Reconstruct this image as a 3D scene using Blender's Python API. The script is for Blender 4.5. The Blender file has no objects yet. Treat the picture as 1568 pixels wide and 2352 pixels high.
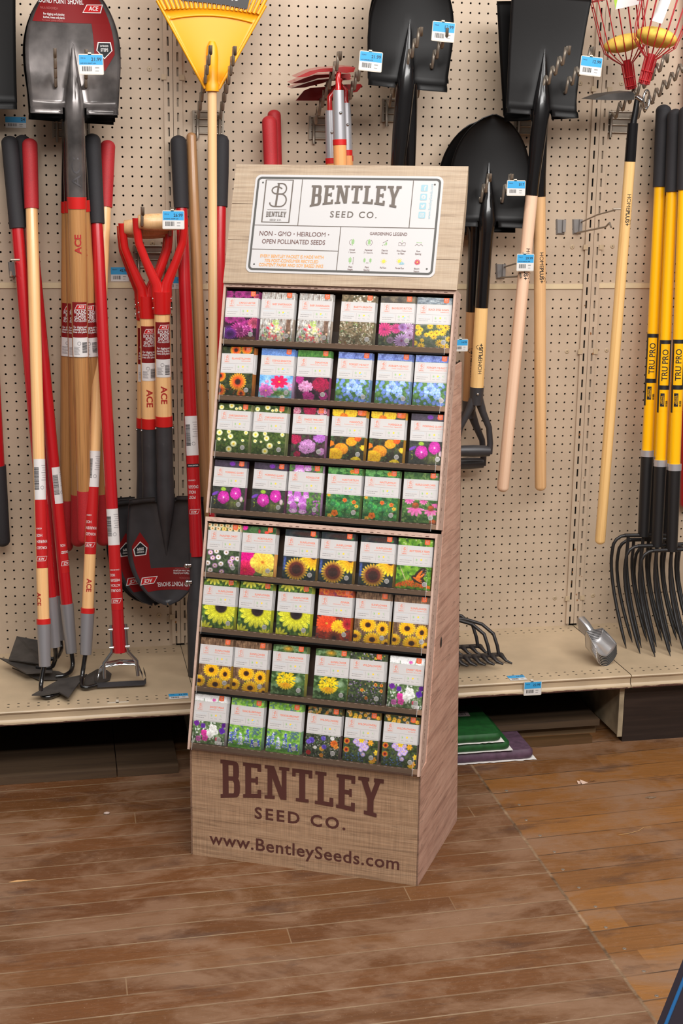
import bpy, bmesh, math, random
import numpy as np
from mathutils import Vector, Matrix
random.seed(7); RNG = np.random.default_rng(7)
S = 0.0254                      # the script measures in inches
SC = bpy.context.scene
COL = SC.collection
PI = math.pi
V = Vector
# ------------------------------------------------------------------ camera model (solved from the pegboard's 1 inch grid)
CAM_POS = V((-14.01022, -154.09468, 60.22317)); FPX = 3196.31
CAM_R = V((0.98036155, -0.19679424, 0.01277699)); CAM_U = V((0.03240112, 0.22464249, 0.97390242)); CAM_F = V((0.19452864, 0.9543625, -0.22660721))
def ray(x, y): return CAM_R * ((x - 784) / FPX) - CAM_U * ((y - 1176) / FPX) + CAM_F
def at(x, y, Y):                # photo pixel -> point at depth Y (inches from the pegboard face)
    d = ray(x, y); return CAM_POS + d * ((Y - CAM_POS.y) / d.y)
def onz(x, y, Z):               # photo pixel -> point at height Z
    d = ray(x, y); return CAM_POS + d * ((Z - CAM_POS.z) / d.z)
def onplane(x, y, p0, n):
    d = ray(x, y); return CAM_POS + d * (n.dot(p0 - CAM_POS) / n.dot(d))
# ------------------------------------------------------------------ materials
def lin(c):
    c = c / 255.0
    return c / 12.92 if c <= 0.04045 else ((c + 0.055) / 1.055) ** 2.4
def rgb(t): return (lin(t[0]), lin(t[1]), lin(t[2]), 1.0)
MATS = {}
def newmat(name):
    m = bpy.data.materials.new(name); m.use_nodes = True
    nt = m.node_tree; b = nt.nodes['Principled BSDF']
    return m, nt, b
def mat(name, c, rough=0.5, metal=0.0, coat=0.0, var=0.0, scale=60, bump=0.0, spec=None):
    if name in MATS: return MATS[name]
    m, nt, b = newmat(name)
    b.inputs['Base Color'].default_value = rgb(c); b.inputs['Roughness'].default_value = rough
    b.inputs['Metallic'].default_value = metal
    if coat: b.inputs['Coat Weight'].default_value = coat; b.inputs['Coat Roughness'].default_value = 0.08
    if spec is not None: b.inputs['Specular IOR Level'].default_value = spec
    if var or bump:
        tc = nt.nodes.new('ShaderNodeTexCoord'); n = nt.nodes.new('ShaderNodeTexNoise')
        n.inputs['Scale'].default_value = scale; n.inputs['Detail'].default_value = 5
        nt.links.new(tc.outputs['Object'], n.inputs['Vector'])
        if var:
            r = nt.nodes.new('ShaderNodeValToRGB')
            r.color_ramp.elements[0].position = 0.3; r.color_ramp.elements[1].position = 0.72
            r.color_ramp.elements[0].color = rgb([max(0, v * (1 - var)) for v in c]); r.color_ramp.elements[1].color = rgb([min(255, v * (1 + var * 0.6)) for v in c])
            nt.links.new(n.outputs['Fac'], r.inputs['Fac']); nt.links.new(r.outputs['Color'], b.inputs['Base Color'])
        if bump:
            bp = nt.nodes.new('ShaderNodeBump'); bp.inputs['Strength'].default_value = bump; bp.inputs['Distance'].default_value = 0.002
            nt.links.new(n.outputs['Fac'], bp.inputs['Height']); nt.links.new(bp.outputs['Normal'], b.inputs['Normal'])
    MATS[name] = m; return m
def wood(name, cols, scale=(60, 60, 4), rot=(0, 0, 0), rough=0.4, coat=0.0, detail=7, lines=0.0, pos=(0.25, 0.5, 0.75), fine=0.0, weave=0.0):
    """grain: noise stretched along one axis of the object's own coordinates"""
    if name in MATS: return MATS[name]
    m, nt, b = newmat(name); L = nt.links; N = nt.nodes.new
    tc = N('ShaderNodeTexCoord'); mp = N('ShaderNodeMapping'); mp0 = N('ShaderNodeMapping')
    mp0.inputs['Rotation'].default_value = rot; mp.inputs['Scale'].default_value = scale
    L.new(tc.outputs['Object'], mp0.inputs['Vector']); L.new(mp0.outputs['Vector'], mp.inputs['Vector'])
    oi = N('ShaderNodeObjectInfo'); mul = N('ShaderNodeMath'); mul.operation = 'MULTIPLY'; mul.inputs[1].default_value = 37.0
    L.new(oi.outputs['Random'], mul.inputs[0])
    n = N('ShaderNodeTexNoise'); n.noise_dimensions = '4D'; n.inputs['Scale'].default_value = 1.0; n.inputs['Detail'].default_value = detail; n.inputs['Distortion'].default_value = 0.4; n.inputs['Roughness'].default_value = 0.72 if weave else 0.6
    L.new(mp.outputs['Vector'], n.inputs['Vector']); L.new(mul.outputs[0], n.inputs['W'])
    r = N('ShaderNodeValToRGB'); e = r.color_ramp.elements
    e[0].position = pos[0]; e[0].color = rgb(cols[0]); e[1].position = pos[-1]; e[1].color = rgb(cols[-1])
    for c, p in zip(cols[1:-1], pos[1:-1]):
        x = e.new(p); x.color = rgb(c)
    L.new(n.outputs['Fac'], r.inputs['Fac']); out = r.outputs['Color']
    if lines:
        n2 = N('ShaderNodeTexNoise'); n2.noise_dimensions = '4D'; n2.inputs['Scale'].default_value = 0.5; n2.inputs['Detail'].default_value = 2
        L.new(mp.outputs['Vector'], n2.inputs['Vector']); L.new(mul.outputs[0], n2.inputs['W'])
        r2 = N('ShaderNodeValToRGB'); r2.color_ramp.elements[0].position = 0.495; r2.color_ramp.elements[0].color = (1, 1, 1, 1)
        r2.color_ramp.elements[1].position = 0.52; r2.color_ramp.elements[1].color = (1, 1, 1, 1)
        x = r2.color_ramp.elements.new(0.507); x.color = (1 - lines, 1 - lines, 1 - lines, 1)
        L.new(n2.outputs['Fac'], r2.inputs['Fac'])
        mx = N('ShaderNodeMix'); mx.data_type = 'RGBA'; mx.blend_type = 'MULTIPLY'; mx.inputs[0].default_value = 1
        L.new(out, mx.inputs[6]); L.new(r2.outputs['Color'], mx.inputs[7]); out = mx.outputs[2]
    if weave:                   # printed canvas look: fine crossing threads
        for ax, sc in ((0, 520.0), (2, 520.0)):
            n3 = N('ShaderNodeTexNoise'); n3.inputs['Detail'].default_value = 1; n3.inputs['Scale'].default_value = 1
            m3 = N('ShaderNodeMapping'); s3 = [14.0, 14.0, 14.0]; s3[ax] = sc; m3.inputs['Scale'].default_value = s3
            L.new(tc.outputs['Object'], m3.inputs['Vector']); L.new(m3.outputs['Vector'], n3.inputs['Vector'])
            r3 = N('ShaderNodeMapRange'); r3.inputs[1].default_value = 0.35; r3.inputs[2].default_value = 0.65; r3.inputs[3].default_value = 1 - weave; r3.inputs[4].default_value = 1 + weave * 0.6
            L.new(n3.outputs['Fac'], r3.inputs[0])
            mx = N('ShaderNodeMix'); mx.data_type = 'RGBA'; mx.blend_type = 'MULTIPLY'; mx.inputs[0].default_value = 1
            L.new(out, mx.inputs[6]); L.new(r3.outputs[0], mx.inputs[7]); out = mx.outputs[2]
    L.new(out, b.inputs['Base Color']); b.inputs['Roughness'].default_value = rough
    if coat: b.inputs['Coat Weight'].default_value = coat; b.inputs['Coat Roughness'].default_value = 0.12
    MATS[name] = m; return m
def clear_mat(name, gloss=0.10, tint=(255, 255, 255)):
    m = bpy.data.materials.new(name); m.use_nodes = True; nt = m.node_tree; nt.nodes.clear()
    o = nt.nodes.new('ShaderNodeOutputMaterial'); mx = nt.nodes.new('ShaderNodeMixShader'); t = nt.nodes.new('ShaderNodeBsdfTransparent'); g = nt.nodes.new('ShaderNodeBsdfGlossy')
    g.inputs['Roughness'].default_value = 0.12; t.inputs['Color'].default_value = rgb(tint)
    fr = nt.nodes.new('ShaderNodeFresnel'); fr.inputs['IOR'].default_value = 1.45
    ad = nt.nodes.new('ShaderNodeMath'); ad.operation = 'ADD'; ad.inputs[1].default_value = gloss; nt.links.new(fr.outputs[0], ad.inputs[0])
    nt.links.new(ad.outputs[0], mx.inputs[0]); nt.links.new(t.outputs[0], mx.inputs[1]); nt.links.new(g.outputs[0], mx.inputs[2]); nt.links.new(mx.outputs[0], o.inputs['Surface'])
    return m
def print_mat():
    if 'printed_paper' in MATS: return MATS['printed_paper']
    m, nt, b = newmat('printed_paper'); a = nt.nodes.new('ShaderNodeAttribute'); a.attribute_name = 'Col'
    nt.links.new(a.outputs['Color'], b.inputs['Base Color']); b.inputs['Roughness'].default_value = 0.34; b.inputs['Specular IOR Level'].default_value = 0.5
    MATS['printed_paper'] = m; return m
# ------------------------------------------------------------------ mesh collecting
class G:
    def __init__(s, xf=None): s.v = []; s.f = []; s.m = []; s.sm = []; s.xf = xf
    def add(s, vs, fs, mi=0, smooth=False):
        o = len(s.v)
        if s.xf is not None: vs = [s.xf @ V(p) for p in vs]
        s.v.extend([tuple(p) for p in vs])
        for f in fs: s.f.append([i + o for i in f]); s.m.append(mi); s.sm.append(smooth)
        return s
    def box(s, x0, x1, y0, y1, z0, z1, mi=0, fm=None):
        vs = [(x, y, z) for x in (x0, x1) for y in (y0, y1) for z in (z0, z1)]
        fs = [(0, 1, 3, 2), (4, 6, 7, 5), (0, 4, 5, 1), (2, 3, 7, 6), (0, 2, 6, 4), (1, 5, 7, 3)]   # -x +x -y +y -z +z
        o = len(s.v); s.add(vs, fs, mi)
        if fm:
            for k, q in fm.items(): s.m[len(s.m) - 6 + k] = q
        return s
    def rbox(s, x0, x1, y0, y1, z0, z1, r=0.1, mi=0, n=3):      # box with rounded vertical edges and softened rims
        def ring(ins, z):
            pts = []
            for cx, cy, a0 in ((x1 - r, y1 - r, 0), (x0 + r, y1 - r, 90), (x0 + r, y0 + r, 180), (x1 - r, y0 + r, 270)):
                for k in range(n + 1):
                    a = math.radians(a0 + 90 * k / n); pts.append((cx + (r - ins) * math.cos(a), cy + (r - ins) * math.sin(a), z))
            return pts
        e = min(r, (z1 - z0) / 2) * 0.5
        return s.loft([ring(e, z0), ring(0, z0 + e), ring(0, z1 - e), ring(e, z1)], mi=mi, closed=True, caps=True, smooth=True)
    def loft(s, rings, mi=0, closed=True, caps=True, smooth=True):
        n = len(rings[0]); vs = [p for r in rings for p in r]; fs = []
        for i in range(len(rings) - 1):
            for j in range(n if closed else n - 1):
                k = (j + 1) % n; fs.append((i * n + j, i * n + k, (i + 1) * n + k, (i + 1) * n + j))
        s.add(vs, fs, mi, smooth)
        if caps and closed:
            s.add(rings[0], [tuple(range(n))[::-1]], mi); s.add(rings[-1], [tuple(range(n))], mi)
        return s
    def lathe(s, prof, n=16, mi=0, cx=0, cy=0, sx=1.0, sy=1.0, smooth=True, caps=True):
        rings = [[(cx + r * sx * math.cos(2 * PI * k / n), cy + r * sy * math.sin(2 * PI * k / n), z) for k in range(n)] for r, z in prof]
        return s.loft(rings, mi, True, caps, smooth)
    def tube(s, path, r, n=8, mi=0, closed=False, flat=1.0, caps=True):
        P = [V(p) for p in path]; N = len(P); rs = r if isinstance(r, (list, tuple)) else [r] * N; rings = []
        ref = None
        for i in range(N):
            a = P[i - 1] if (i > 0 or closed) else P[i]; c = P[(i + 1) % N] if (i < N - 1 or closed) else P[i]
            t = (c - a)
            if t.length < 1e-9: t = V((0, 0, 1))
            t.normalize()
            if ref is None:
                ref = V((0, 0, 1)) if abs(t.z) < 0.9 else V((0, 1, 0))
            u = ref - t * ref.dot(t)
            if u.length < 1e-6: u = t.orthogonal()
            u.normalize(); w = t.cross(u); ref = u
            rings.append([tuple(P[i] + (u * math.cos(2 * PI * k / n) * flat + w * math.sin(2 * PI * k / n)) * rs[i]) for k in range(n)])
        if closed: rings.append(rings[0]); return s.loft(rings, mi, True, False, True)
        return s.loft(rings, mi, True, caps, True)
    def ball(s, c, r, mi=0, n=10, m=6, sc=(1, 1, 1)):
        rings = []
        for i in range(m + 1):
            a = PI * (0.02 + 0.96 * i / m)
            rings.append([(c[0] + sc[0] * r * math.sin(a) * math.cos(2 * PI * k / n), c[1] + sc[1] * r * math.sin(a) * math.sin(2 * PI * k / n), c[2] - sc[2] * r * math.cos(a)) for k in range(n)])
        return s.loft(rings, mi, True, True, True)
    def prism(s, pts, fn, t0, t1, mi=0, smooth=False):            # 2-D outline pushed between two levels through fn(x, y, t)
        n = len(pts); a = [fn(x, y, t0) for x, y in pts]; b = [fn(x, y, t1) for x, y in pts]
        s.add(list(a) + list(b), [tuple(range(n))[::-1], tuple(range(n, 2 * n))] + [(i, (i + 1) % n, n + (i + 1) % n, n + i) for i in range(n)], mi, smooth)
        return s
    def sheet(s, fn, nu, nv, th=0.08, mi=0, mi2=None):              # thickened grid surface fn(u, v) -> point, thickness along its normal
        P = [[V(fn(i / nu, j / nv)) for j in range(nv + 1)] for i in range(nu + 1)]
        def nrm(i, j):
            a = P[min(i + 1, nu)][j] - P[max(i - 1, 0)][j]; b = P[i][min(j + 1, nv)] - P[i][max(j - 1, 0)]
            n = a.cross(b)
            return n.normalized() if n.length > 1e-9 else V((0, 1, 0))
        A = [P[i][j] for i in range(nu + 1) for j in range(nv + 1)]
        B = [P[i][j] - nrm(i, j) * th for i in range(nu + 1) for j in range(nv + 1)]
        w = nv + 1; k = len(A); fs = []; fb = []
        for i in range(nu):
            for j in range(nv):
                a = i * w + j; fs.append((a, a + w, a + w + 1, a + 1)); fb.append((k + a, k + a + 1, k + a + w + 1, k + a + w))
        o = len(s.v); s.add(A + B, fs, mi, True)
        def more(q, m, sm):
            for f in q: s.f.append([x + o for x in f]); s.m.append(m); s.sm.append(sm)
        more(fb, mi if mi2 is None else mi2, True)
        rim = [(i * w, (i + 1) * w, k + (i + 1) * w, k + i * w) for i in range(nu)] + [((i + 1) * w + nv, i * w + nv, k + i * w + nv, k + (i + 1) * w + nv) for i in range(nu)]
        rim += [(j + 1, j, k + j, k + j + 1) for j in range(nv)] + [(nu * w + j, nu * w + j + 1, k + nu * w + j + 1, k + nu * w + j) for j in range(nv)]
        more(rim, mi, False)
        return s
    def patch(s, fn, nu, nv, mi=0):
        vs = [fn(i / nu, j / nv) for i in range(nu + 1) for j in range(nv + 1)]; w = nv + 1
        return s.add(vs, [(i * w + j, (i + 1) * w + j, (i + 1) * w + j + 1, i * w + j + 1) for i in range(nu) for j in range(nv)], mi, True)
    def text(s, t, fn, mi=0, **k):
        mx = getattr(fn, 'mx', 0)
        if mx: k['fine'] = mx
        vs, fs = words(t, **k)
        return s.add([fn(x, y) for x, y in vs], fs, mi)
def mesh(name, g, mats):
    me = bpy.data.meshes.new(name)
    me.from_pydata([(x * S, y * S, z * S) for x, y, z in g.v], [], g.f)
    for m in (mats if isinstance(mats, (list, tuple)) else [mats]): me.materials.append(m)
    me.polygons.foreach_set('material_index', g.m); me.polygons.foreach_set('use_smooth', g.sm)
    me.update(); return me
FR = {}
def setM(o, M):
    M = Matrix(M); FR[o.name] = M; W = M.copy(); W.translation = M.translation * S; o.matrix_world = W
def tag(o, label=None, cat=None, group=None, kind=None):
    if label: o['label'] = label
    if cat: o['category'] = cat
    if group: o['group'] = group
    if kind: o['kind'] = kind
    return o
def thing(name, label, cat, M=None, group=None):
    o = bpy.data.objects.new(name, None); COL.objects.link(o); o.empty_display_size = 0.05
    setM(o, M if M is not None else Matrix.Identity(4)); return tag(o, label, cat, group)
def part(name, g, mats, parent=None, label=None):
    o = bpy.data.objects.new(name, mesh(name, g, mats)); COL.objects.link(o)
    if parent is not None: o.parent = parent
    if label: o['label'] = label
    return o
def single(name, g, mats, label, cat, M=None, group=None, kind=None):
    o = bpy.data.objects.new(name, mesh(name, g, mats)); COL.objects.link(o)
    if M is not None: setM(o, M)
    return tag(o, label, cat, group, kind)
def dup(root, M, label, group=None):
    r = root.copy(); COL.objects.link(r); setM(r, M); r['label'] = label
    if group: r['group'] = group
    for ch in list(root.children):
        c = ch.copy(); COL.objects.link(c); c.parent = r
        for gg in list(ch.children):
            d = gg.copy(); COL.objects.link(d); d.parent = c
    return r
def frame(P0, P1, yref=V((0, 1, 0)), roll=0.0):
    """local z runs P0 -> P1, local -y faces the aisle"""
    z = (P1 - P0).normalized(); y = (yref - z * yref.dot(z)).normalized(); x = y.cross(z)
    M = Matrix((x, y, z)).transposed().to_4x4(); M.translation = P0
    if roll: M = M @ Matrix.Rotation(roll, 4, 'Z')
    return M
def T(x, y, z): return Matrix.Translation((x, y, z))
# ------------------------------------------------------------------ lettering: one pass over the built-in font, then composed by hand
GL = {}
def load_glyphs():
    chars = sorted(set('ABCDEFGHIJKLMNOPQRSTUVWXYZabcdefghijklmnopqrstuvwxyz0123456789.,-%$&+\'!:/()'))
    tmp = []
    for w, off in (('r', 0.0), ('b', 0.014), ('x', 0.026)):
        for c in chars:
            for t in (c, c + 'I'):
                cu = bpy.data.curves.new('t', 'FONT'); cu.body = t; cu.size = 1.0; cu.offset = off; cu.resolution_u = 3
                o = bpy.data.objects.new('t', cu); COL.objects.link(o); tmp.append((w, c, t, o))
    dg = bpy.context.evaluated_depsgraph_get(); raw = {}
    for w, c, t, o in tmp:
        ev = o.evaluated_get(dg); me = ev.to_mesh()
        raw[(w, t)] = ([(v.co.x, v.co.y) for v in me.vertices], [tuple(p.vertices) for p in me.polygons]); ev.to_mesh_clear()
    for w in 'rbx':
        imax = max(x for x, y in raw[(w, 'I')][0])
        for c in chars:
            vs, fs = raw[(w, c)]; adv = max(x for x, y in raw[(w, c + 'I')][0]) - imax
            if c == 'M': vs, fs = raw[('r', c)]       # the heavier outline closes up on this letter
            GL[(w, c)] = (vs, fs, adv)
    for _, _, _, o in tmp:
        cu = o.data; bpy.data.objects.remove(o); bpy.data.curves.remove(cu)
load_glyphs()
CAPH = max(y for x, y in GL[('r', 'H')][0])
def words(t, size=1.0, bold='r', sx=1.0, track=0.0, align='c', rot=0.0, pos=(0, 0), fine=0.0, shear=0.0):
    """size = cap height; returns flat verts and faces"""
    k = size / CAPH; vs = []; fs = []; x = 0.0
    for c in t:
        if c == ' ': x += 0.28 * sx + track; continue
        if c == '•':
            o = len(vs); vs += [(x + (0.18 + 0.11 * math.cos(a * PI / 4)) * sx, 0.34 + 0.11 * math.sin(a * PI / 4)) for a in range(8)]; fs.append(tuple(range(o, o + 8))); x += 0.36 * sx + track; continue
        gv, gf, adv = GL[(bold, c)]; o = len(vs)
        vs += [(x + px * sx + py * shear, py) for px, py in gv]; fs += [tuple(i + o for i in f) for f in gf]; x += adv * sx + track
    w = x - track; dx = {'c': -w / 2, 'l': 0, 'r': -w}[align]; cr, sr = math.cos(rot), math.sin(rot)
    vs = [((px + dx) * k, (py - CAPH / 2) * k) for px, py in vs]
    vs = [(pos[0] + px * cr - py * sr, pos[1] + px * sr + py * cr) for px, py in vs]
    if fine: vs, fs = refine(vs, fs, fine)
    return vs, fs
def refine(vs, fs, mx):
    bm = bmesh.new(); bv = [bm.verts.new((x, y, 0)) for x, y in vs]
    for f in fs:
        try: bm.faces.new([bv[i] for i in f])
        except ValueError: pass
    bmesh.ops.triangulate(bm, faces=bm.faces[:])
    for _ in range(4):
        es = [e for e in bm.edges if abs(e.verts[0].co.x - e.verts[1].co.x) > mx]
        if not es: break
        bmesh.ops.subdivide_edges(bm, edges=es, cuts=1); bmesh.ops.triangulate(bm, faces=[f for f in bm.faces if len(f.verts) > 3])
    bm.verts.index_update(); out = [(v.co.x, v.co.y) for v in bm.verts]; of = [tuple(v.index for v in f.verts) for f in bm.faces]; bm.free(); return out, of
def ribbon(pts, w, closed=False):           # flat 2-D stroke
    n = len(pts); vs = []; ws = w if isinstance(w, (list, tuple)) else [w] * n
    for i in range(n):
        a = pts[i - 1] if (i > 0 or closed) else pts[i]; b = pts[(i + 1) % n] if (i < n - 1 or closed) else pts[i]
        dx, dy = b[0] - a[0], b[1] - a[1]; l = math.hypot(dx, dy) or 1; nx, ny = -dy / l * ws[i] / 2, dx / l * ws[i] / 2
        vs += [(pts[i][0] + nx, pts[i][1] + ny), (pts[i][0] - nx, pts[i][1] - ny)]
    m = n if closed else n - 1
    return vs, [(2 * i, 2 * i + 1, (2 * i + 3) % (2 * n), (2 * i + 2) % (2 * n)) for i in range(m)]
def flat(g, vf, fn, mi=0):
    mx = getattr(fn, 'mx', 0)          # curved target: cut the outline so that it follows the curve
    if mx: vf = refine(vf[0], vf[1], mx)
    g.add([fn(x, y) for x, y in vf[0]], vf[1], mi)
def curved(fn, mx): fn.mx = mx; return fn
def disc2(cx, cy, r, n=12, r2=None): return [(cx + r * math.cos(2 * PI * k / n), cy + (r2 or r) * math.sin(2 * PI * k / n)) for k in range(n)], [tuple(range(n))]
def rrect2(x0, x1, y0, y1, r, n=4):
    p = []
    for cx, cy, a0 in ((x1 - r, y1 - r, 0), (x0 + r, y1 - r, 90), (x0 + r, y0 + r, 180), (x1 - r, y0 + r, 270)):
        for k in range(n + 1):
            a = math.radians(a0 + 90 * k / n); p.append((cx + r * math.cos(a), cy + r * math.sin(a)))
    return p, [tuple(range(len(p)))]
def rect2(x0, x1, y0, y1): return [(x0, y0), (x1, y0), (x1, y1), (x0, y1)], [(0, 1, 2, 3)]
# slab-serif capitals drawn for the big name on the stand: each is a list of convex pieces on a 0..w by 0..1 field
def slab_word(t, W, Hh, bend=0.2, gap=0.13):
    st, sf, bar = 0.19, 0.10, 0.12
    def R(x0, x1, y0, y1): return [(x0, y0), (x1, y0), (x1, y1), (x0, y1)]
    def serif(x, y, up): return [R(x - 0.05, x + st + 0.05, y, y + sf)]
    def arc(x0, y0, y1, rx, t):            # right-hand bowl between y0 and y1
        o = []; n = 8; cy = (y0 + y1) / 2; ry = (y1 - y0) / 2
        for k in range(n):
            a0 = -PI / 2 + PI * k / n; a1 = -PI / 2 + PI * (k + 1) / n
            def p(a, q): c = math.cos(a); s_ = math.sin(a); return (x0 + (rx - q) * abs(c) ** 0.6, cy + (ry - q * 0.62) * (abs(s_) ** 0.6) * (1 if s_ > 0 else -1))
            o.append([p(a0, t), p(a0, 0), p(a1, 0), p(a1, t)])
        return o
    def B(): return 0.60, [R(0.03, 0.03 + st, 0, 1), R(-0.04, 0.06, 0, sf), R(-0.04, 0.06, 1 - sf, 1), R(0.2, 0.37, 0, bar), R(0.2, 0.37, 1 - bar, 1), R(0.2, 0.37, 0.46, 0.46 + bar)] + arc(0.36, 0.46, 1.0, 0.2, st) + arc(0.36, 0, 0.56, 0.23, st)
    def E(): return 0.56, [R(0.03, 0.03 + st, 0, 1), R(-0.04, 0.06, 0, sf), R(-0.04, 0.06, 1 - sf, 1), R(0.2, 0.5, 0, bar), R(0.2, 0.5, 1 - bar, 1), R(0.2, 0.42, 0.45, 0.45 + bar), R(0.42, 0.54, 0, 0.24), R(0.42, 0.54, 0.78, 1), R(0.36, 0.44, 0.40, 0.62)]
    def N(): return 0.72, [R(0.05, 0.05 + st * 0.8, 0, 1), R(0.5, 0.5 + st * 0.8, 0, 1), [(0.05, 1), (0.26, 1), (0.64, 0), (0.46, 0)], R(-0.04, 0.28, 0, sf), R(-0.04, 0.1, 1 - sf, 1), R(0.42, 0.74, 1 - sf, 1)]
    def Tt(): return 0.60, [R(0.2, 0.2 + st, 0, 1), R(0.1, 0.5, 0, sf), R(-0.02, 0.61, 1 - bar, 1), R(-0.02, 0.09, 0.76, 1), R(0.50, 0.61, 0.76, 1)]
    def Ll(): return 0.54, [R(0.05, 0.05 + st, 0, 1), R(-0.03, 0.32, 1 - sf, 1), R(-0.03, 0.1, 0, sf), R(0.2, 0.52, 0, bar), R(0.42, 0.54, 0, 0.26)]
    def Yy(): return 0.66, [R(0.23, 0.23 + st, 0, 0.45), [(0.0, 1), (0.19, 1), (0.42, 0.42), (0.23, 0.42)], [(0.5, 1), (0.66, 1), (0.42, 0.42), (0.27, 0.42)], R(-0.06, 0.28, 1 - sf, 1), R(0.42, 0.72, 1 - sf, 1), R(0.13, 0.52, 0, sf)]
    fnc = dict(B=B, E=E, N=N, T=Tt, L=Ll, Y=Yy); x = 0; pcs = []
    for c in t:
        w, ps = fnc[c](); pcs += [[(x + px, py) for px, py in p] for p in ps]; x += w + gap
    tot = x - gap; vs = []; fs = []
    for p in pcs:
        # split wide pieces so that the lower edge can follow the arch
        o = len(vs)
        for px, py in p:
            X = px / tot; lo = bend * (1 - (2 * X - 1) ** 2); vs.append(((X - 0.5) * W, (lo + py * (1 - lo)) * Hh))
        fs.append(tuple(range(o, o + len(p))))
    return vs, fs
def slab(g, W, Hh, bend, fn, dx, dz, mi=0):   # each overlapping piece gets its own hair of depth
    sv, sf = slab_word('BENTLEY', W, Hh, bend)
    for k, f in enumerate(sf): q = fn(0.0007 * k); g.add([q(sv[i][0] + dx, sv[i][1] + dz) for i in f], [tuple(range(len(f)))], mi)
def sb_logo(h):                              # the interlocked letter mark: strokes of height h centred on 0,0
    w = 0.055 * h; out = []
    def arcp(cx, cy, rx, ry, a0, a1, n=10): return [(cx + rx * math.cos(math.radians(a0 + (a1 - a0) * k / n)), cy + ry * math.sin(math.radians(a0 + (a1 - a0) * k / n))) for k in range(n + 1)]
    out.append(ribbon([(-0.06 * h, -0.46 * h), (-0.02 * h, 0.48 * h)], w * 1.5))
    out.append(ribbon([(-0.08 * h, 0.48 * h), (0.12 * h, 0.48 * h)] + arcp(0.12 * h, 0.26 * h, 0.2 * h, 0.22 * h, 90, -90) + [(-0.02 * h, 0.04 * h)], w))
    out.append(ribbon([(0.0, 0.04 * h), (0.12 * h, 0.04 * h)] + arcp(0.12 * h, -0.22 * h, 0.24 * h, 0.26 * h, 90, -90) + [(-0.12 * h, -0.48 * h)] + arcp(-0.12 * h, -0.34 * h, 0.2 * h, 0.14 * h, -90, -190, 6), w))
    out.append(ribbon([(0.14 * h, 0.26 * h)] + arcp(-0.08 * h, 0.2 * h, 0.2 * h, 0.15 * h, 60, 270) + [(0.0, 0.04 * h)], w))
    return out
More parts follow.
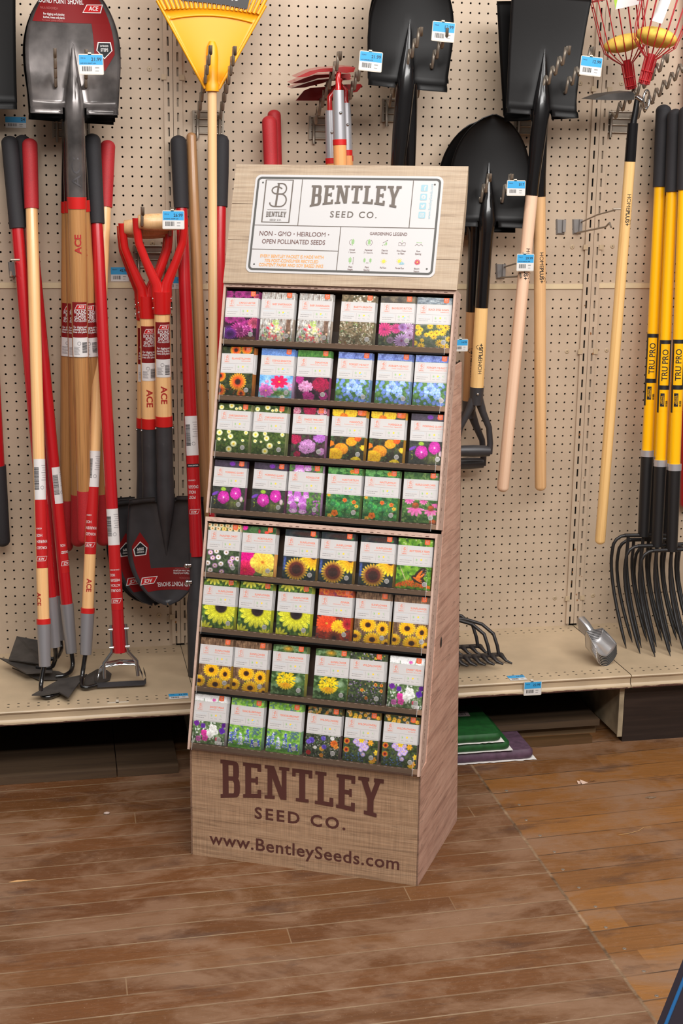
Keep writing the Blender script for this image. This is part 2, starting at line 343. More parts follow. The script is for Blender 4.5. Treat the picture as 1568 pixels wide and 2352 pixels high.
# ================================================================== the setting
BEIGE = mat('beige_enamel', (191, 170, 147), 0.42, var=0.05, scale=9)
BEIGE_D = mat('beige_enamel_deck', (190, 168, 138), 0.42, var=0.09, scale=7)
RAIL = mat('cream_rail', (212, 192, 156), 0.5)
DARK = mat('dark_board', (30, 25, 20), 0.9)
RUST = mat('rust_primer', (92, 58, 46), 0.8, var=0.3, scale=300)
BLACK = mat('black_void', (8, 8, 8), 0.9)
STEEL = mat('zinc_steel', (158, 146, 132), 0.38, 0.6)
CHROME = mat('chrome', (205, 205, 205), 0.16, 1.0)
def floor_material():
    m, nt, b = newmat('old_plank_floor'); L = nt.links; N = nt.nodes.new
    def M(op, a, bb=None, c=None):
        n = N('ShaderNodeMath'); n.operation = op
        for i, q in enumerate((a, bb, c)):
            if q is None: continue
            if isinstance(q, (int, float)): n.inputs[i].default_value = q
            else: L.new(q, n.inputs[i])
        return n.outputs[0]
    tc = N('ShaderNodeTexCoord'); sep = N('ShaderNodeSeparateXYZ'); L.new(tc.outputs['Object'], sep.inputs[0])
    x = M('DIVIDE', sep.outputs[0], S); y = M('DIVIDE', sep.outputs[1], S)
    right = M('GREATER_THAN', x, 27.9)
    def mixv(a, c, f): return M('ADD', M('MULTIPLY', a, M('SUBTRACT', 1.0, f)), M('MULTIPLY', c, f))
    # each side of the joint is laid with its own board width and its own slight skew
    yl = M('DIVIDE', M('SUBTRACT', M('ADD', y, 60.0), M('MULTIPLY', x, 0.020)), 2.46)
    yr = M('DIVIDE', M('SUBTRACT', M('ADD', y, 60.3), M('MULTIPLY', x, 0.060)), 3.45)
    yy = mixv(yl, yr, right); row = M('FLOOR', yy); fr = M('SUBTRACT', yy, row)
    edge = M('MINIMUM', fr, M('SUBTRACT', 1.0, fr)); pitch = mixv(2.46, 3.45, right); edge_in = M('MULTIPLY', edge, pitch)
    wn = N('ShaderNodeTexWhiteNoise'); wn.noise_dimensions = '2D'; cb = N('ShaderNodeCombineXYZ'); L.new(row, cb.inputs[0]); L.new(right, cb.inputs[1]); L.new(cb.outputs[0], wn.inputs['Vector'])
    # board ends
    xl = M('DIVIDE', M('ADD', x, M('MULTIPLY', wn.outputs['Value'], 900.0)), 74.0); seg = M('FLOOR', xl); fx = M('SUBTRACT', xl, seg); ex = M('MULTIPLY', M('MINIMUM', fx, M('SUBTRACT', 1.0, fx)), 74.0)
    ex = M('ADD', ex, M('MULTIPLY', right, 10.0))
    wn2 = N('ShaderNodeTexWhiteNoise'); wn2.noise_dimensions = '3D'; cb2 = N('ShaderNodeCombineXYZ'); L.new(row, cb2.inputs[0]); L.new(seg, cb2.inputs[1]); L.new(right, cb2.inputs[2]); L.new(cb2.outputs[0], wn2.inputs['Vector'])
    ramp = N('ShaderNodeValToRGB'); e = ramp.color_ramp.elements
    e[0].position = 0; e[0].color = rgb((91, 57, 32)); e[1].position = 1; e[1].color = rgb((107, 69, 38))
    for p, c in ((0.3, (100, 64, 35)), (0.55, (93, 57, 31)), (0.8, (103, 64, 34))): q = e.new(p); q.color = rgb(c)
    L.new(wn2.outputs['Value'], ramp.inputs['Fac'])
    rampR = N('ShaderNodeValToRGB'); e = rampR.color_ramp.elements
    e[0].position = 0; e[0].color = rgb((108, 70, 38)); e[1].position = 1; e[1].color = rgb((138, 92, 46))
    q = e.new(0.5); q.color = rgb((124, 80, 38))
    L.new(wn2.outputs['Value'], rampR.inputs['Fac'])
    def mix(f, a, c, mode='MIX'):
        n = N('ShaderNodeMix'); n.data_type = 'RGBA'; n.blend_type = mode
        for s_, q in ((0, f), (6, a), (7, c)):
            if isinstance(q, (int, float)): n.inputs[s_].default_value = q
            elif isinstance(q, tuple): n.inputs[s_].default_value = q
            else: L.new(q, n.inputs[s_])
        return n.outputs[2]
    base = mix(right, ramp.outputs['Color'], rampR.outputs['Color'])
    def noise(sc, det=6, rough=0.6, off=0, dist=0.0):
        mp = N('ShaderNodeMapping'); mp.inputs['Scale'].default_value = sc; mp.inputs['Location'].default_value = (off, off, off); L.new(tc.outputs['Object'], mp.inputs['Vector'])
        n = N('ShaderNodeTexNoise'); n.inputs['Scale'].default_value = 1; n.inputs['Detail'].default_value = det; n.inputs['Roughness'].default_value = rough; n.inputs['Distortion'].default_value = dist; L.new(mp.outputs[0], n.inputs['Vector']); return n.outputs['Fac']
    def rng(v, a, c, lo=0.0, hi=1.0):
        n = N('ShaderNodeMapRange'); n.inputs[1].default_value = a; n.inputs[2].default_value = c; n.inputs[3].default_value = lo; n.inputs[4].default_value = hi; L.new(v, n.inputs[0]); return n.outputs[0]
    grain = noise((7, 160, 7)); base = mix(1.0, base, rng(grain, 0.3, 0.7, 0.84, 1.14), 'MULTIPLY')
    blot = noise((4.5, 9, 4), 9, 0.68, 3, 0.6); base = mix(rng(blot, 0.48, 0.62, 0, 0.66), base, rgb((130, 99, 75)))        # worn, dusty patches
    big = noise((2.0, 3.4, 2), 8, 0.66, 9, 0.5); base = mix(rng(big, 0.50, 0.6, 0, 0.7), base, rgb((131, 100, 77)))
    stain = noise((5, 14, 5), 7, 0.62, 21); base = mix(rng(stain, 0.56, 0.68, 0, 0.6), base, rgb((66, 44, 35)))
    speck = noise((230, 260, 200), 2, 0.5, 5); base = mix(rng(speck, 0.68, 0.74, 0, 0.5), base, rgb((160, 134, 110)))
    fine = noise((60, 130, 60), 6, 0.7, 31); base = mix(rng(fine, 0.55, 0.75, 0, 0.35), base, rgb((146, 116, 94)))
    # joints: dust filled on the left, open and dark on the right
    jn = noise((9, 30, 9), 3, 0.6, 14)
    wob = M('MULTIPLY', jn, 0.10)
    line = M('MULTIPLY', rng(M('SUBTRACT', edge_in, wob), 0.0, 0.06, 1.0, 0.0), rng(noise((3.5, 22, 5), 4, 0.6, 41), 0.36, 0.56, 0.25, 1.0))
    lcol = mix(right, rgb((146, 122, 94)), rgb((42, 30, 21)))
    lcol = mix(rng(jn, 0.4, 0.62), lcol, mix(right, rgb((120, 94, 70)), rgb((96, 70, 48))))
    base = mix(M('MULTIPLY', line, 0.9), base, lcol)
    eline = M('MULTIPLY', rng(ex, 0.01, 0.07, 0.8, 0.0), rng(wn.outputs['Value'], 0.55, 0.56)); base = mix(eline, base, rgb((140, 114, 86)))
    sx = M('ABSOLUTE', M('SUBTRACT', x, M('ADD', 27.9, M('MULTIPLY', M('SUBTRACT', jn, 0.5), 0.25)))); sline = rng(sx, 0.06, 0.2, 1.0, 0.0)
    base = mix(sline, base, mix(rng(blot, 0.4, 0.6), rgb((72, 52, 36)), rgb((150, 122, 94))))
    L.new(base, b.inputs['Base Color']); L.new(rng(blot, 0.4, 0.7, 0.38, 0.62), b.inputs['Roughness'])
    bp = N('ShaderNodeBump'); bp.inputs['Strength'].default_value = 0.5; bp.inputs['Distance'].default_value = 0.0015
    L.new(M('SUBTRACT', M('MULTIPLY', grain, 0.4), M('ADD', line, sline)), bp.inputs['Height']); L.new(bp.outputs[0], b.inputs['Normal'])
    return m
FLOOR = floor_material()
g = G(); g.box(-110, 170, -230, 14, -1.0, 0.0)
floor = tag(part('floor', g, FLOOR), kind='structure')
SCREW = mat('floor_screw', (132, 118, 104), 0.45, 0.3)
for k in range(13):             # screw heads along the joint in the boards
    yy = -28.8 - 3.45 * k + 1.72
    g = G(); g.lathe([(0.17, -0.02), (0.17, 0.012), (0.13, 0.03)], 12, cx=29.6 + 0.25 * math.sin(k * 2.1), cy=yy)
    g.box(29.6 + 0.25 * math.sin(k * 2.1) - 0.09, 29.6 + 0.25 * math.sin(k * 2.1) + 0.09, yy - 0.02, yy + 0.02, 0.03, 0.034, 1)
    part('screw', g, [SCREW, mat('screw_slot', (70, 58, 48), 0.7)], floor)
g = G(); g.box(-75, 110, 2.2, 3.2, 0, 96)
tag(part('wall_back', g, DARK), kind='structure')
# ------------------------------------------------------------------ pegboard: every hole is cut
def perforated(g, x0, nx, z0, nz, px, pz, r, to3, depth, mi=0, shape=(1.0, 1.0), skip=None, mt=None):
    """grid of px by pz cells, one hole in each; to3(x, z, d) -> point (d = depth behind the face)"""
    hv = [(r * shape[0] * math.cos(PI / 8 + PI / 4 * k), r * shape[1] * math.sin(PI / 8 + PI / 4 * k)) for k in range(8)]
    for i in range(nx):
        for j in range(nz):
            cx, cz = x0 + i * px, z0 + j * pz; c = [(cx + px / 2, cz + pz / 2), (cx - px / 2, cz + pz / 2), (cx - px / 2, cz - pz / 2), (cx + px / 2, cz - pz / 2)]
            vs = [to3(a, b_, 0) for a, b_ in c]
            if skip and skip(i, j): g.add(vs, [(0, 1, 2, 3)], mi); continue
            vs += [to3(cx + a, cz + b_, 0) for a, b_ in hv] + [to3(cx + a, cz + b_, depth) for a, b_ in hv]
            # holes 0..7 start at 22.5 deg; corners at 45, 135, 225, 315 deg
            fs = [(0, 1, 4 + 2, 4 + 1), (1, 2, 4 + 4, 4 + 3), (2, 3, 4 + 6, 4 + 5), (3, 0, 4 + 0, 4 + 7), (0, 5, 4), (1, 7, 6), (2, 9, 8), (3, 11, 10)]
            tb = [(4 + k, 4 + (k + 1) % 8, 12 + (k + 1) % 8, 12 + k) for k in range(8)]
            if mt is None: g.add(vs, fs + tb, mi)
            else:
                g.add(vs, fs, mi); o = len(g.v) - 20
                for q in tb + [tuple(range(12, 20))]: g.f.append([i2 + o for i2 in q]); g.m.append(mt); g.sm.append(False)
to_wall = lambda x, z, d: (x, d, z)
Z0 = 54.0                       # height of the screwed row
BAYS = [('left', -47.83, 46, 0.17), ('middle', 0.0, 46, 0.0), ('right', 47.9, 46, 0.10)]
for nm, xs, n, dz in BAYS:
    up = G(); perforated(up, xs, n, Z0 - 4 + dz, 36, 1, 1, 0.118, to_wall, 0.16)
    zt = Z0 + 31.5 + dz; up.box(xs - 0.95, xs - 0.5, 0.0, 0.16, Z0 - 4.5 + dz, zt); up.box(xs + n - 0.5, xs + n - 0.05, 0.0, 0.16, Z0 - 4.5 + dz, zt)
    o = single('pegboard_panel', up, BEIGE, 'beige perforated hardboard panel, upper half of the %s bay of the tool wall' % nm, 'pegboard')
    g = G(); g.box(xs - 0.9, xs + n - 0.1, -0.14, 0.1, Z0 - 4.78 + dz, Z0 - 4.22 + dz); part('edge_rail', g, RAIL, o, 'cream rail along the lower edge')
    g = G()
    for zz in (0, 18): g.box(xs - 0.9, xs + n - 0.1, 0.2, 0.6, Z0 + zz + dz - 0.4, Z0 + zz + dz + 0.4)
    g.box(xs - 0.9, xs + n - 0.1, 0.2, 0.6, Z0 - 4.4 + dz, Z0 - 3.6 + dz); part('brace', g, BEIGE_D, o)
    for zz in (0, 18):
        for cx in ((1, n - 2) if nm == 'middle' else ((n - 2,) if nm == 'left' else (1,))):
            g = G(); g.xf = Matrix.Translation((xs + cx, 0, Z0 + zz + dz)) @ Matrix.Rotation(PI / 2, 4, 'X'); g.lathe([(0.27, -0.02), (0.27, 0.03), (0.2, 0.055)], 14)
            g.box(-0.1, 0.1, -0.016, 0.016, 0.055, 0.06, 1); g.box(-0.016, 0.016, -0.1, 0.1, 0.055, 0.06, 1); part('screw', g, [BEIGE_D, BLACK], o)
    lo = G(); perforated(lo, xs, n, 9 + dz, int(40 + 0), 1, 1, 0.118, to_wall, 0.16)
    lo.box(xs - 0.95, xs - 0.5, 0.0, 0.16, 8.5 + dz, 48.5 + dz); lo.box(xs + n - 0.5, xs + n - 0.05, 0.0, 0.16, 8.5 + dz, 48.5 + dz)
    lo.box(xs - 0.9, xs + n - 0.1, 0.0, 0.16, 48.5 + dz, 49.3 + dz); lo.box(xs - 0.9, xs + n - 0.1, 0.0, 0.16, 8.2, 8.5 + dz)
    o = single('pegboard_panel', lo, BEIGE, 'beige perforated hardboard panel, lower half of the %s bay above the shelf' % nm, 'pegboard')
    g = G()
    for zz in (12, 42): g.box(xs - 0.9, xs + n - 0.1, 0.2, 0.6, Z0 - zz + dz - 0.4, Z0 - zz + dz + 0.4)
    g.box(xs - 0.9, xs + n - 0.1, 0.2, 0.6, Z0 - 5.4 + dz, Z0 - 4.6 + dz); part('brace', g, BEIGE_D, o)
    for zz in (12, 42):
        for cx in ((1, n - 2) if nm == 'middle' else ((n - 2,) if nm == 'left' else (1,))):
            g = G(); g.xf = Matrix.Translation((xs + cx, 0, Z0 - zz + dz)) @ Matrix.Rotation(PI / 2, 4, 'X'); g.lathe([(0.27, -0.02), (0.27, 0.03), (0.2, 0.055)], 14)
            g.box(-0.1, 0.1, -0.016, 0.016, 0.055, 0.06, 1); g.box(-0.016, 0.016, -0.1, 0.1, 0.055, 0.06, 1); part('screw', g, [BEIGE_D, BLACK], o)
# ------------------------------------------------------------------ slotted uprights between the bays
def slotted(g, xc, w, z0, z1, y, pitch=1.53, sw=0.2, sh=0.9, ph=0.0):
    z = z0
    xa, xb, xl, xr = xc - w / 2, xc + w / 2, xc - sw / 2, xc + sw / 2
    def q(x0, x1, a, b_): g.add([(x0, y, a), (x1, y, a), (x1, y, b_), (x0, y, b_)], [(0, 1, 2, 3)])
    n = int((z1 - z0) / pitch)
    for i in range(n + 1):
        a = z0 + i * pitch + ph; b_ = a + sh; nx = a + pitch
        q(xa, xl, a, nx); q(xr, xb, a, nx); q(xl, xr, b_, nx)
        for s_ in ((xl, a, b_), (xr, a, b_)): g.add([(s_[0], y, s_[1]), (s_[0], y + 0.12, s_[1]), (s_[0], y + 0.12, s_[2]), (s_[0], y, s_[2])], [(0, 1, 2, 3)])
    zt = z0 + (n + 1) * pitch + ph
    for X in (xa, xb): g.add([(X, y, z0 + ph), (X, y + 0.55, z0 + ph), (X, y + 0.55, zt), (X, y, zt)], [(0, 1, 2, 3)])
RUSTY = mat('rust_spots', (140, 92, 50), 0.8)
for xc, where in ((-1.41, 'left of the seed stand'), (46.45, 'right of the seed stand')):
    root = thing('shelf_upright', 'tall beige slotted steel upright between two pegboard bays, %s' % where, 'shelf upright', T(xc, 0, 8.4))
    for sx in (-0.50, 0.50):
        g = G(); slotted(g, sx, 0.95, 0.35, 76, -0.32, ph=0.0); part('slotted_channel', g, BEIGE, root)
        g = G()
        for zz in (75 - 12.0 + 0.0, 45.6, 33.6, 3.6): g.box(sx * 1.9 - 0.27, sx * 1.9 + 0.27, -0.42, -0.30, zz - 0.28, zz + 0.28)
        part('panel_clip', g, BEIGE_D, root)
    g = G(); g.box(-1.0, 1.0, 0.05, 0.3, 0.2, 77); part('back_channel', g, BLACK, root)
    g = G()
    for k in range(16 if xc > 0 else 9):
        rx = random.choice((-1, 1)) * random.uniform(0.15, 0.8); rz = random.uniform(0.3, 7) if k % 2 else random.uniform(3, 40)
        rr = random.uniform(0.05, 0.16); g.add([(rx + rr * math.cos(a * PI / 3) * random.uniform(0.5, 1), -0.326, rz + rr * 1.5 * math.sin(a * PI / 3) * random.uniform(0.5, 1)) for a in range(6)], [tuple(range(6))])
    part('rust_spot', g, RUSTY, root)
# ------------------------------------------------------------------ base shelves
ZD = 8.45
for nm, x0, x1 in (('left', -49.2, -1.45), ('middle', -1.39, 46.42), ('right', 46.52, 94.3)):
    root = thing('base_shelf', 'beige steel base shelf with a row of slots along its edges, %s bay' % nm, 'shelf', T((x0 + x1) / 2, -9, 0))
    cx = (x0 + x1) / 2; n = int(x1 - x0); off = 0.17 if nm == 'left' else 0
    g = G(T(-cx, 9, 0)); to_deck = lambda x, y, d: (x, y, ZD - d)
    st = x0 + (x1 - x0 - n) / 2 + 0.5
    def strip(a, b_): g.add([(x0, a, ZD), (x1, a, ZD), (x1, b_, ZD), (x0, b_, ZD)], [(0, 1, 2, 3)])
    # face order in perforated() is for a wall; the deck is seen from above, both sides render alike
    rows = [(-1.15, 0.0), (-2.05, 0.5), (-16.15, 0.0), (-17.05, 0.5)]
    for yc, sh in rows:
        perforated(g, st + sh - (0.5 if sh else 0), n, yc, 1, 1, 0.7, 0.15, to_deck, 0.12, shape=(1.0, 0.62), mt=1)
        for a, b_ in ((x0, st - 0.5 + sh - (0.5 if sh else 0)), (st + n - 0.5 + sh - (0.5 if sh else 0), x1)):
            if b_ > a: g.add([(a, yc - 0.35, ZD), (b_, yc - 0.35, ZD), (b_, yc + 0.35, ZD), (a, yc + 0.35, ZD)], [(0, 1, 2, 3)])
    for a, b_ in ((-0.8, 0.0), (-1.7, -1.5), (-15.8, -2.4), (-16.7, -16.5), (-18.02, -17.4)): strip(a, b_)
    g.box(x0, x1, -17.9, 0.0, ZD - 0.35, ZD - 0.28, 1)
    part('deck', g, [BEIGE_D, BLACK], root)
    prof = [(-18.0, ZD), (-18.22, ZD - 0.03), (-18.3, ZD - 0.14), (-18.24, ZD - 0.28), (-18.1, ZD - 0.36), (-18.1, ZD - 0.95), (-18.22, ZD - 1.12), (-18.34, ZD - 1.2), (-18.34, ZD - 1.42), (-18.2, ZD - 1.48), (-17.9, ZD - 1.48)]
    g = G(T(-cx, 9, 0)); k = len(prof)
    g.add([(x, y, z) for x in (x0, x1) for y, z in prof], [(i, i + 1, k + i + 1, k + i) for i in range(k - 1)] + [tuple(range(k)), tuple(range(k, 2 * k))[::-1]], 0, False)
    part('front_lip', g, BEIGE_D, root)
    g = G(T(-cx, 9, 0)); x = x0 + 0.1          # chipped paint along the lower edge
    hgt = 0.05
    pts = []
    while x < x1 - 0.3:
        hgt = min(0.16, max(0.015, hgt + random.uniform(-0.06, 0.06))); pts.append((x, hgt)); x += random.uniform(0.12, 0.5)
    for (xa, ha), (xb, hb) in zip(pts, pts[1:]):
        g.add([(xa, -18.349, ZD - 1.43), (xb, -18.349, ZD - 1.43), (xb, -18.349, ZD - 1.41 + hb), (xa, -18.349, ZD - 1.41 + ha)], [(0, 1, 2, 3)])
    g.box(x0 + 0.1, x1 - 0.1, -18.33, -18.0, ZD - 1.5, ZD - 1.475); part('paint_chip', g, RUST, root, 'rusty chipped lower edge')
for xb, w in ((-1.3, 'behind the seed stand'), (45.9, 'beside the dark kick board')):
    g = G(); g.box(-0.12, 0.12, -14.6, 14, 0.9, 6.9); g.box(-0.28, 0.28, -14.75, -14.6, 0.9, 6.9); single('shelf_bracket', g, mat('shaded_beige', (158, 142, 116), 0.6, var=0.25, scale=12), 'beige steel foot bracket under the base shelf, %s' % w, 'shelf bracket', T(xb, -2.6, 0))  # bracket beige darkened: under-shelf shade is put into the colour
KICK = wood('dark_stained_wood', [(26, 18, 14), (40, 29, 24), (58, 44, 36)], (3, 40, 50), rough=0.5)
BRD = wood('dusty_board', [(84, 64, 42), (108, 84, 56), (92, 70, 46)], (4, 40, 40), rough=0.8)
g = G(); g.box(46.5, 94, -16.7, -16.0, 0.0, 6.5); g.box(46.5, 94, -16.3, -15.9, 6.5, 6.9)
single('kick_board', g, KICK, 'very dark stained wooden kick board under the right base shelf', 'kick board')
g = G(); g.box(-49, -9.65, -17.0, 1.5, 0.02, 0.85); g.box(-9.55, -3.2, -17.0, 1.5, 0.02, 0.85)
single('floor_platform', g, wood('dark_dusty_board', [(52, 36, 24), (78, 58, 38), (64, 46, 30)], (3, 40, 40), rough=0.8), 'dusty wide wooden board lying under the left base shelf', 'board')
g = G(); g.box(25, 44.6, -14.6, 1.0, 1.25, 2.0); single('plywood_sheet', g, MATS['dark_dusty_board'], 'dusty plywood sheet lying under the middle base shelf', 'board')
g = G(); g.box(26, 43, -16.6, -15.6, 0.0, 0.8); single('wood_batten', g, wood('batten', [(70, 48, 28), (92, 66, 38)], (4, 60, 60)), 'thin bare wooden batten on the floor below the plywood sheet', 'batten')
g = G(); g.box(25, 44.6, -13.6, -12.8, 0.0, 1.24); g.box(25, 44.6, -0.5, 0.5, 0, 1.24); single('plywood_support', g, BRD, 'rough wooden strips holding up the plywood sheet under the middle shelf', 'batten')
# foam kneeling pads
def pad(x1, yf, z, col, lab, wd=16.0, dp=9.5, th=1.0, skew=0.0, bc=None):
    root = thing('kneeling_pad', lab, 'kneeling pad', T(x1, yf, z) @ Matrix.Rotation(skew, 4, 'Z'), 'foam kneeling pads by the shelf')
    g = G(); g.rbox(-wd, 0, 0, dp, 0.06, th, 0.8); part('foam', g, mat('foam_' + lab[:6], col, 0.62, var=0.15, scale=60), root)
    g = G(); n = 40; pts = [(-wd - 0.1 + (wd + 0.3) * k / n, -0.12 - 0.12 * random.random()) for k in range(n + 1)]
    g.add([(x, y, 0.055 + 0.03 * random.random()) for x, y in pts] + [(x, dp, 0.03) for x, y in pts], [(i, i + 1, n + 2 + i, n + 1 + i) for i in range(n)]); part('backing_paper', g, mat('backing_paper', (226, 220, 214), 0.8), root, 'white torn backing paper')
    if bc:
        g = G(); g.add([(bc[0], bc[1], th + 0.01), (bc[0] + 2.0, bc[1] - 0.1, th + 0.01), (bc[0] + 2.1, bc[1] + 1.4, th + 0.01), (bc[0] + 0.1, bc[1] + 1.5, th + 0.01)], [(0, 1, 2, 3)])
        for k in range(9): g.add([(bc[0] + 0.35 + 0.15 * k, bc[1] + 0.3, th + 0.014), (bc[0] + 0.35 + 0.15 * k + random.uniform(0.04, 0.11), bc[1] + 0.3, th + 0.014), (bc[0] + 0.4 + 0.15 * k + 0.06, bc[1] + 1.2, th + 0.014), (bc[0] + 0.4 + 0.15 * k, bc[1] + 1.2, th + 0.014)], [(0, 1, 2, 3)], 1)
        part('barcode_label', g, [mat('label_lilac', (172, 152, 150), 0.6), BLACK], root)
pad(35.1, -19.9, 0.02, (92, 66, 84), 'dusty purple foam kneeling pad, lowest of the pile', 16, 11, 1.15, bc=(-3.1, 6.0))
pad(32.4, -19.85, 1.25, (22, 80, 30), 'green foam kneeling pad, middle of the pile on the purple one', 15, 9.5, 0.95)
pad(31.4, -19.8, 2.27, (22, 76, 28), 'green foam kneeling pad, topmost of the pile, lilac barcode label', 14, 9.0, 0.95, bc=(-4.0, 5.6))
# bits lying on the floor
g = G(); c = onz(1350, 1798, 0.0)
for k, (a, l, h) in enumerate(((0.1, 1.0, 0.35), (0.5, 0.8, 0.7), (2.9, 1.2, 0.25), (3.3, 1.0, 0.5))):
    g.add([(0, 0, 0.02), (l * math.cos(a), l * math.sin(a) * 0.6, h), (l * math.cos(a + 0.5), l * math.sin(a + 0.5) * 0.6, 0.05)], [(0, 1, 2)])
single('candy_wrapper', g, mat('cellophane', (206, 176, 158), 0.25), 'crumpled clear cellophane wrapper on the floorboards in front of the shelf', 'wrapper', T(c.x, c.y, 0))
g = G(); c = onz(50, 2024, 0.0); g.add([(-1.2, 0, 0.02), (-0.4, 0.16, 0.06), (1.3, 0.08, 0.02), (0.8, -0.1, 0.05), (-0.9, -0.12, 0.03)], [(0, 1, 2, 3, 4)])
single('wood_splinter', g, mat('splinter', (196, 150, 100), 0.7), 'pale wood splinter on the floor at the left edge', 'splinter', T(c.x, c.y, 0))
c = onz(1460, 1912, 0.0); g = G(); g.tube([(-1.9, -0.25, 0.03), (-0.8, -0.2, 0.06), (0.4, 0.25, 0.04), (1.2, 0.85, 0.05), (1.9, 0.8, 0.03)], 0.022, 5)
single('straw_fibre', g, mat('straw', (190, 150, 96), 0.8), 'curled straw fibre lying on the boards right of the seed stand', 'fibre', T(c.x, c.y, 0))
c = onz(245, 1870, 0.0); g = G(); g.ball((0, 0, 0.12), 0.28, sc=(1.2, 0.7, 0.45), n=7, m=4); single('paper_scrap', g, mat('scrap', (180, 160, 150), 0.8), 'tiny crumpled paper scrap on the floor below the left shelf', 'scrap', T(c.x, c.y, 0))
c = onz(1417, 1832, 0.0); g = G()
for k in range(26):
    a = random.uniform(0, 6.28); q = random.uniform(0, 0.55); g.tube([(q * math.cos(a) - 0.2, q * math.sin(a) * 0.6, 0.02), (q * math.cos(a + 0.6), q * math.sin(a + 0.6) * 0.6, random.uniform(0.03, 0.12)), (q * math.cos(a + 1.3) + 0.25, q * math.sin(a + 1.3) * 0.6, 0.02)], 0.02, 4)
single('dust_clump', g, mat('dust', (128, 106, 86), 0.95), 'flat grey clump of dust on the boards near the kick board', 'dust clump', T(c.x + 3.4, c.y - 0.6, 0))
# blue edged frame leaning into the lower right corner
a = at(1508, 2400, -74); b_ = at(1598, 2176, -74); d = (b_ - a); M = frame(a - d * 0.10, b_)
root = thing('cart_frame', 'dark blue metal cart frame leaning in at the lower right corner of the floor', 'cart', M)
g = G(); g.box(0.0, 1.45, -0.1, 0.9, -0.5, 60); part('frame_bar', g, mat('navy_paint', (52, 52, 66), 0.4), root)
g = G(); g.tube([(-0.02, -0.1, -0.5), (-0.02, -0.1, 60)], 0.13, 8); part('edge_strip', g, mat('blue_plastic', (40, 112, 176), 0.4), root, 'bright blue edge strip')
# ================================================================== hooks and price tags
def hook(xb, yb, D, rise, lab, gap=2.5, teeth=7, prongs=2, rad=0.165):
    b_ = at(xb, yb, -0.7)         # foot of the left prong's bend
    root = thing('zigzag_hook', lab, 'hook', T(b_.x, 0, b_.z), 'zigzag steel tool hooks on the pegboard')
    w = gap if prongs == 2 else 0
    g = G(); g.box(-0.42, w + 0.42, -0.10, -0.02, -2.0, 0.35)
    for zz in (-1.95, -1.15, -0.45, 0.3): g.tube([(-0.42, -0.16, zz), (w + 0.42, -0.16, zz)], 0.11, 6)
    for xx in (-0.4, w + 0.4): g.box(xx - 0.1, xx + 0.1, -0.3, -0.02, -2.05, 0.4)
    part('back_plate', g, STEEL, root)
    for k in range(prongs):
        x = k * gap; P = [(x, -0.32, -2.5), (x, -0.36, -0.1), (x, -0.6, 0.15)]
        d0 = 1.6; up = rise / teeth
        for i in range(teeth):
            t0 = d0 + (D - d0) * i / teeth; t1 = d0 + (D - d0) * (i + 0.55) / teeth; t2 = d0 + (D - d0) * (i + 1) / teeth; h = up * i
            P += [(x, -t0, h - 0.42), (x, -t0 - 0.14, h - 0.38), (x, -t1 + 0.12, h + up + 0.42), (x, -t1 - 0.12, h + up + 0.38)]
        P += [(x, -D + 0.1, rise - 0.3), (x, -D, rise + 0.45)]
        g = G(); g.tube(P, rad, 7); part('prong', g, STEEL, root)
    return root, b_
BAND = mat('tag_blue', (52, 158, 214), 0.5); PAPER = mat('tag_white', (216, 212, 208), 0.5); INK = mat('black_ink', (24, 24, 28), 0.5); HOLDER = mat('tag_holder', (206, 198, 184), 0.35)
def price_tag(x, y, Y, price, lab, w=2.2, h=1.72, rz=0.0, tilt=0.0, Zp=None, code='70016', small=None, body=True, flatz=False, sub='ACE SHVL RNDPT LGH'):
    c = at(x, y, Y) if Zp is None else onz(x, y, Zp)
    if flatz: M = T(c.x, c.y, c.z) @ Matrix.Rotation(rz, 4, 'Z') @ Matrix.Rotation(-PI / 2 + tilt, 4, 'X')
    else: M = T(c.x, c.y, c.z) @ Matrix.Rotation(rz, 4, 'Y') @ Matrix.Rotation(tilt, 4, 'X')
    root = thing('price_tag', lab, 'price tag', M, 'blue and white shelf price tags')
    if body:
        g = G(); g.prism(rrect2(-w / 2 - 0.06, w / 2 + 0.06, -h / 2 - 0.08, h / 2 + 0.08, 0.12)[0], lambda a, b_, t: (a, t, b_), 0.0, 0.08); part('holder', g, HOLDER, root)
        g = G(); g.box(-0.25, 0.05, 0.0, 0.3, h / 2 - 0.1, h / 2 + 0.22); part('clip', g, HOLDER, root)
    f = lambda d: (lambda a, b_: (a, -d, b_))
    g = G(); flat(g, rect2(-w / 2, w / 2, -h / 2, h / 2), f(0.012), 0)
    flat(g, rect2(-w / 2, w / 2, -0.02 * h, h / 2), f(0.018), 1)
    g.text(price, f(0.024), 2, size=0.30 * w / 2.2, bold='b', align='r', pos=(w / 2 - 0.1, h * 0.27))
    g.text(code, f(0.024), 2, size=0.13, align='l', pos=(-w / 2 + 0.12, h * 0.33), shear=0.15)
    if sub: g.text(sub, f(0.024), 2, size=0.12, align='l', bold='b', pos=(-w / 2 + 0.12, h * 0.06), sx=0.8)
    rr = random.Random(int(x * 7 + y)); xx = -w * 0.38
    while xx < 0.02 * w:
        bw = rr.uniform(0.025, 0.075); flat(g, rect2(xx, xx + bw, -h * 0.36, -h * 0.1), f(0.024), 2); xx += bw + rr.uniform(0.03, 0.06)
    flat(g, rect2(w * 0.17, w * 0.34, -h * 0.2, -h * 0.14), f(0.024), 3); flat(g, rect2(w * 0.17, w * 0.32, -h * 0.36, -h * 0.32), f(0.024), 3)
    part('paper_label', g, [PAPER, BAND, INK, mat('grey_ink', (150, 148, 146), 0.6)], root)
    return root
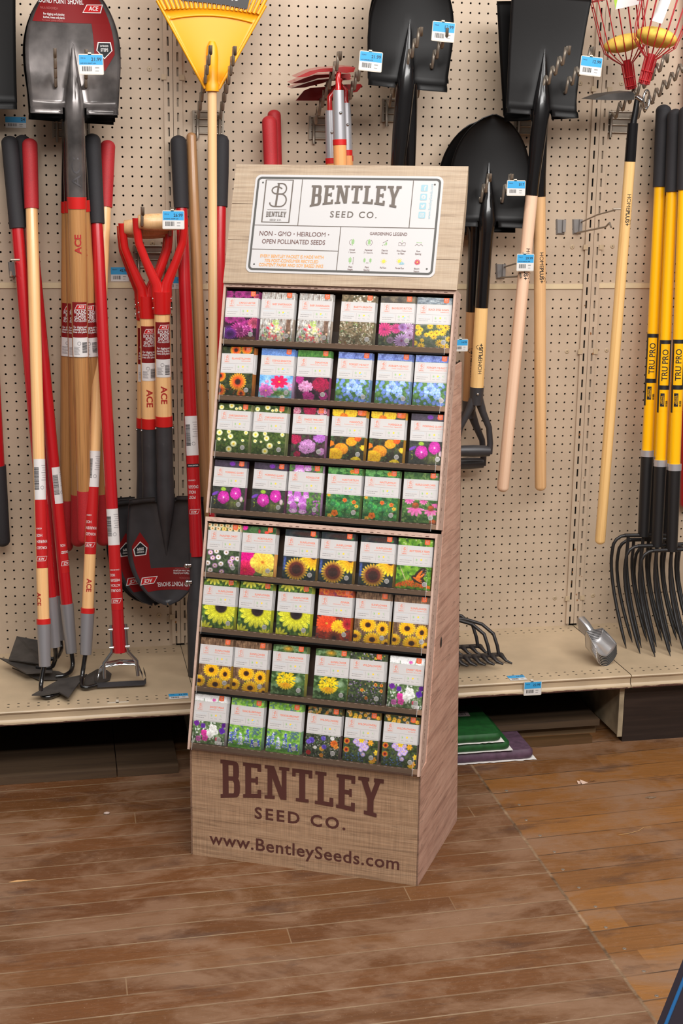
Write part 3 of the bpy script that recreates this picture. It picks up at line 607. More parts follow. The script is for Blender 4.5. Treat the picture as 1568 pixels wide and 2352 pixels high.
# ================================================================== materials for tools
GRIP_K = mat('black_foam_grip', (38, 36, 39), 0.75, var=0.12, scale=500)
GRIP_R = mat('red_foam_grip', (178, 34, 40), 0.62, var=0.10, scale=500)
FIBER = wood('red_fibreglass', [(150, 14, 24), (186, 26, 34), (168, 18, 28)], (420, 420, 2), rough=0.22, coat=0.6)
ASH = wood('ash_handle', [(228, 172, 112), (240, 192, 134), (214, 150, 92)], (110, 110, 1.6), rough=0.3, coat=0.5)
PINE = wood('pine_handle', [(240, 208, 164), (232, 186, 132), (247, 220, 182)], (90, 90, 1.4), rough=0.35, coat=0.3)
OAK = wood('oak_handle', [(126, 82, 44), (186, 134, 82), (164, 112, 64)], (260, 260, 2.2), rough=0.35, coat=0.4, lines=0.3)
OAK_D = wood('brown_handle', [(128, 88, 54), (176, 130, 86), (150, 108, 68)], (160, 160, 2.0), rough=0.4, coat=0.3, lines=0.2)
PINK = wood('pink_beech', [(222, 176, 142), (236, 198, 168), (206, 156, 122)], (90, 90, 1.2), rough=0.5)
BEECH = wood('beech', [(212, 162, 108), (226, 182, 132), (196, 144, 92)], (90, 90, 1.2), rough=0.45, coat=0.15)
HONEY = wood('honey_wood', [(226, 176, 108), (238, 196, 132), (210, 156, 86)], (80, 80, 1.2), rough=0.38, coat=0.3)
ORANGE = wood('orange_wood', [(218, 144, 84), (232, 162, 102), (206, 130, 72)], (90, 90, 1.2), rough=0.35, coat=0.3)
BLK = mat('black_gloss_steel', (15, 13, 14), 0.25, 0.0, coat=0.4)
BLKB = mat('black_blade_steel', (13, 11, 11), 0.5, 0.0, var=0.1, scale=14, spec=0.35)
BLKM = mat('black_satin_steel', (64, 62, 64), 0.40, 0.2, var=0.12, scale=20)
IRON = mat('forged_iron', (70, 66, 63), 0.55, 0.2, var=0.25, scale=24)
LAQ = mat('lacquered_steel', (112, 106, 104), 0.26, 0.6, coat=0.4, var=0.3, scale=16)
GALV = mat('galvanised', (196, 194, 198), 0.3, 0.6)
GREYM = mat('grey_ferrule', (158, 156, 160), 0.34, 0.5)
REDP = mat('red_gloss_paint', (196, 26, 26), 0.24, coat=0.6)
REDB = mat('red_band', (196, 30, 28), 0.35)
MAROON = mat('maroon_label', (124, 24, 26), 0.32); LABRED = mat('red_label', (186, 30, 32), 0.3); WHITE = mat('white_print', (218, 213, 211), 0.4); BURN = mat('red_stamp', (168, 34, 30), 0.5); GREYI = mat('grey_print', (150, 146, 148), 0.5)
def pole(root, segs):
    for nm, z0, z1, r0, r1, m, cap in segs:
        g = G(); pr = []
        n = 5
        if cap in ('top', 'both') : tail = [(r1 * math.cos(a * PI / 2 / n), z1 - r1 * 0.8 + r1 * 0.8 * math.sin(a * PI / 2 / n)) for a in range(1, n)] + [(r1 * 0.12, z1)]
        else: tail = []
        if cap in ('bottom', 'both'): pr += [(r0 * 0.12, z0)] + [(r0 * math.cos(a * PI / 2 / n), z0 + r0 * 0.8 - r0 * 0.8 * math.sin(a * PI / 2 / n)) for a in range(n - 1, 0, -1)]
        a0 = z0 + (r0 * 0.8 if cap in ('bottom', 'both') else 0); a1 = z1 - (r1 * 0.8 if tail else 0)
        pr += [(r0 + (r1 - r0) * k / 4, a0 + (a1 - a0) * k / 4) for k in range(5)] + tail
        g.lathe(pr, 18); part(nm, g, m, root)
def cyl(r, off=0.0, ry=None):                 # (arc length, z) -> point on a round handle, facing the aisle
    return curved(lambda a, z: ((r + off) * math.sin(a / r), -(r + off) * math.cos(a / r), z), 0.13)
def barcode(g, fn, x0, x1, z0, z1, mi, vertical=False, seed=1):
    rr = random.Random(seed); t = z0 if vertical else x0; e = z1 if vertical else x1
    while t < e - 0.04:
        b_ = rr.uniform(0.02, 0.06)
        q = rect2(x0, x1, t, t + b_) if vertical else rect2(t, t + b_, z0, z1)
        flat(g, q, fn, mi); t += b_ + rr.uniform(0.025, 0.05)
def ace_logo(g, fn, x, z, w, rot, mi_w, mi_r):
    h = w * 0.52; cr, sr = math.cos(rot), math.sin(rot)
    def tr(p, d=0): return [(x + a * cr - b_ * sr, z + a * sr + b_ * cr) for a, b_ in p]
    sl = h * 0.55
    flat(g, (tr([(-w / 2 - sl / 2, -h / 2), (w / 2 - sl / 2 + sl * 0.6, -h / 2), (w / 2 + sl * 0.6, h / 2), (-w / 2 + sl / 2, h / 2)]), [(0, 1, 2, 3)]), fn(0.010), mi_w)
    k = 0.9; flat(g, (tr([(a * k, b_ * 0.82) for a, b_ in [(-w / 2 - sl / 2, -h / 2), (w / 2 - sl / 2 + sl * 0.6, -h / 2), (w / 2 + sl * 0.6, h / 2), (-w / 2 + sl / 2, h / 2)]]), [(0, 1, 2, 3)]), fn(0.014), mi_r)
    g.text('ACE', fn(0.020), mi_w, size=h * 0.48, bold='x', sx=0.85, shear=0.15, rot=rot, pos=(x + (w * 0.06) * cr - (h * 0.04) * sr, z + (w * 0.06) * sr + (h * 0.04) * cr))
def band(g, r, a0, a1, z0, z1, off, mi): g.patch(lambda u, v: cyl(r, off)(a0 + (a1 - a0) * u, z0 + (z1 - z0) * v), 10, 1, mi)
def sticker(root, r, z0, zmid, z1, flip, lines, wide=1.75, seed=1, col=None, black=None, shift=0.0):
    """wrap-round label: colour part z0..zmid, white barcode part zmid..z1 (either order); flip = reads upside down"""
    a0, a1 = -wide / 2 + shift, wide / 2 + shift; g = G(); f = lambda d: cyl(r, 0.012 + d)
    band(g, r, a0, a1, min(z0, zmid), max(z0, zmid), 0.012, 0); band(g, r, a0, a1, min(zmid, z1), max(zmid, z1), 0.013, 1)
    rot = PI if flip else 0; sg = -1 if flip else 1
    top = z0; k = (zmid - z0)                   # from the colour end towards the white end
    ace_logo(g, f, shift + 0.1 * sg, z0 + k * 0.14, 0.98, rot, 1, 2)
    for t, pos, size in lines:
        g.text(t, f(0.016), 1, size=size, bold='b', sx=0.72, align='r', rot=rot, pos=(shift + (wide / 2 - 0.12) * sg, z0 + k * pos), fine=0.2)
    if black:
        p, t = black; band(g, r, a0, a1, z0 + k * (p - 0.02), z0 + k * (p + 0.03), 0.018, 3); g.text(t, f(0.024), 1, size=0.14, bold='b', sx=0.6, rot=rot, pos=(shift, z0 + k * (p + 0.005)))
    q = (z1 - zmid)
    barcode(g, f(0.016), shift + 0.18 * sg if sg > 0 else shift - 0.72, shift + 0.72 if sg > 0 else shift - 0.18, zmid + q * (0.25 if q > 0 else 0.25), zmid + q * 0.8, 3, vertical=True, seed=seed) if q > 0 else barcode(g, f(0.016), shift + 0.15, shift + 0.7, zmid + q * 0.85, zmid + q * 0.3, 3, vertical=True, seed=seed)
    ring = [(shift - 0.12 * sg + 0.17 * math.cos(t * PI / 6), zmid + q * 0.3 + 0.17 * math.sin(t * PI / 6)) for t in range(12)]; flat(g, ribbon(ring, 0.05, True), f(0.016), 4)
    for i in range(7): flat(g, rect2(shift - 0.7 * sg, shift - (0.05 + 0.2 * ((i * 37 % 10) / 10)) * sg, zmid + q * (0.48 + 0.06 * i), zmid + q * (0.48 + 0.06 * i) + 0.045), f(0.016), 4)
    part('paper_sticker', g, [col or MAROON, WHITE, LABRED, INK, GREYI], root)
def stamp(root, r, z, t, rot, size, m, bold='x', sx=1.0, a=0.0, nm='stamped_mark', house=None):
    g = G(); f = cyl(r, 0.012)
    if house:
        # light "HOME", heavy "PLUS+" and a small house outline over the last letters
        w1 = words('HOME', size=size); l1 = max(x for x, y in w1[0]) - min(x for x, y in w1[0]); l2v = words('PLUS+', size=size, bold='x'); l2 = max(x for x, y in l2v[0]) - min(x for x, y in l2v[0])
        tot = l1 + l2 + 0.05; c, s_ = math.cos(rot), math.sin(rot)
        for tt, b_, off in (('HOME', 'r', -tot / 2 + l1 / 2), ('PLUS+', 'x', tot / 2 - l2 / 2)):
            g.text(tt, f, 0, size=size, bold=b_, rot=rot, pos=(a + off * c, z + off * s_), fine=0.2)
        hp = [(0.25, 0.45), (0.25, 0.75), (0.75, 1.15), (1.25, 0.75), (1.25, 0.5)]; o = tot / 2 - 1.65 * size
        flat(g, ribbon([(a + (o + px * size) * c - (py * size + size * 0.2) * s_, z + (o + px * size) * s_ + (py * size + size * 0.2) * c) for px, py in hp], 0.05), f, 0)
    else: g.text(t, f, 0, size=size, bold=bold, sx=sx, rot=rot, pos=(a, z), fine=0.2)
    part(nm, g, m, root)
# ================================================================== shovels (local frame: z=0 at the collar, blade towards -z, front = -y)
def blade_surf(kind, Wd, L, dish):
    def w(t):
        if kind == 'round':
            base = 0.93 + 0.07 * min(1, t / 4)
            return Wd * base * (1 if t < L * 0.42 else max(0.02, (1 - ((t - L * 0.42) / (L * 0.58)) ** 2.0) ** 0.62))
        return Wd * (0.90 + 0.12 * (t / L) ** 1.6)
    def f(xi, t, off=0.0):
        x = xi * w(t); y = -dish * (abs(xi) ** 2.2) * (1 - 0.25 * t / L) + 0.35 * math.sin(PI * min(1, t / L)) - off
        # raised centre frog that carries the socket up into the blade
        fr = max(0.0, 1 - t / (L * 0.52)); hw = 0.9 * fr + 0.05
        if fr > 0: y -= 0.75 * fr ** 0.8 * math.exp(-(x / (hw + 0.1)) ** 2 * 1.6)
        if kind == 'square': y -= 0.5 * (t / L) ** 2 * 0
        return (x, y, -t)
    return w, f
def shovel(root, kind='round', Wd=4.5, L=11.6, dish=0.9, steel=BLK, Ls=8.5, label=None, rs=0.92, re=0.76, bend=0.0):
    w, f = blade_surf(kind, Wd, L, dish)
    g = G(); g.sheet(lambda u, v: f(2 * u - 1, 0.02 + (L - 0.03) * (v ** 0.9)), 26, 24, th=-0.09); part('blade', g, BLKB if steel is BLK else steel, root)
    for sg in (-1, 1):                         # turned foot treads either side of the collar
        g = G(); wb = w(0.0)
        def tread(u, v):
            x = sg * (1.15 + (wb - 1.15) * u); y0 = f(min(1, abs(x) / wb) * sg, 0.02)[1]
            a = v * PI * 0.55; return (x, y0 - 0.5 * math.sin(a) + 0.02, 0.55 * (1 - math.cos(a)) * 1.0 - 0.02)
        g.sheet(tread, 6, 5, th=0.09); part('foot_tread', g, BLKB if steel is BLK else steel, root)
    g = G(); g.tube([(0, 0, Ls), (0, -0.03, Ls * 0.75), (0, -0.12, Ls * 0.4), (0, -0.22, 1.4), (0, -0.25, 0.0), (0, -0.12, -1.4), (0, 0.06, -3.0), (0, 0.24, -4.8), (0, 0.36, -6.2)], [re + 0.03, re + 0.04, rs * 0.93, rs, 0.98, 0.82, 0.56, 0.28, 0.06], 16)
    part('socket', g, steel, root)
    if label: label(root, w, f, L)
    return w, f
def lab_round(root, w, f, L):
    # reads upright when the tip points up (left hand shovels) and upside down when it points down
    g = G(); F = lambda d: curved(lambda x, z: (lambda t: f(max(-0.99, min(0.99, x / w(t))), t, 0.03 + d))(max(0.05, min(L - 0.1, -z))), 0.3)
    t0, t1 = L * 0.655, L * 0.87
    g.patch(lambda u, v: (lambda t: f(-0.88 + 1.81 * u, t, 0.03))(t0 + (t1 - t0) * v), 24, 8, 0)
    s0 = L * 0.42
    g.patch(lambda u, v: (lambda t: f(-0.88 + 0.43 * u, t, 0.03))(s0 + (t0 - s0) * v), 8, 8, 0)
    xs = -0.665 * w(4)
    flat(g, ([(-0.88 * w(4), -s0), (-0.45 * w(4), -s0), (xs, -L * 0.29)], [(0, 1, 2)]), F(0.0), 0)
    for k, mi in ((1.0, 1), (0.86, 2)):
        flat(g, ([(xs + k * a, -L * 0.455 + k * b_) for a, b_ in ((-0.62, -0.75), (0.62, -0.75), (0.78, 0.05), (0.0, 0.85), (-0.78, 0.05))], [(0, 1, 2, 3, 4)]), F(0.02 * (1 if k == 1.0 else 2)), mi)
    R = PI
    g.text('EXTENDED', F(0.07), 1, size=0.17, bold='b', sx=0.62, rot=R, pos=(xs, -L * 0.485))
    g.text('STEPS', F(0.07), 1, size=0.27, bold='x', sx=0.72, rot=R, pos=(xs, -L * 0.455))
    g.text('ROUND POINT SHOVEL', F(0.05), 1, size=0.46, bold='b', sx=0.62, rot=R, pos=(1.15, -L * 0.815), fine=0.35)
    g.text('PALA REDONDA', F(0.05), 4, size=0.22, sx=0.7, rot=R, pos=(2.2, -L * 0.758), fine=0.35)
    g.text('For digging and planting', F(0.05), 1, size=0.2, bold='b', sx=0.72, rot=R, pos=(1.75, -L * 0.715), fine=0.35)
    g.text('bushes, trees and plants', F(0.05), 1, size=0.2, bold='b', sx=0.72, rot=R, pos=(1.75, -L * 0.69), fine=0.35)
    g.text('Para excavar y plantar arbustos', F(0.05), 4, size=0.15, sx=0.72, rot=R, pos=(1.9, -L * 0.668), fine=0.35)
    ace_logo(g, lambda d: F(0.04 + d), -1.95, -L * 0.765, 1.5, R, 1, 3)
    part('blade_sticker', g, [MAROON, WHITE, INK, LABRED, mat('pink_print', (176, 96, 92), 0.5)], root)
SH_LINES = [('ROUND', 0.27, 0.34), ('POINT', 0.36, 0.34), ('SHOVEL', 0.45, 0.34), ('PALA REDONDA', 0.53, 0.17), ('For digging and', 0.70, 0.22), ('planting bushes,', 0.77, 0.22), ('trees and plants', 0.84, 0.22)]
# ---- the four long shovels hanging blade up, upper left
def long_shovel(cx, cy, Y, bx, by, Yb, lab, steel, front=False, Wd=4.55):
    c = at(cx, cy, Y); e = at(bx, by, Yb); M = frame(c, e); H = (e - c).length
    root = thing('round_point_shovel', lab, 'shovel', M, 'long handled round point shovels hanging upper left')
    shovel(root, 'round', Wd, 12.2, 1.0, steel, 8.6, lab_round if front else None, 0.98, 0.92)
    r = 0.72
    pole(root, [('ferrule_ring', 8.6, 9.75, 0.98, 0.96, REDB, ''), ('handle', 9.75, H - 5.9, 0.9, 0.72, OAK, ''), ('grip_dip', H - 5.9, H, 0.74, 0.8, GRIP_R, 'top')])
    # local z points down, so lettering is turned over to read upright from the aisle
    if front or True:
        sticker(root, 0.88, 19.0, 22.6, 24.6, True, SH_LINES, 1.7, seed=int(cx))
        stamp(root, 0.9, 13.2, 'ACE', -PI / 2, 0.62, BURN, sx=1.1)
    if front: stamp(root, 0.985, 5.9, 'ACE', -PI / 2, 0.9, mat('pressed_letters', (120, 116, 118), 0.3, 0.8), bold='r', sx=1.4, nm='pressed_letters')
    return root
HL, bL = hook(130, 270, 14.5, 5.2, 'zigzag hook carrying the long round point shovels, upper left', gap=2.9)
long_shovel(171, 248, -8.6, 196, 1250, -7.8, 'frontmost long round point shovel, clear steel blade with maroon label', LAQ, True)
long_shovel(170, 258, -6.7, 239, 1253, -4.6, 'black long round point shovel behind the front one, handle swung to the right', BLK)
long_shovel(166, 263, -5.0, 180, 1255, -3.6, 'black long round point shovel third in the hook, handle just left of the front one', BLK)
long_shovel(164, 267, -3.4, 151, 1267, -2.2, 'black long round point shovel nearest the wall, leftmost red dipped handle end', BLK)
price_tag(209, 148, -14.9, '21.99', 'price tag 21.99 in front of the clear steel shovel blade', rz=-0.02)
# ---- black square shovel cut by the left edge
c = at(-52, 235, -5); e = at(6, 1255, -2.0); M = frame(c, e); H = (e - c).length
root = thing('square_shovel', 'black square shovel cut off by the left edge of the picture', 'shovel', M)
shovel(root, 'square', 4.3, 13.0, 0.5, BLK, 8.0); pole(root, [('handle', 8.0, H - 9.2, 0.75, 0.72, FIBER, ''), ('grip', H - 9.2, H, 0.84, 0.84, GRIP_K, 'top')])
# ---- the D-handle shovels hanging blade down
def d_shovel(tx, ty, Yt, bx, by, Yb, lab, label=True):
    b_ = at(bx, by, Yb); t = at(tx, ty, Yt); M = frame(b_, t); H = (t - b_).length
    root = thing('d_handle_shovel', lab, 'shovel', M, 'short shovels with red yoke handles')
    shovel(root, 'round', 4.25, 11.6, 1.0, BLKM, 8.2, lab_round if label else None, 0.95, 0.86)
    hy = H - 9.4
    pole(root, [('ferrule_ring', 8.2, 9.3, 0.93, 0.92, REDB, ''), ('handle', 9.3, hy + 0.2, 0.86, 0.83, ASH, ''), ('yoke_socket', hy - 0.1, hy + 2.2, 0.92, 0.98, REDP, '')])
    g = G()
    for s_ in (-1, 1): g.tube([(s_ * 0.35, 0, hy + 1.2), (s_ * 0.55, 0, hy + 3.0), (s_ * 1.6, 0, hy + 5.4), (s_ * 2.25, 0, hy + 7.2), (s_ * 2.4, 0, hy + 8.6), (s_ * 2.4, 0, H + 0.3)], [0.7, 0.58, 0.46, 0.44, 0.44, 0.48], 10)
    part('yoke', g, REDP, root)
    g = G(Matrix.Translation((0, 0, H - 0.1)) @ Matrix.Rotation(PI / 2, 4, 'Y')); g.lathe([(0.5, -2.3), (0.72, -2.25), (0.86, -1), (0.9, 0), (0.86, 1), (0.72, 2.25), (0.5, 2.3)], 16); part('grip_bar', g, BEECH, root)
    g = G()
    for s_ in (-1, 1):
        for zz in (hy + 0.5, hy + 1.5): g.ball((s_ * 0.94, -0.25, zz), 0.13, n=8, m=4)
        g.ball((s_ * 0.9, -0.25, 8.0), 0.13, n=8, m=4)
    part('rivet', g, CHROME, root)
    z1 = hy - 0.9
    sticker(root, 0.86, z1, z1 - 3.9, z1 - 5.8, False, SH_LINES, 1.75, seed=int(tx)); stamp(root, 0.86, z1 - 7.7, 'ACE', -PI / 2, 0.62, BURN, sx=1.1)
    stamp(root, 0.9, 5.0, 'ACE', -PI / 2, 0.8, mat('embossed', (70, 68, 70), 0.4), bold='r', sx=1.5, nm='embossed_letters')
HD, bD = hook(318, 572, 9.75, 4.1, 'short zigzag hook holding the red yoke grips of the short shovels', gap=3.0, teeth=4)
d_shovel(368, 508, -6.7, 380, 1150, -6.3, 'front short shovel with red yoke handle and labelled black blade')
d_shovel(335, 520, -4.9, 347, 1153, -4.5, 'middle short shovel with red yoke handle, behind and left of the front one')
d_shovel(331, 527, -3.1, 333, 1150, -2.7, 'rear short shovel with red yoke handle, nearest the pegboard', False)
price_tag(398, 505, -9.9, '26.99', 'price tag 26.99 on the grip of the short red yoke shovels', w=2.1, h=1.7)
price_tag(275, 630, -0.03, '42.99', 'price tag 42.99 on the bare pegboard left of the red yokes', w=1.9, h=1.5, body=False, code='700471', sub='')
price_tag(399, 650, -0.36, '3', 'half hidden price tag on the upright right of the red yokes', w=1.2, h=1.3, body=False, code='70091', sub='')
price_tag(36, 281, -0.03, '24', 'faded price tag 24 on the pegboard at the left edge', w=2.1, h=1.1, body=False, code='', sub='')
# ---- hoes and weeders leaning from the shelf against the pegboard
def leaner(name, lab, cat, tx, ty, Yt, bx, by, Yb, grip, gl, shaftm, rg=0.78, r=0.64, ferr=None, ring=False, group=None):
    b_ = at(bx, by, Yb); t = at(tx, ty, Yt); M = frame(b_, t); H = (t - b_).length
    root = thing(name, lab, cat, M, group)
    z0 = 0.0
    segs = []
    if ferr: segs.append(('ferrule', 0.0, ferr, 0.6, 0.72, GREYM, '')); z0 = ferr
    if ring: segs.append(('ferrule_ring', z0, z0 + 0.55, 0.73, 0.73, REDB, '')); z0 += 0.55
    segs.append(('handle', z0, H - gl, r, r, shaftm, '')); segs.append(('grip', H - gl, H, rg * 0.95, rg, grip, 'top'))
    pole(root, segs)
    return root, M, H
def blade_on_deck(root, M, pts, z, th=0.13, dz=0.0, m=IRON, tilt=None):
    Mi = M.inverted(); top = [onz(x, y, z) for x, y in pts]
    if tilt: top = [p + V((0, 0, tilt(i))) for i, p in enumerate(top)]
    g = G(); k = len(top); g.add([tuple(Mi @ (p + V((0, 0, q)))) for q in (th / 2, -th / 2) for p in top], [tuple(range(k))[::-1], tuple(range(k, 2 * k))] + [(i, (i + 1) % k, k + (i + 1) % k, k + i) for i in range(k)])
    part('hoe_blade', g, m, root)
def neck(root, M, pxs, r=0.24):
    Mi = M.inverted(); P = [(0, 0, 0.4)] + [tuple(Mi @ p) for p in pxs]
    # smooth the bend
    Q = [V(P[0])]
    for i in range(1, len(P) - 1):
        a, b_, c = V(P[i - 1]), V(P[i]), V(P[i + 1]); Q += [a.lerp(b_, 0.7), (a + b_ * 4 + c) / 6 * 0.5 + b_ * 0.5, b_.lerp(c, 0.3)]
    Q.append(V(P[-1])); g = G(); g.tube(Q, r, 8); part('gooseneck', g, BLK, root)
HOE_LINES = [('FORGED', 0.30, 0.28), ('WARREN', 0.39, 0.28), ('HOE', 0.48, 0.28), ('AZADA', 0.58, 0.16)]
rA, MA, HA = leaner('garden_hoe', 'wood handled hoe with red grip leaning at the far left, arrow shaped blade', 'hoe', 68, 318, -2.4, 103, 1530, -13.3, GRIP_R, 7.2, ASH, ferr=4.4, ring=True, r=0.62, group='hoes standing on the left base shelf')
neck(rA, MA, [at(93, 1575, -14.0), onz(96, 1600, 8.85), onz(112, 1602, 8.8), onz(136, 1592, 8.9)])
blade_on_deck(rA, MA, [(73, 1597), (110, 1576), (137, 1561), (200, 1549), (179, 1572), (157, 1603), (135, 1590), (100, 1597)], 9.2)
sticker(rA, 0.62, HA - 44.3, HA - 37.2, HA - 33.0, True, HOE_LINES, 1.5, seed=11, col=LABRED, shift=0.15); stamp(rA, 0.62, HA - 47.5, 'ACE', -PI / 2, 0.5, BURN, a=-0.45)
rB, MB, HB = leaner('garden_hoe', 'red fibreglass hoe with black grip, leftmost of the leaning tools', 'hoe', 21, 312, -2.2, 126, 1486, -10.0, GRIP_K, 9.4, FIBER, rg=0.86, ferr=5.4, group='hoes standing on the left base shelf')
neck(rB, MB, [at(129, 1508, -10.0), onz(122, 1531, 9.75), onz(105, 1534, 9.65), onz(84, 1532, 9.65)])
blade_on_deck(rB, MB, [(0, 1519), (90, 1526), (121, 1538), (120, 1544), (60, 1547)], 9.4, tilt=lambda i: 0.35 if i in (0,) else 0)
rC, MC, HC = leaner('garden_hoe', 'red fibreglass hoe with black grip, second from the left edge behind the wood hoe', 'hoe', 50, 310, -1.2, 164, 1499, -8.0, GRIP_K, 9.4, FIBER, rg=0.86, ferr=5.4, group='hoes standing on the left base shelf')
neck(rC, MC, [at(168, 1525, -8.2), onz(163, 1543, 9.05), onz(148, 1552, 8.95), onz(128, 1554, 8.9)])
blade_on_deck(rC, MC, [(28, 1534), (62, 1547), (118, 1541), (135, 1543), (158, 1553), (140, 1560), (88, 1561)], 8.7)
sticker(rC, 0.64, HC - 46, HC - 38.5, HC - 34.6, True, [('FORGED', 0.3, 0.26), ('HOE', 0.4, 0.26)], 1.5, seed=12, col=LABRED, shift=0.55)
rE2, ME2, HE2 = leaner('garden_hoe', 'hoe with square blade nearest the pegboard, mostly hidden behind the other hoes', 'hoe', 62, 345, -0.9, 139, 1469, -5.2, GRIP_K, 6, FIBER, rg=0.7, r=0.5, ferr=5.0, group='hoes standing on the left base shelf')
neck(rE2, ME2, [at(142, 1490, -5.4), onz(133, 1510, 10.3), onz(118, 1514, 10.2), onz(104, 1510, 10.2)], 0.22)
blade_on_deck(rE2, ME2, [(39, 1480), (88, 1489), (114, 1498), (118, 1512), (92, 1525), (20, 1515)], 10.0, tilt=lambda i: 0.9 if i < 2 else 0)
rD, MD, HD_ = leaner('garden_hoe', 'wood handled hoe with red grip, right of the hanging oak handles', 'hoe', 248, 322, -1.2, 197, 1503, -11.2, GRIP_R, 7.0, ASH, ferr=4.4, ring=True, r=0.62, group='hoes standing on the left base shelf')
neck(rD, MD, [at(188, 1555, -11.8), onz(187, 1577, 8.95), onz(198, 1580, 8.85), onz(222, 1574, 8.9)])
blade_on_deck(rD, MD, [(196, 1553), (224, 1537), (246, 1540), (256, 1548), (252, 1562), (236, 1568), (204, 1578), (192, 1572)], 8.56, th=0.09)
sticker(rD, 0.62, HD_ - 43.5, HD_ - 36.4, HD_ - 32.6, True, HOE_LINES, 1.5, seed=13, col=LABRED); stamp(rD, 0.62, HD_ - 46.8, 'ACE', -PI / 2, 0.5, BURN)
# stirrup weeder
rW, MW, HW = leaner('stirrup_weeder', 'red fibreglass stirrup weeder with black grip and looped blade on the shelf', 'weeder', 211, 307, -3.4, 275, 1499, -13.0, GRIP_K, 9.2, FIBER, rg=0.86, r=0.63)
sticker(rW, 0.63, 4.6, 11.4, 15.2, True, [('DOUBLE', 0.30, 0.26), ('ACTION', 0.38, 0.26), ('WEEDER', 0.46, 0.26), ('HOE', 0.54, 0.26), ('AZADA DE DOBLE', 0.62, 0.12)], 1.5, seed=14, col=LABRED)
Mi = MW.inverted(); L_ = lambda p: tuple(Mi @ p)
for s_ in (-1, 1):
    g = G(); g.tube([(s_ * 0.74, -0.1, 3.0), (s_ * 0.74, -0.1, 0.9), (s_ * 0.8, -0.1, 0.1), (s_ * 1.7, -0.1, -1.0), (s_ * 1.75, -0.1, -2.6)], 0.19, 8, flat=0.75); part('yoke_strap', g, CHROME, rW)
    g = G()
    for zz in (2.5, 0.6): g.tube([(s_ * 0.6, -0.1, zz), (s_ * 1.05, -0.1, zz)], 0.19, 6)
    part('bolt', g, CHROME, rW)
bl = [onz(x, y, 8.62) for x, y in ((218, 1582), (336, 1576))]; ax = (bl[1] - bl[0]).normalized(); wlen = (bl[1] - bl[0]).length; mid = (bl[0] + bl[1]) / 2; upv = V((0, 0.35, 1)).normalized()
def loop(hs): return [mid + ax * (wlen * a) + upv * h for a, h in hs]
g = G(); P1 = loop([(-0.47, 1.55), (-0.5, 0.9), (-0.5, 0.35), (-0.46, 0.12), (0.46, 0.12), (0.5, 0.35), (0.5, 0.9), (0.46, 1.55)])
P2 = [p + V((0, 0.75, 0.28)) for p in P1]; n = len(P1)
g.add([L_(p) for p in P1] + [L_(p) for p in P2], [(i, i + 1, n + i + 1, n + i) for i in range(n - 1)]); 
nn = V((0, 0.12, -0.12)); g.add([L_(p + nn) for p in P1] + [L_(p + nn) for p in P2], [(i, n + i, n + i + 1, i + 1) for i in range(n - 1)])
g.add([L_(p) for p in P1] + [L_(p + nn) for p in P1], [(i, i + 1, n + i + 1, n + i) for i in range(n - 1)]); part('stirrup_blade', g, BLKM, rW)
g = G(); hs = [(-0.44, 0.9), (-0.40, 1.7), (-0.28, 2.25), (0, 2.45), (0.28, 2.35), (0.38, 1.75), (0.44, 0.9)]; Pa = [p + V((0, -0.05, 0)) for p in loop(hs)]; n = len(Pa)
Pb = [p + V((0, 0.9, 0.25)) for p in Pa]
g.add([L_(p) for p in Pa] + [L_(p) for p in Pb] + [L_(p + V((0, 0, -0.1))) for p in Pa] + [L_(p + V((0, 0, -0.1))) for p in Pb], [(i, i + 1, n + i + 1, n + i) for i in range(n - 1)] + [(2 * n + i, 3 * n + i, 3 * n + i + 1, 2 * n + i + 1) for i in range(n - 1)] + [(i, 2 * n + i, 2 * n + i + 1, i + 1) for i in range(n - 1)], 0, True)
part('stirrup_bracket', g, CHROME, rW)
# post hole digger
b_ = at(452, 1278, -9.0); t = at(409, 311, -1.6); M = frame(b_, t); H = (t - b_).length; Mi = M.inverted()
root = thing('post_hole_digger', 'post hole digger with two red handles and black grips, left of the seed stand', 'digger', M)
pole(root, [('handle', 0, H - 7.6, 0.72, 0.64, FIBER, ''), ('grip', H - 7.6, H, 0.8, 0.86, GRIP_K, 'top')])
t2 = at(508, 309, -1.6); b2 = at(492, 1278, -9.4); q0, q1 = Mi @ b2, Mi @ t2; d = (q1 - q0); Lh = d.length; d.normalize()
g = G(); g.tube([q0, q1 - d * 7.6], 0.66, 16); part('handle', g, FIBER, root)
g = G(); g.tube([q1 - d * 7.6, q1 - d * 4, q1 - d * 0.6, q1 - d * 0.2, q1], [0.8, 0.86, 0.84, 0.66, 0.2], 16); part('grip', g, GRIP_K, root)
for (xx, qb, qd) in ((-0.2, V((0, 0, 0)), V((0, 0, 1))), (0.2, q0, d)):
    g = G(); P = [qb + qd * 0.4, qb - V((0, 0, 3.0)), qb - V((0, 0, 5.0)), qb - V((0, -0.3, 13.0))]; g.tube(P, [0.86, 0.86, 1.3, 1.5], 12, flat=0.6); part('clam_blade', g, BLKM, root)
g = G()
for zz in (-0.9, -2.7): g.tube([(-1.25, -0.3, zz), (-0.7, -0.3, zz)], 0.24, 8); g.ball((-1.2, -0.3, zz), 0.3, n=8, m=4)
part('bolt', g, CHROME, root)
sticker(root, 0.69, 3.9, 10.9, 15.1, True, [('POST', 0.36, 0.30), ('HOLE', 0.44, 0.30), ('DIGGER', 0.52, 0.30), ('CAVADORA', 0.62, 0.14)], 1.6, seed=15, col=LABRED, black=(0.84, 'FIBERGLASS HANDLE'))
# plain brown handle beside it
b_ = at(486, 1460, -7.2); t = at(439, 304, -1.0); M = frame(b_, t); H = (t - b_).length
root = thing('wooden_handled_tool', 'weathered brown wooden tool handle between the two red digger handles', 'tool handle', M)
pole(root, [('handle', 0, H, 0.78, 0.52, OAK_D, 'both')])
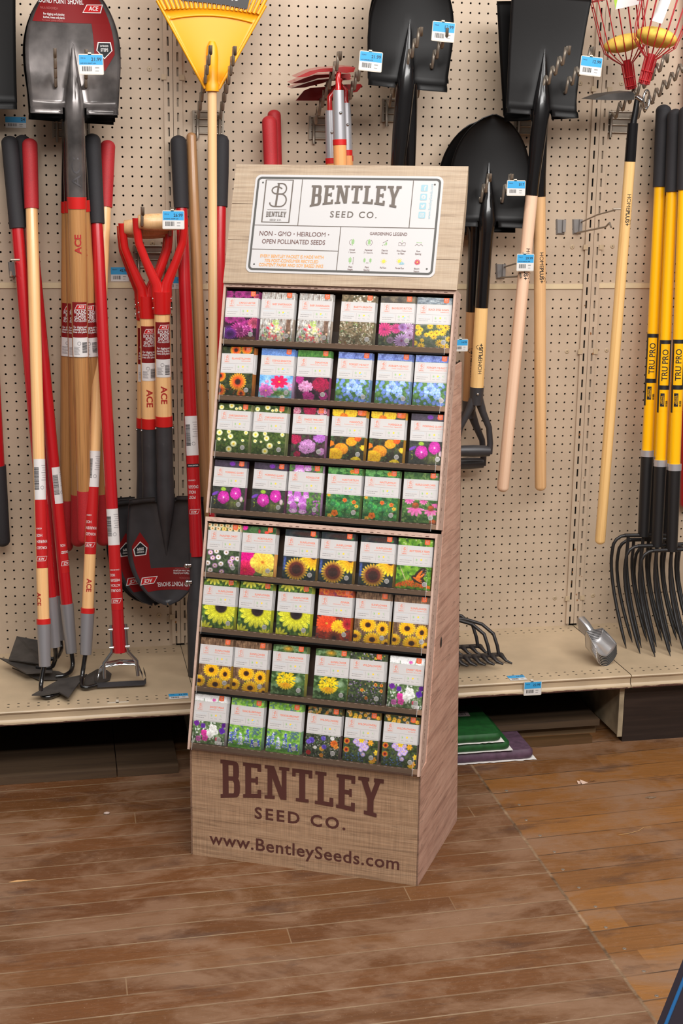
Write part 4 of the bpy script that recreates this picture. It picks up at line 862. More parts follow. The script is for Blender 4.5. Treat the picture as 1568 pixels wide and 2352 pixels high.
# two red grips rising behind the header sign
for k, (bx, by, tx, ty, Y, rr, lb) in enumerate(((640, 900, 618, 266, -3.4, 0.80, 'front red foam grip of a tool standing behind the header sign'), (650, 900, 629, 252, -1.6, 0.72, 'rear red foam grip of a tool standing behind the header sign'))):
    t = at(tx, ty, Y); b_ = at(bx, by, Y - 4); d = (b_ - t); b_ = t + d * ((t.z - 8.6) / (t.z - b_.z)); M = frame(b_, t); H = (t - b_).length
    root = thing('red_gripped_tool', lb, 'tool handle', M, 'red foam grips behind the header sign')
    pole(root, [('handle', 0, H - 7, 0.6, 0.6, FIBER, ''), ('grip', H - 7, H, rr * 0.92, rr, GRIP_R, 'top')])
# leaf rake
hook(454, 262, 14.0, 5.3, 'zigzag hook under the yellow leaf rake', gap=2.35)
c = at(487, 208, -8.4); e = at(490, 1090, -9.8); M = frame(e, c); H = (c - e).length; Mi = M.inverted()
root = thing('leaf_rake', 'yellow plastic leaf rake hanging fan up on a pale wood handle', 'rake', M)
YEL = mat('yellow_plastic', (246, 168, 18), 0.38, var=0.03, scale=5)
pole(root, [('handle', 0, H, 0.46, 0.47, PINE, '')])
g = G(); g.lathe([(0.68, H - 0.1), (0.7, H + 0.6), (0.56, H + 0.9), (0.58, H + 2.2), (0.62, H + 3.2), (0.52, H + 4.2), (0.3, H + 4.7)], 16, cy=-0.12); part('fan_socket', g, YEL, root)
FA = 9.4
def fan(z): return 0.75 + (z - 0.3) * 0.575
g = G(); g.sheet(lambda u, v: ((2 * u - 1) * fan(0.3 + (7.2) * v) if False else (2 * u - 1) * fan(0.2 + 7.4 * v), -0.05 + 0.25 * (2 * u - 1) ** 2, H + 0.2 + 7.4 * v + 0.35 * (1 - (2 * u - 1) ** 2) * v), 20, 10, th=0.12); part('fan_plate', g, YEL, root)
g = G()
for s_ in (-1, 1): g.tube([(s_ * fan(0.2 + 8.2 * k / 6), -0.1 + 0.2, H + 0.2 + 8.2 * k / 6) for k in range(7)], 0.16, 6)
g.tube([((2 * k / 12 - 1) * (fan(6.6) - 0.3), -0.12 + 0.2 * (2 * k / 12 - 1) ** 2, H + 6.75 + 0.45 * (1 - (2 * k / 12 - 1) ** 2)) for k in range(13)], 0.13, 6); part('fan_rib', g, YEL, root)
for k in range(22):
    u = -1 + 2 * (k + 0.5) / 22; g = G()
    w0, w1 = 0.17, 0.13; z0, z1 = H + 7.5, H + 16; x0, x1 = u * fan(7.4), u * fan(15.8)
    g.tube([(x0, 0.0, z0 + 0.3 * (1 - u * u)), ((x0 + x1) / 2, -0.02, (z0 + z1) / 2 + 0.3 * (1 - u * u)), (x1, 0.05, z1 + 0.5 * (1 - u * u)), (x1, -0.8, z1 + 0.9)], [0.2, 0.17, 0.14, 0.1], 6); part('tine', g, YEL, root)
g = G(); f = lambda d: (lambda x, z: (x, -0.30 - d, z)); flat(g, ([(-3.05, H + 8.45), (-0.6, H + 8.35), (1.4, H + 8.2), (3.5, H + 7.9), (4.4, H + 11.5), (-4.2, H + 11.8)], [(0, 1, 2, 3, 4, 5)]), f(0), 0)
g.text('USA MADE', f(0.02), 1, size=0.3, bold='x', sx=0.8, pos=(-1.85, H + 8.95)); g.text('18', f(0.02), 1, size=0.55, bold='x', pos=(2.2, H + 8.95)); part('card_label', g, [mat('charcoal_card', (44, 40, 40), 0.5), WHITE], root)
# red hoes hanging head up
hook(722, 275, 14.6, 5.4, 'zigzag hook holding the red bladed hoes', gap=2.6)
for k, (x0, y0, Y, xt, yt, rr, lb, bl) in enumerate((
    (781, 380, -11.5, 777, 208, 0.50, 'front red bladed hoe with bright silver ferrule, right of the others', [(679, 178), (712, 163), (742, 157), (770, 156), (790, 153), (816, 155), (812, 165), (795, 168), (768, 164), (730, 166), (705, 176)]),
    (761, 380, -8.4, 757, 254, 0.44, 'red bladed hoe with silver ferrule, left of the front one', [(668, 192), (700, 179), (722, 172), (770, 170), (804, 169), (806, 177), (800, 181), (770, 176), (730, 180), (700, 190)]),
    (797, 380, -6.4, 794, 237, 0.42, 'red bladed hoe third from the front, half hidden ferrule', [(668, 203), (705, 190), (730, 183), (755, 181), (800, 178), (808, 181), (800, 184), (760, 186), (725, 195), (700, 201)]),
    (799, 380, -4.0, 796, 252, 0.42, 'red bladed hoe nearest the wall with a broad maroon blade', [(679, 231), (698, 208), (712, 202), (745, 199), (790, 194), (828, 193), (832, 197), (820, 211), (806, 213), (803, 231)]))):
    t = at(xt, yt, Y); b_ = at(x0, y0, Y - 0.2); d = (b_ - t).normalized(); b_ = t + d * (46 - 3 * k); M = frame(b_, t); H = (t - b_).length; Mi = M.inverted(); sc = 1.28
    root = thing('red_hoe', lb, 'hoe', M, 'red bladed hoes hanging behind the header sign')
    r = rr * sc
    pole(root, [('handle', 0, H - 5.3, r * 1.02, r * 1.05, ORANGE, ''), ('ferrule_ring', H - 5.3, H - 4.75, r * 1.1, r * 1.1, REDB, ''), ('ferrule', H - 4.75, H, r, r * 0.86, GALV, '')])
    P = [at(x, y, Y + 0.1) for x, y in bl]; top = (P[3] + P[4]) / 2
    g = G(); q = [V((0, 0, H - 0.3)), V((0, 0, H + 1.3)), Mi @ (at(xt, yt, Y) * 0.25 + top * 0.75 + V((0, 0.3, 0))), Mi @ (top + V((0, 0.4, -0.1)))]; g.tube(q, [0.3, 0.27, 0.26, 0.24], 8); part('gooseneck', g, REDP, root)
    g = G(); n = len(P); F_ = [Mi @ p for p in P]; B_ = [Mi @ (p + V((0, 2.6 if k < 3 else 0.3, 0.35 if k < 3 else 0.0))) for p in P]
    g.add([tuple(p) for p in F_] + [tuple(p) for p in B_], [tuple(range(n)), tuple(range(n, 2 * n))[::-1]] + [(i, (i + 1) % n, n + (i + 1) % n, n + i) for i in range(n)]); part('hoe_blade', g, mat('red_blade_paint', (150, 28, 26), 0.3, coat=0.3), root)
    g = G(); g.ball((0.05, -r * 0.95, H - 2.2), 0.17, n=8, m=4); part('rivet', g, CHROME, root)
price_tag(851, 141, -14.8, '21.99', 'price tag 21.99 between the red hoes and the black round shovel', rz=0.07, code='70093', sub='ACE GARDEN HOE')
# black round shovel, top centre
hook(890, 235, 14.75, 5.9, 'zigzag hook carrying the black round shovels at the top', gap=2.6)
def black_shovel(kind, cx, cy, Y, sx_, sy_, Ys, lab, grp, Wd, L, wm, Ls, H, rot=0.0, dish=0.9, house=None, rs=0.95):
    c = at(cx, cy, Y); s_ = at(sx_, sy_, Ys); d = (s_ - c).normalized(); e = c + d * H; M = frame(c, e, roll=rot)
    root = thing('%s_shovel' % kind, lab, 'shovel', M, grp)
    shovel(root, 'round' if kind == 'round_point' else 'square', Wd, L, dish, BLK, Ls, None, rs, 0.66)
    pole(root, [('handle', Ls, H, 0.66, 0.66, wm, 'top')])
    if house: stamp(root, 0.66, house[0], '', house[1], 0.42, INK, house=True, nm='printed_mark')
    return root
black_shovel('round_point', 930, 190, -8.6, 912, 385, -8.2, 'front black round shovel hanging blade up, top centre', 'black round shovels at the top centre', 4.45, 12, ASH, 12.5, 46, dish=1.1)
black_shovel('round_point', 937, 180, -5.6, 938, 385, -5.2, 'rear black round shovel hanging blade up, top centre', 'black round shovels at the top centre', 4.3, 12, ASH, 12.5, 46, dish=1.0)
price_tag(1018, 73, -14.6, '12.99', 'price tag 12.99 over the black round shovel blade, top centre', rz=0.06, code='70068', sub='')
# black square shovels
hook(1195, 265, 15.3, 5.6, 'zigzag hook carrying the black square shovels', gap=2.6)
black_shovel('square', 1240, 252, -7.4, 1152, 1145, -6.4, 'front black square shovel, pinkish handle slanting to the left', 'black square shovels at the upper right', 4.3, 11.6, PINK, 8.9, 41.8, dish=0.35, house=(16.2, PI / 2), rs=0.9)
black_shovel('square', 1238, 262, -5.2, 1241, 1155, -3.4, 'rear black square shovel, straight beech handle', 'black square shovels at the upper right', 4.6, 11.6, BEECH, 8.7, 42.2, dish=0.35, house=(16.4, PI / 2), rs=0.85)
price_tag(1357, 152, -15.3, '12.99', 'price tag 12.99 right of the black square shovels', rz=0.08, code='70035', sub='')
price_tag(1206, 603, -8.0, '29.99', 'price tag 29.99 in front of the slanting pinkish handle', w=1.85, h=1.7, code='79655', sub='SPADE GARDEN 30IN')
# black D-handle round shovels
hook(1077, 500, 8.2, 4.3, 'short zigzag hook with the 17 dollar tag, right of the header sign', gap=2.4, teeth=4)
def d_round(cx, cy, Y, bx, by, Yb, lab, dark=False, Wd=4.1, tilt=0.0):
    c = at(cx, cy, Y); e = at(bx, by, Yb); M = frame(c, e); H = (e - c).length
    root = thing('d_grip_shovel', lab, 'shovel', M @ Matrix.Rotation(tilt, 4, 'Y'), 'black shovels with black D shaped grips')
    shovel(root, 'round', Wd, 11.2, 1.0, BLK, 9.4, None, 0.8, 0.72)
    hz = H - 7.6
    pole(root, [('handle', 9.4, hz, 0.72, 0.76, OAK_D if dark else HONEY, ''), ('grip_socket', hz, hz + 2.0, 0.8, 0.72, BLKM, '')])
    g = G()
    for s_ in (-1, 1): g.tube([(s_ * 0.3, 0, hz + 1.4), (s_ * 0.9, 0, hz + 2.9), (s_ * 1.7, 0, hz + 4.6), (s_ * 1.95, 0, hz + 6.4), (s_ * 1.9, 0, H)], [0.55, 0.42, 0.36, 0.36, 0.4], 8)
    part('grip_fork', g, BLKM, root)
    g = G(Matrix.Translation((0, 0, H - 0.3)) @ Matrix.Rotation(PI / 2, 4, 'Y')); g.lathe([(0.6, -1.9), (0.66, -1.0), (0.7, 0), (0.66, 1.0), (0.6, 1.9)], 14); part('grip_bar', g, BLKM, root)
    g = G(); g.ball((0.1, -0.78, hz + 0.7), 0.16, n=8, m=4); part('rivet', g, CHROME, root)
    stamp(root, 0.75, 15.0, '', -PI / 2, 0.42, INK, house=True, nm='printed_mark')
    return root
d_round(1117, 508, -4.8, 1086, 1042, -4.8, 'front black shovel with honey wood shaft and D grip, right of the stand', tilt=0.0, Wd=4.5)
d_round(1091, 520, -2.8, 1072, 1070, -2.6, 'rear black shovel with D grip and darker shaft, half behind the stand', True, Wd=4.5)
price_tag(1185, 432, -8.4, '$17', 'price tag 17 dollars in front of the black D grip shovels', w=1.95, h=1.45, code='70055', sub='')
price_tag(1059, 793, -8.0, '14.99', 'price tag 14.99 peeping out right of the seed stand', w=1.4, h=1.2, code='', sub='')
# single peg hooks with plastic backs
PLAST = mat('grey_plastic', (132, 128, 126), 0.45)
def peg_hook(x, y, lab, rods=True, D=5.0, rise=0.4):
    c = at(x, y, -0.2); root = thing('peg_hook', lab, 'hook', T(c.x, 0, c.z), 'single peg hooks with grey plastic backs')
    g = G(); g.loft([[(-0.5, -0.04, -0.95), (0.5, -0.04, -0.95), (0.62, -0.04, 0.75), (-0.62, -0.04, 0.75)][::-1], [(-0.38, -0.3, -0.75), (0.38, -0.3, -0.75), (0.5, -0.3, 0.7), (-0.5, -0.3, 0.7)][::-1]], smooth=False)
    g.box(0.1, 0.45, -0.55, -0.3, -0.6, 0.75); part('plastic_back', g, PLAST, root)
    if rods:
        g = G(); g.tube([(0.3, -0.5, 0.45), (0.3, -D * 0.5, 0.45 + rise), (0.3, -D, 0.55 + rise * 1.6)], 0.09, 7); g.tube([(-0.02, -D, 0.6 + rise * 1.6), (0.85, -D, 0.62 + rise * 1.6)], 0.11, 7); part('tag_wire', g, STEEL, root)
        g = G(); g.tube([(-0.1, -0.5, -0.75), (-0.1, -D * 0.85, -0.75 + rise), (-0.1, -D * 0.95, -0.3 + rise), (-0.1, -D, -0.75 + rise)], 0.11, 7); part('prong', g, STEEL, root)
peg_hook(1288, 520, 'empty grey plastic hook back on the pegboard, left of the two prong peg', False)
peg_hook(1326, 519, 'double wire peg hook with a grey plastic back, beside the right upright', True, 10.5, 0.9)
peg_hook(1150, 622, 'double wire peg hook holding the 29.99 tag', True, 7.7, 0.5)
peg_hook(32, 618, 'double wire peg hook behind the leftmost leaning handles', True, 9.0, 0.5)
# mattock-like hoe on the right, hung head up
hook(1407, 262, 14.6, 4.8, 'zigzag hook holding the grape hoe at the right upright', gap=2.6)
c = at(1453, 285, -8.4); e = at(1377, 1250, -6.4); M = frame(e, c); H = (c - e).length; Mi = M.inverted()
root = thing('grape_hoe', 'hoe with grey triangular blade and pale handle hanging by the right upright', 'hoe', M)
pole(root, [('handle', 0, H - 3.9, 0.60, 0.58, HONEY, 'bottom'), ('socket', H - 3.9, H + 0.1, 0.6, 0.56, BLK, '')])
g = G(); g.tube([(0, 0, H - 0.3), tuple(Mi @ at(1460, 250, -8.4)), tuple(Mi @ at(1464, 222, -8.4))], [0.38, 0.34, 0.3], 8); part('shank', g, BLK, root)
P = [at(x, y, -8.4) for x, y in ((1360, 229), (1392, 217), (1424, 213), (1450, 210), (1458, 216), (1456, 229), (1440, 230), (1400, 230))]
g = G(); n = len(P); g.add([tuple(Mi @ p) for p in P] + [tuple(Mi @ (p + V((0, 3.4, 0.3)))) for p in P], [tuple(range(n)), tuple(range(n, 2 * n))[::-1]] + [(i, (i + 1) % n, n + (i + 1) % n, n + i) for i in range(n)]); part('hoe_blade', g, IRON, root)
g = G(); cc = at(1484, 228, -8.8); ring = [cc + V((0.62 * math.cos(a * PI / 8) * 0.75, 0.3 * math.cos(a * PI / 8), 0.95 * math.sin(a * PI / 8))) for a in range(16)]; g.tube([tuple(Mi @ p) for p in ring], 0.13, 7, closed=True); g.tube([tuple(Mi @ at(1462, 222, -8.5)), tuple(Mi @ at(1476, 232, -8.8))], 0.3, 7); g.ball(tuple(Mi @ at(1482, 250, -8.8)), 0.22, n=7, m=4); part('ring_bolt', g, CHROME, root)
stamp(root, 0.58, H - 9.0, '', -PI / 2, 0.42, INK, house=True, nm='printed_mark')
# fruit picker baskets
REDW = mat('red_wire', (176, 30, 36), 0.35); FOAM = mat('yellow_foam', (246, 206, 90), 0.85, var=0.06, scale=90)
def picker(bx, by, tx, ty, Y, lab, R=2.3):
    b_ = at(bx, by, Y); t = at(tx, ty, Y); M = frame(b_, t); H = (t - b_).length; root = thing('fruit_picker', lab, 'fruit picker', M, 'red wire fruit picker baskets')
    g = G(); n = 16
    for k in range(n):
        a = 2 * PI * k / n; ca, sa = math.cos(a), math.sin(a)
        P = [(0.55 * ca, 0.55 * sa, 0.0), (0.62 * ca, 0.62 * sa, 2.6), (R * 0.62 * ca, R * 0.62 * sa, 3.3), (R * 0.95 * ca, R * 0.95 * sa, 4.1), (R * 1.05 * ca, R * 1.05 * sa, 5.4), (R * 1.2 * ca, R * 1.2 * sa, 9.6)]
        if k % 4 == 0: P += [(R * 1.0 * ca, R * 1.0 * sa, 11.4)]
        g.tube(P, 0.055, 5)
    for z, r in ((0.25, 0.57), (1.2, 0.6), (9.6, R * 1.2)): g.tube([(r * math.cos(2 * PI * k / 24), r * math.sin(2 * PI * k / 24), z) for k in range(24)], 0.06, 5, closed=True)
    part('wire_basket', g, REDW, root)
    g = G(); g.ball((0, 0, 4.75), R * 0.96, n=16, m=8, sc=(1, 1, 0.42))
    part('foam_cushion', g, FOAM, root)
    g = G(); g.tube([(0, 0, -0.1), (0, 0, 3.0)], 0.42, 12); part('handle_socket', g, REDW, root)
    return root
pk = picker(1449, 203, 1420, 20, -6.6, 'red wire fruit picker basket with yellow foam, left one at top right')
g = G(); f = lambda d: (lambda a, z: (a, -2.95 - d, z)); flat(g, rect2(-1.6, 1.3, 8.2, 13.5), f(0), 0); flat(g, ([(-1.6, 8.2), (-1.6, 13.5), (0.6, 13.5)], [(0, 1, 2)]), f(0.03), 1); flat(g, rect2(0.9, 2.0, 8.6, 13.5), f(0.04), 2); part('card_label', g, [WHITE, mat('lime_print', (150, 184, 40), 0.5), REDW], pk)
pk = picker(1478, 192, 1528, 10, -12.2, 'red wire fruit picker basket with yellow foam, right one with a white paper tag')
g = G(); g.sheet(lambda u, v: (-2.0 + 1.15 * u - 0.9 * v * 0 + 0.6 * v, -2.6 - 0.25 * math.sin(PI * v), 5.6 + 7.5 * v), 3, 8, th=0.02); part('paper_tag', g, WHITE, pk)
# manure forks
YP = mat('yellow_fibreglass', (250, 184, 6), 0.3, coat=0.4)
FKB = mat('fork_black', (24, 22, 23), 0.45)
def fork(tx, ty, Yt, bx, by, Yb, lab, label=True, hw=3.75):
    b_ = at(bx, by, Yb); t = at(tx, ty, Yt); M = frame(b_, t); H = (t - b_).length; Mi = M.inverted()
    root = thing('manure_fork', lab, 'fork', M, 'yellow handled manure forks standing at the right')
    zs = 9.2
    pole(root, [('socket', -0.2, zs, 0.64, 0.72, FKB, ''), ('collar', zs, zs + 0.75, 0.78, 0.78, GALV, ''), ('handle', zs + 0.75, H - 9.0, 0.64, 0.64, YP, ''), ('grip', H - 9.0, H, 0.80, 0.86, GRIP_K, 'top')])
    g = G(); g.tube([(-hw * 0.62, 0, -0.05), (hw * 0.62, 0, -0.05)], 0.27, 8, flat=0.85); part('crossbar', g, FKB, root)
    for k in range(5):
        u = -1 + k * 0.5; x = u * hw; g = G()
        top = V((x if abs(u) < 0.9 else x * 0.78, 0, -0.05)); wt = M @ V((x, 0, -0.5)); tip = V((wt.x + 1.0, wt.y - 3.4, ZD + 0.02)); lt = Mi @ tip
        P = [top] if abs(u) < 0.9 else [V((x * 0.55, 0, -0.04)), V((x * 0.74, 0, -0.14)), V((x * 0.89, 0.02, -0.5)), V((x * 0.975, 0.05, -1.05))]
        s0 = V((x, 0.1, -1.4 if abs(u) < 0.9 else -1.9)); ctl = V((x - 0.1, 0.95, -5.0))
        P += [s0 * (1 - q) ** 2 + ctl * 2 * q * (1 - q) + lt * q * q for q in (0, 0.12, 0.25, 0.4, 0.55, 0.7, 0.84, 0.94, 1)]
        m = len(P); g.tube(P, [0.2] * (m - 3) + [0.2, 0.17, 0.03], 7); part('tine', g, FKB, root)
    if label:
        r = 0.64; za, zb = H - 31.6, H - 26.0 + 0.0
        g = G(); f = lambda d: cyl(r, 0.014 + d); band(g, r, -1.3, 0.75, zb - 5.0, zb + 0.6, 0.012, 0); band(g, r, -0.78, 0.30, zb - 4.5, zb + 0.15, 0.02, 1)
        band(g, r, -1.3, 0.75, zb - 7.4, zb - 5.0, 0.012, 1); band(g, r, -1.3, -0.75, zb - 7.6, zb - 5.0, 0.016, 0)
        g.text('TRU PRO', f(0.016), 0, size=0.62, bold='b', sx=0.95, rot=PI / 2, pos=(-0.23, zb - 2.2), fine=0.2)
        band(g, r, -0.60, -0.13, zb - 6.9, zb - 5.4, 0.02, 0); g.text('LIFETIME', f(0.022), 1, size=0.15, bold='b', rot=PI / 2, pos=(-0.46, zb - 6.15)); g.text('WARRANTY', f(0.022), 1, size=0.13, bold='b', rot=PI / 2, pos=(-0.26, zb - 6.15))
        barcode(g, f(0.02), 0.0, 0.25, zb - 6.9, zb - 6.2, 0, True, 3); part('pole_label', g, [INK, YP], root)
    return root
fork(1524, 240, -2.6, 1477, 1228, -6.2, 'yellow manure fork, leftmost of the group with its grip clear')
fork(1537, 262, -1.2, 1489, 1238, -4.2, 'yellow manure fork hidden behind the leftmost two', False)
fork(1551, 250, -4.4, 1508, 1252, -8.2, 'yellow manure fork, second from the left')
fork(1577, 243, -6.2, 1542, 1262, -9.6, 'yellow manure fork nearest the aisle, third label from the left')
fork(1590, 262, -2.7, 1528, 1250, -3.2, 'yellow manure fork at the back right of the group', False)
c = at(1578, 1168, -1.1); t = at(1585, 600, -1.1); M = frame(c, t); root = thing('red_handled_tool', 'bright red tool handle hanging at the right edge behind the forks', 'tool handle', M)
pole(root, [('handle', 0, 62, 0.9, 0.9, mat('bright_red', (196, 16, 30), 0.3), 'bottom')])
# bow rakes lying on the shelf
def bow_rake(px, py, z, lab, nteeth=14, back=0.0, roll=0.0):
    e = onz(px, py, z); root = thing('bow_rake', lab, 'rake', T(e.x, e.y, e.z) @ Matrix.Rotation(roll, 4, 'Z'), 'black bow rakes on the middle base shelf')
    # local: right end of the bar at 0, bar runs to -x; teeth point to the aisle (-y) and down
    L = nteeth * 1.02
    RB = mat('rake_black', (44, 40, 40), 0.45, 0.2)
    g = G(); g.box(-L, 0.1, -0.2, 0.55, 0.6, 0.84); part('head_bar', g, RB, root)
    for k in range(nteeth):
        x = -0.15 - k * 1.02; g = G(); g.tube([(x, 0.1, 0.72), (x + 0.05, -0.45, 0.68), (x + 0.35, -0.95, 0.34), (x + 0.95, -1.3, 0.1)], [0.36, 0.27, 0.19, 0.1], 6, flat=0.8); part('tooth', g, RB, root)
    for k, x in enumerate((-0.35, -L + 0.4)):
        sg = -1 if k == 0 else 1; g = G(); mid = -L / 2
        g.tube([(x, 0.1, 0.7), (x - 0.15 * -sg, 0.3, 1.7), (x + sg * 0.5, 0.8, 3.0), (x + sg * 1.6, 1.7, 3.9), (x + sg * 3.2, 2.4, 4.3), (mid, 3.0, 4.8)], 0.2, 8); part('bow_rod', g, RB, root)
    g = G(); g.tube([(-L / 2, 2.8, 4.7), (-L / 2 + 0.1, 4.6, 9.5)], 0.5, 10); part('ferrule', g, BLK, root)
    g = G(); g.tube([(-L / 2 + 0.1, 4.6, 9.4), (-L / 2 + 0.3, 7.0, 38)], 0.48, 12); part('handle', g, HONEY, root)
bow_rake(1152, 1518, ZD, 'front black bow rake on the shelf, teeth towards the aisle')
bow_rake(1131, 1520, ZD + 0.75, 'second black bow rake, bow just left of the front one on the shelf')
bow_rake(1104, 1498, ZD + 0.3, 'rear black bow rake on the shelf, close to the seed stand side')
# aluminium scoops nested in a pile
ALU = mat('aluminium', (206, 204, 204), 0.3, 0.85)
def scoop(M, lab):
    root = thing('feed_scoop', lab, 'scoop', M, 'nested aluminium feed scoops')
    def f(u, v):                # u across the trough, v from back to the lip
        a = (u - 0.5) * PI * (1.10 - 0.30 * v); r = 1.25 + 0.40 * v
        return (r * math.sin(a), -0.2 - v * 2.4 - 0.5 * v * (1 - abs(2 * u - 1)), -r * math.cos(a) + 0.75 + 0.2 * v)
    g = G(); g.sheet(f, 18, 8, th=0.05)
    back = [f(i / 18, 0) for i in range(19)]; g.add(back + [(x, y + 0.05, z) for x, y, z in back], [tuple(range(19)), tuple(range(19, 38))[::-1]]); part('bowl', g, ALU, root)
    g = G(); g.tube([(0, -0.15, 0.1), (0, 0.3, 0.55), (0, 1.2, 0.75), (0, 2.2, 0.82)], [0.3, 0.42, 0.5, 0.54], 10, flat=0.5); part('handle', g, ALU, root)
sb = onz(1384, 1529, ZD)
for k in range(7):
    scoop(T(sb.x - 0.55 - 0.02 * k, sb.y + 2.3, ZD + 1.72 + 0.19 * k) @ Matrix.Rotation(0.36, 4, 'Z') @ Matrix.Rotation(0.36, 4, 'X'), 'topmost aluminium scoop of the nested pile, open bowl facing the aisle' if k == 6 else 'aluminium scoop in the nested pile, number %d counted up from the shelf' % (k + 1))
# tags on the shelves
price_tag(272, 1632, None, '22.99', 'price tag 22.99 on the lip of the left base shelf', w=2.1, h=1.7, Zp=7.6, code='73930', sub='HOE WEEDER STIRRUP')
price_tag(1223, 1581, None, '22.99', 'price tag 22.99 on the lip of the middle base shelf', w=1.9, h=1.45, Zp=7.65, code='70078', sub='')
price_tag(410, 1599, None, '21.99', 'price tag 21.99 lying flat on the left base shelf', w=2.0, h=1.5, Zp=ZD + 0.03, flatz=True, body=False, code='70040', sub='')
price_tag(1187, 1557, None, '44.99', 'price tag 44.99 lying flat on the middle base shelf', w=1.9, h=1.5, Zp=ZD + 0.03, flatz=True, body=False, code='70071', sub='')
# ================================================================== the seed stand (local axes: x along the front, y backwards, z up)
FRONT = wood('printed_board_front', [(120, 92, 70), (170, 136, 106), (188, 156, 126)], (4, 60, 100), rough=0.62, detail=9, pos=(0.28, 0.48, 0.72), weave=0.16, lines=0.25)
SIDE = wood('printed_board_side', [(148, 108, 92), (192, 150, 130), (208, 170, 150)], (60, 4, 90), rough=0.62, detail=9, pos=(0.3, 0.5, 0.72), lines=0.35, weave=0.05)
HEADW = wood('printed_board_header', [(114, 96, 78), (166, 144, 120), (182, 164, 142)], (5, 60, 110), rough=0.6, detail=9, pos=(0.27, 0.47, 0.7), weave=0.05)
KRAFT = wood('kraft_edge', [(158, 128, 114), (194, 164, 148), (178, 146, 130)], (30, 30, 30), rough=0.75)
INNER = mat('brown_inner_board', (72, 54, 40), 0.75, var=0.08, scale=30)
LEDGE = wood('ledge_board', [(112, 86, 66), (144, 114, 90)], (4, 60, 60), rough=0.7)
MARK = mat('maroon_brown_print', (84, 46, 40), 0.6); SIGN = mat('sign_white', (190, 187, 186), 0.45); GREY = mat('sign_grey', (94, 84, 76), 0.5); FRAME = mat('sign_frame', (74, 72, 68), 0.5)
PLUM = mat('sign_plum', (104, 76, 72), 0.5); SORANGE = mat('sign_orange', (226, 148, 68), 0.5); SKYB = mat('sign_pale_blue', (142, 176, 186), 0.5); LEAF = mat('sign_green', (128, 178, 98), 0.5); SUN = mat('sign_yellow', (236, 192, 66), 0.5); BLOOM = mat('sign_crimson', (184, 52, 76), 0.5)
CLEAR = clear_mat('clear_acetate', 0.02, (253, 253, 252)); ACEDGE = mat('acetate_edge', (190, 186, 182), 0.2)
A0 = V((-3.60835, -35.52819, 0)); B0 = V((15.56731, -45.01851, 0)); Wf = (B0 - A0).length; ex = (B0 - A0).normalized(); ey = V((-ex.y, ex.x, 0)); ez = V((0, 0, 1))
MS = Matrix((ex, ey, ez)).transposed().to_4x4(); MS.translation = A0; MSi = MS.inverted()
stand = thing('seed_display_stand', 'tall cardboard seed packet display stand with wood print, standing on the floor', 'display stand', MS)
TL = math.atan(0.257); FP = V((0, -0.55, 11.0)); eS = V((0, math.sin(TL), math.cos(TL))); eN = V((0, -math.cos(TL), math.sin(TL)))
def tr(u, s_, n): p = FP + eS * s_ + eN * n; return (u, p.y, p.z)          # tray coordinates -> stand coordinates
MT = Matrix((V((1, 0, 0)), -eN, eS)).transposed().to_4x4(); MT.translation = FP    # x along, y into the tray, z up the slope
vf = lambda z: -0.55 + 0.257 * (z - 11)
g = G(); g.box(0, Wf, 0, 0.16, 0, 10.9); part('base_front', g, FRONT, stand)
prof = [(0.0, 0), (13.98, 0), (13.98, 45), (vf(45) + 2.45, 45), (1.9, 11.0), (0.0, 10.9)]
for nm, u0, u1 in (('l', 0.0, 0.16), ('r', Wf - 0.16, Wf)):
    g = G(); sh = 0.07 if nm == 'r' else 0.0
    g.prism(prof, lambda y, z, t: (t + sh * y * max(0.0, 1 - z / 45.0), y, z), u0, u1); part('side_panel', g, SIDE, stand)
    if nm == 'r':
        g = G(); c = onplane(1019, 1478, MS @ V((Wf + 0.5, 0, 0)), ex); q = MSi @ c
        g.add([(Wf + 0.02 + sh * q.y * (1 - q.z / 45.0) + 0.012, q.y + 0.24 * math.cos(a * PI / 6), q.z + 0.55 * math.sin(a * PI / 6) * (1.2 if a < 6 else 0.75)) for a in range(12)], [tuple(range(12))]); part('hand_hole', g, BLACK, stand, 'small dark hole in the side')
g = G(); g.add([(0, 13.98, 0), (Wf + 0.98, 13.98, 0), (Wf, 13.98, 45), (0, 13.98, 45), (0, 13.85, 0), (Wf + 0.97, 13.85, 0), (Wf, 13.85, 45), (0, 13.85, 45)], [(0, 1, 2, 3), (4, 7, 6, 5), (3, 2, 6, 7), (0, 3, 7, 4), (1, 5, 6, 2)]); part('back_panel', g, INNER, stand)
g = G(); f = lambda x, z: (x, -0.012, z)
slab(g, 14.9, 3.75, 0.17, lambda d: (lambda x, z: (x, -0.012 - d, z)), 10.5, 6.02); part('brand_lettering', g, MARK, stand)
g = G(); g.text('SEED CO.', f, size=1.05, bold='x', track=0.16, sx=1.05, pos=(10.45, 5.0)); part('company_lettering', g, MARK, stand); g = G(); g.text('www.BentleySeeds.com', f, size=1.16, bold='b', track=0.035, sx=1.02, pos=(10.8, 1.9))
part('web_lettering', g, MARK, stand)
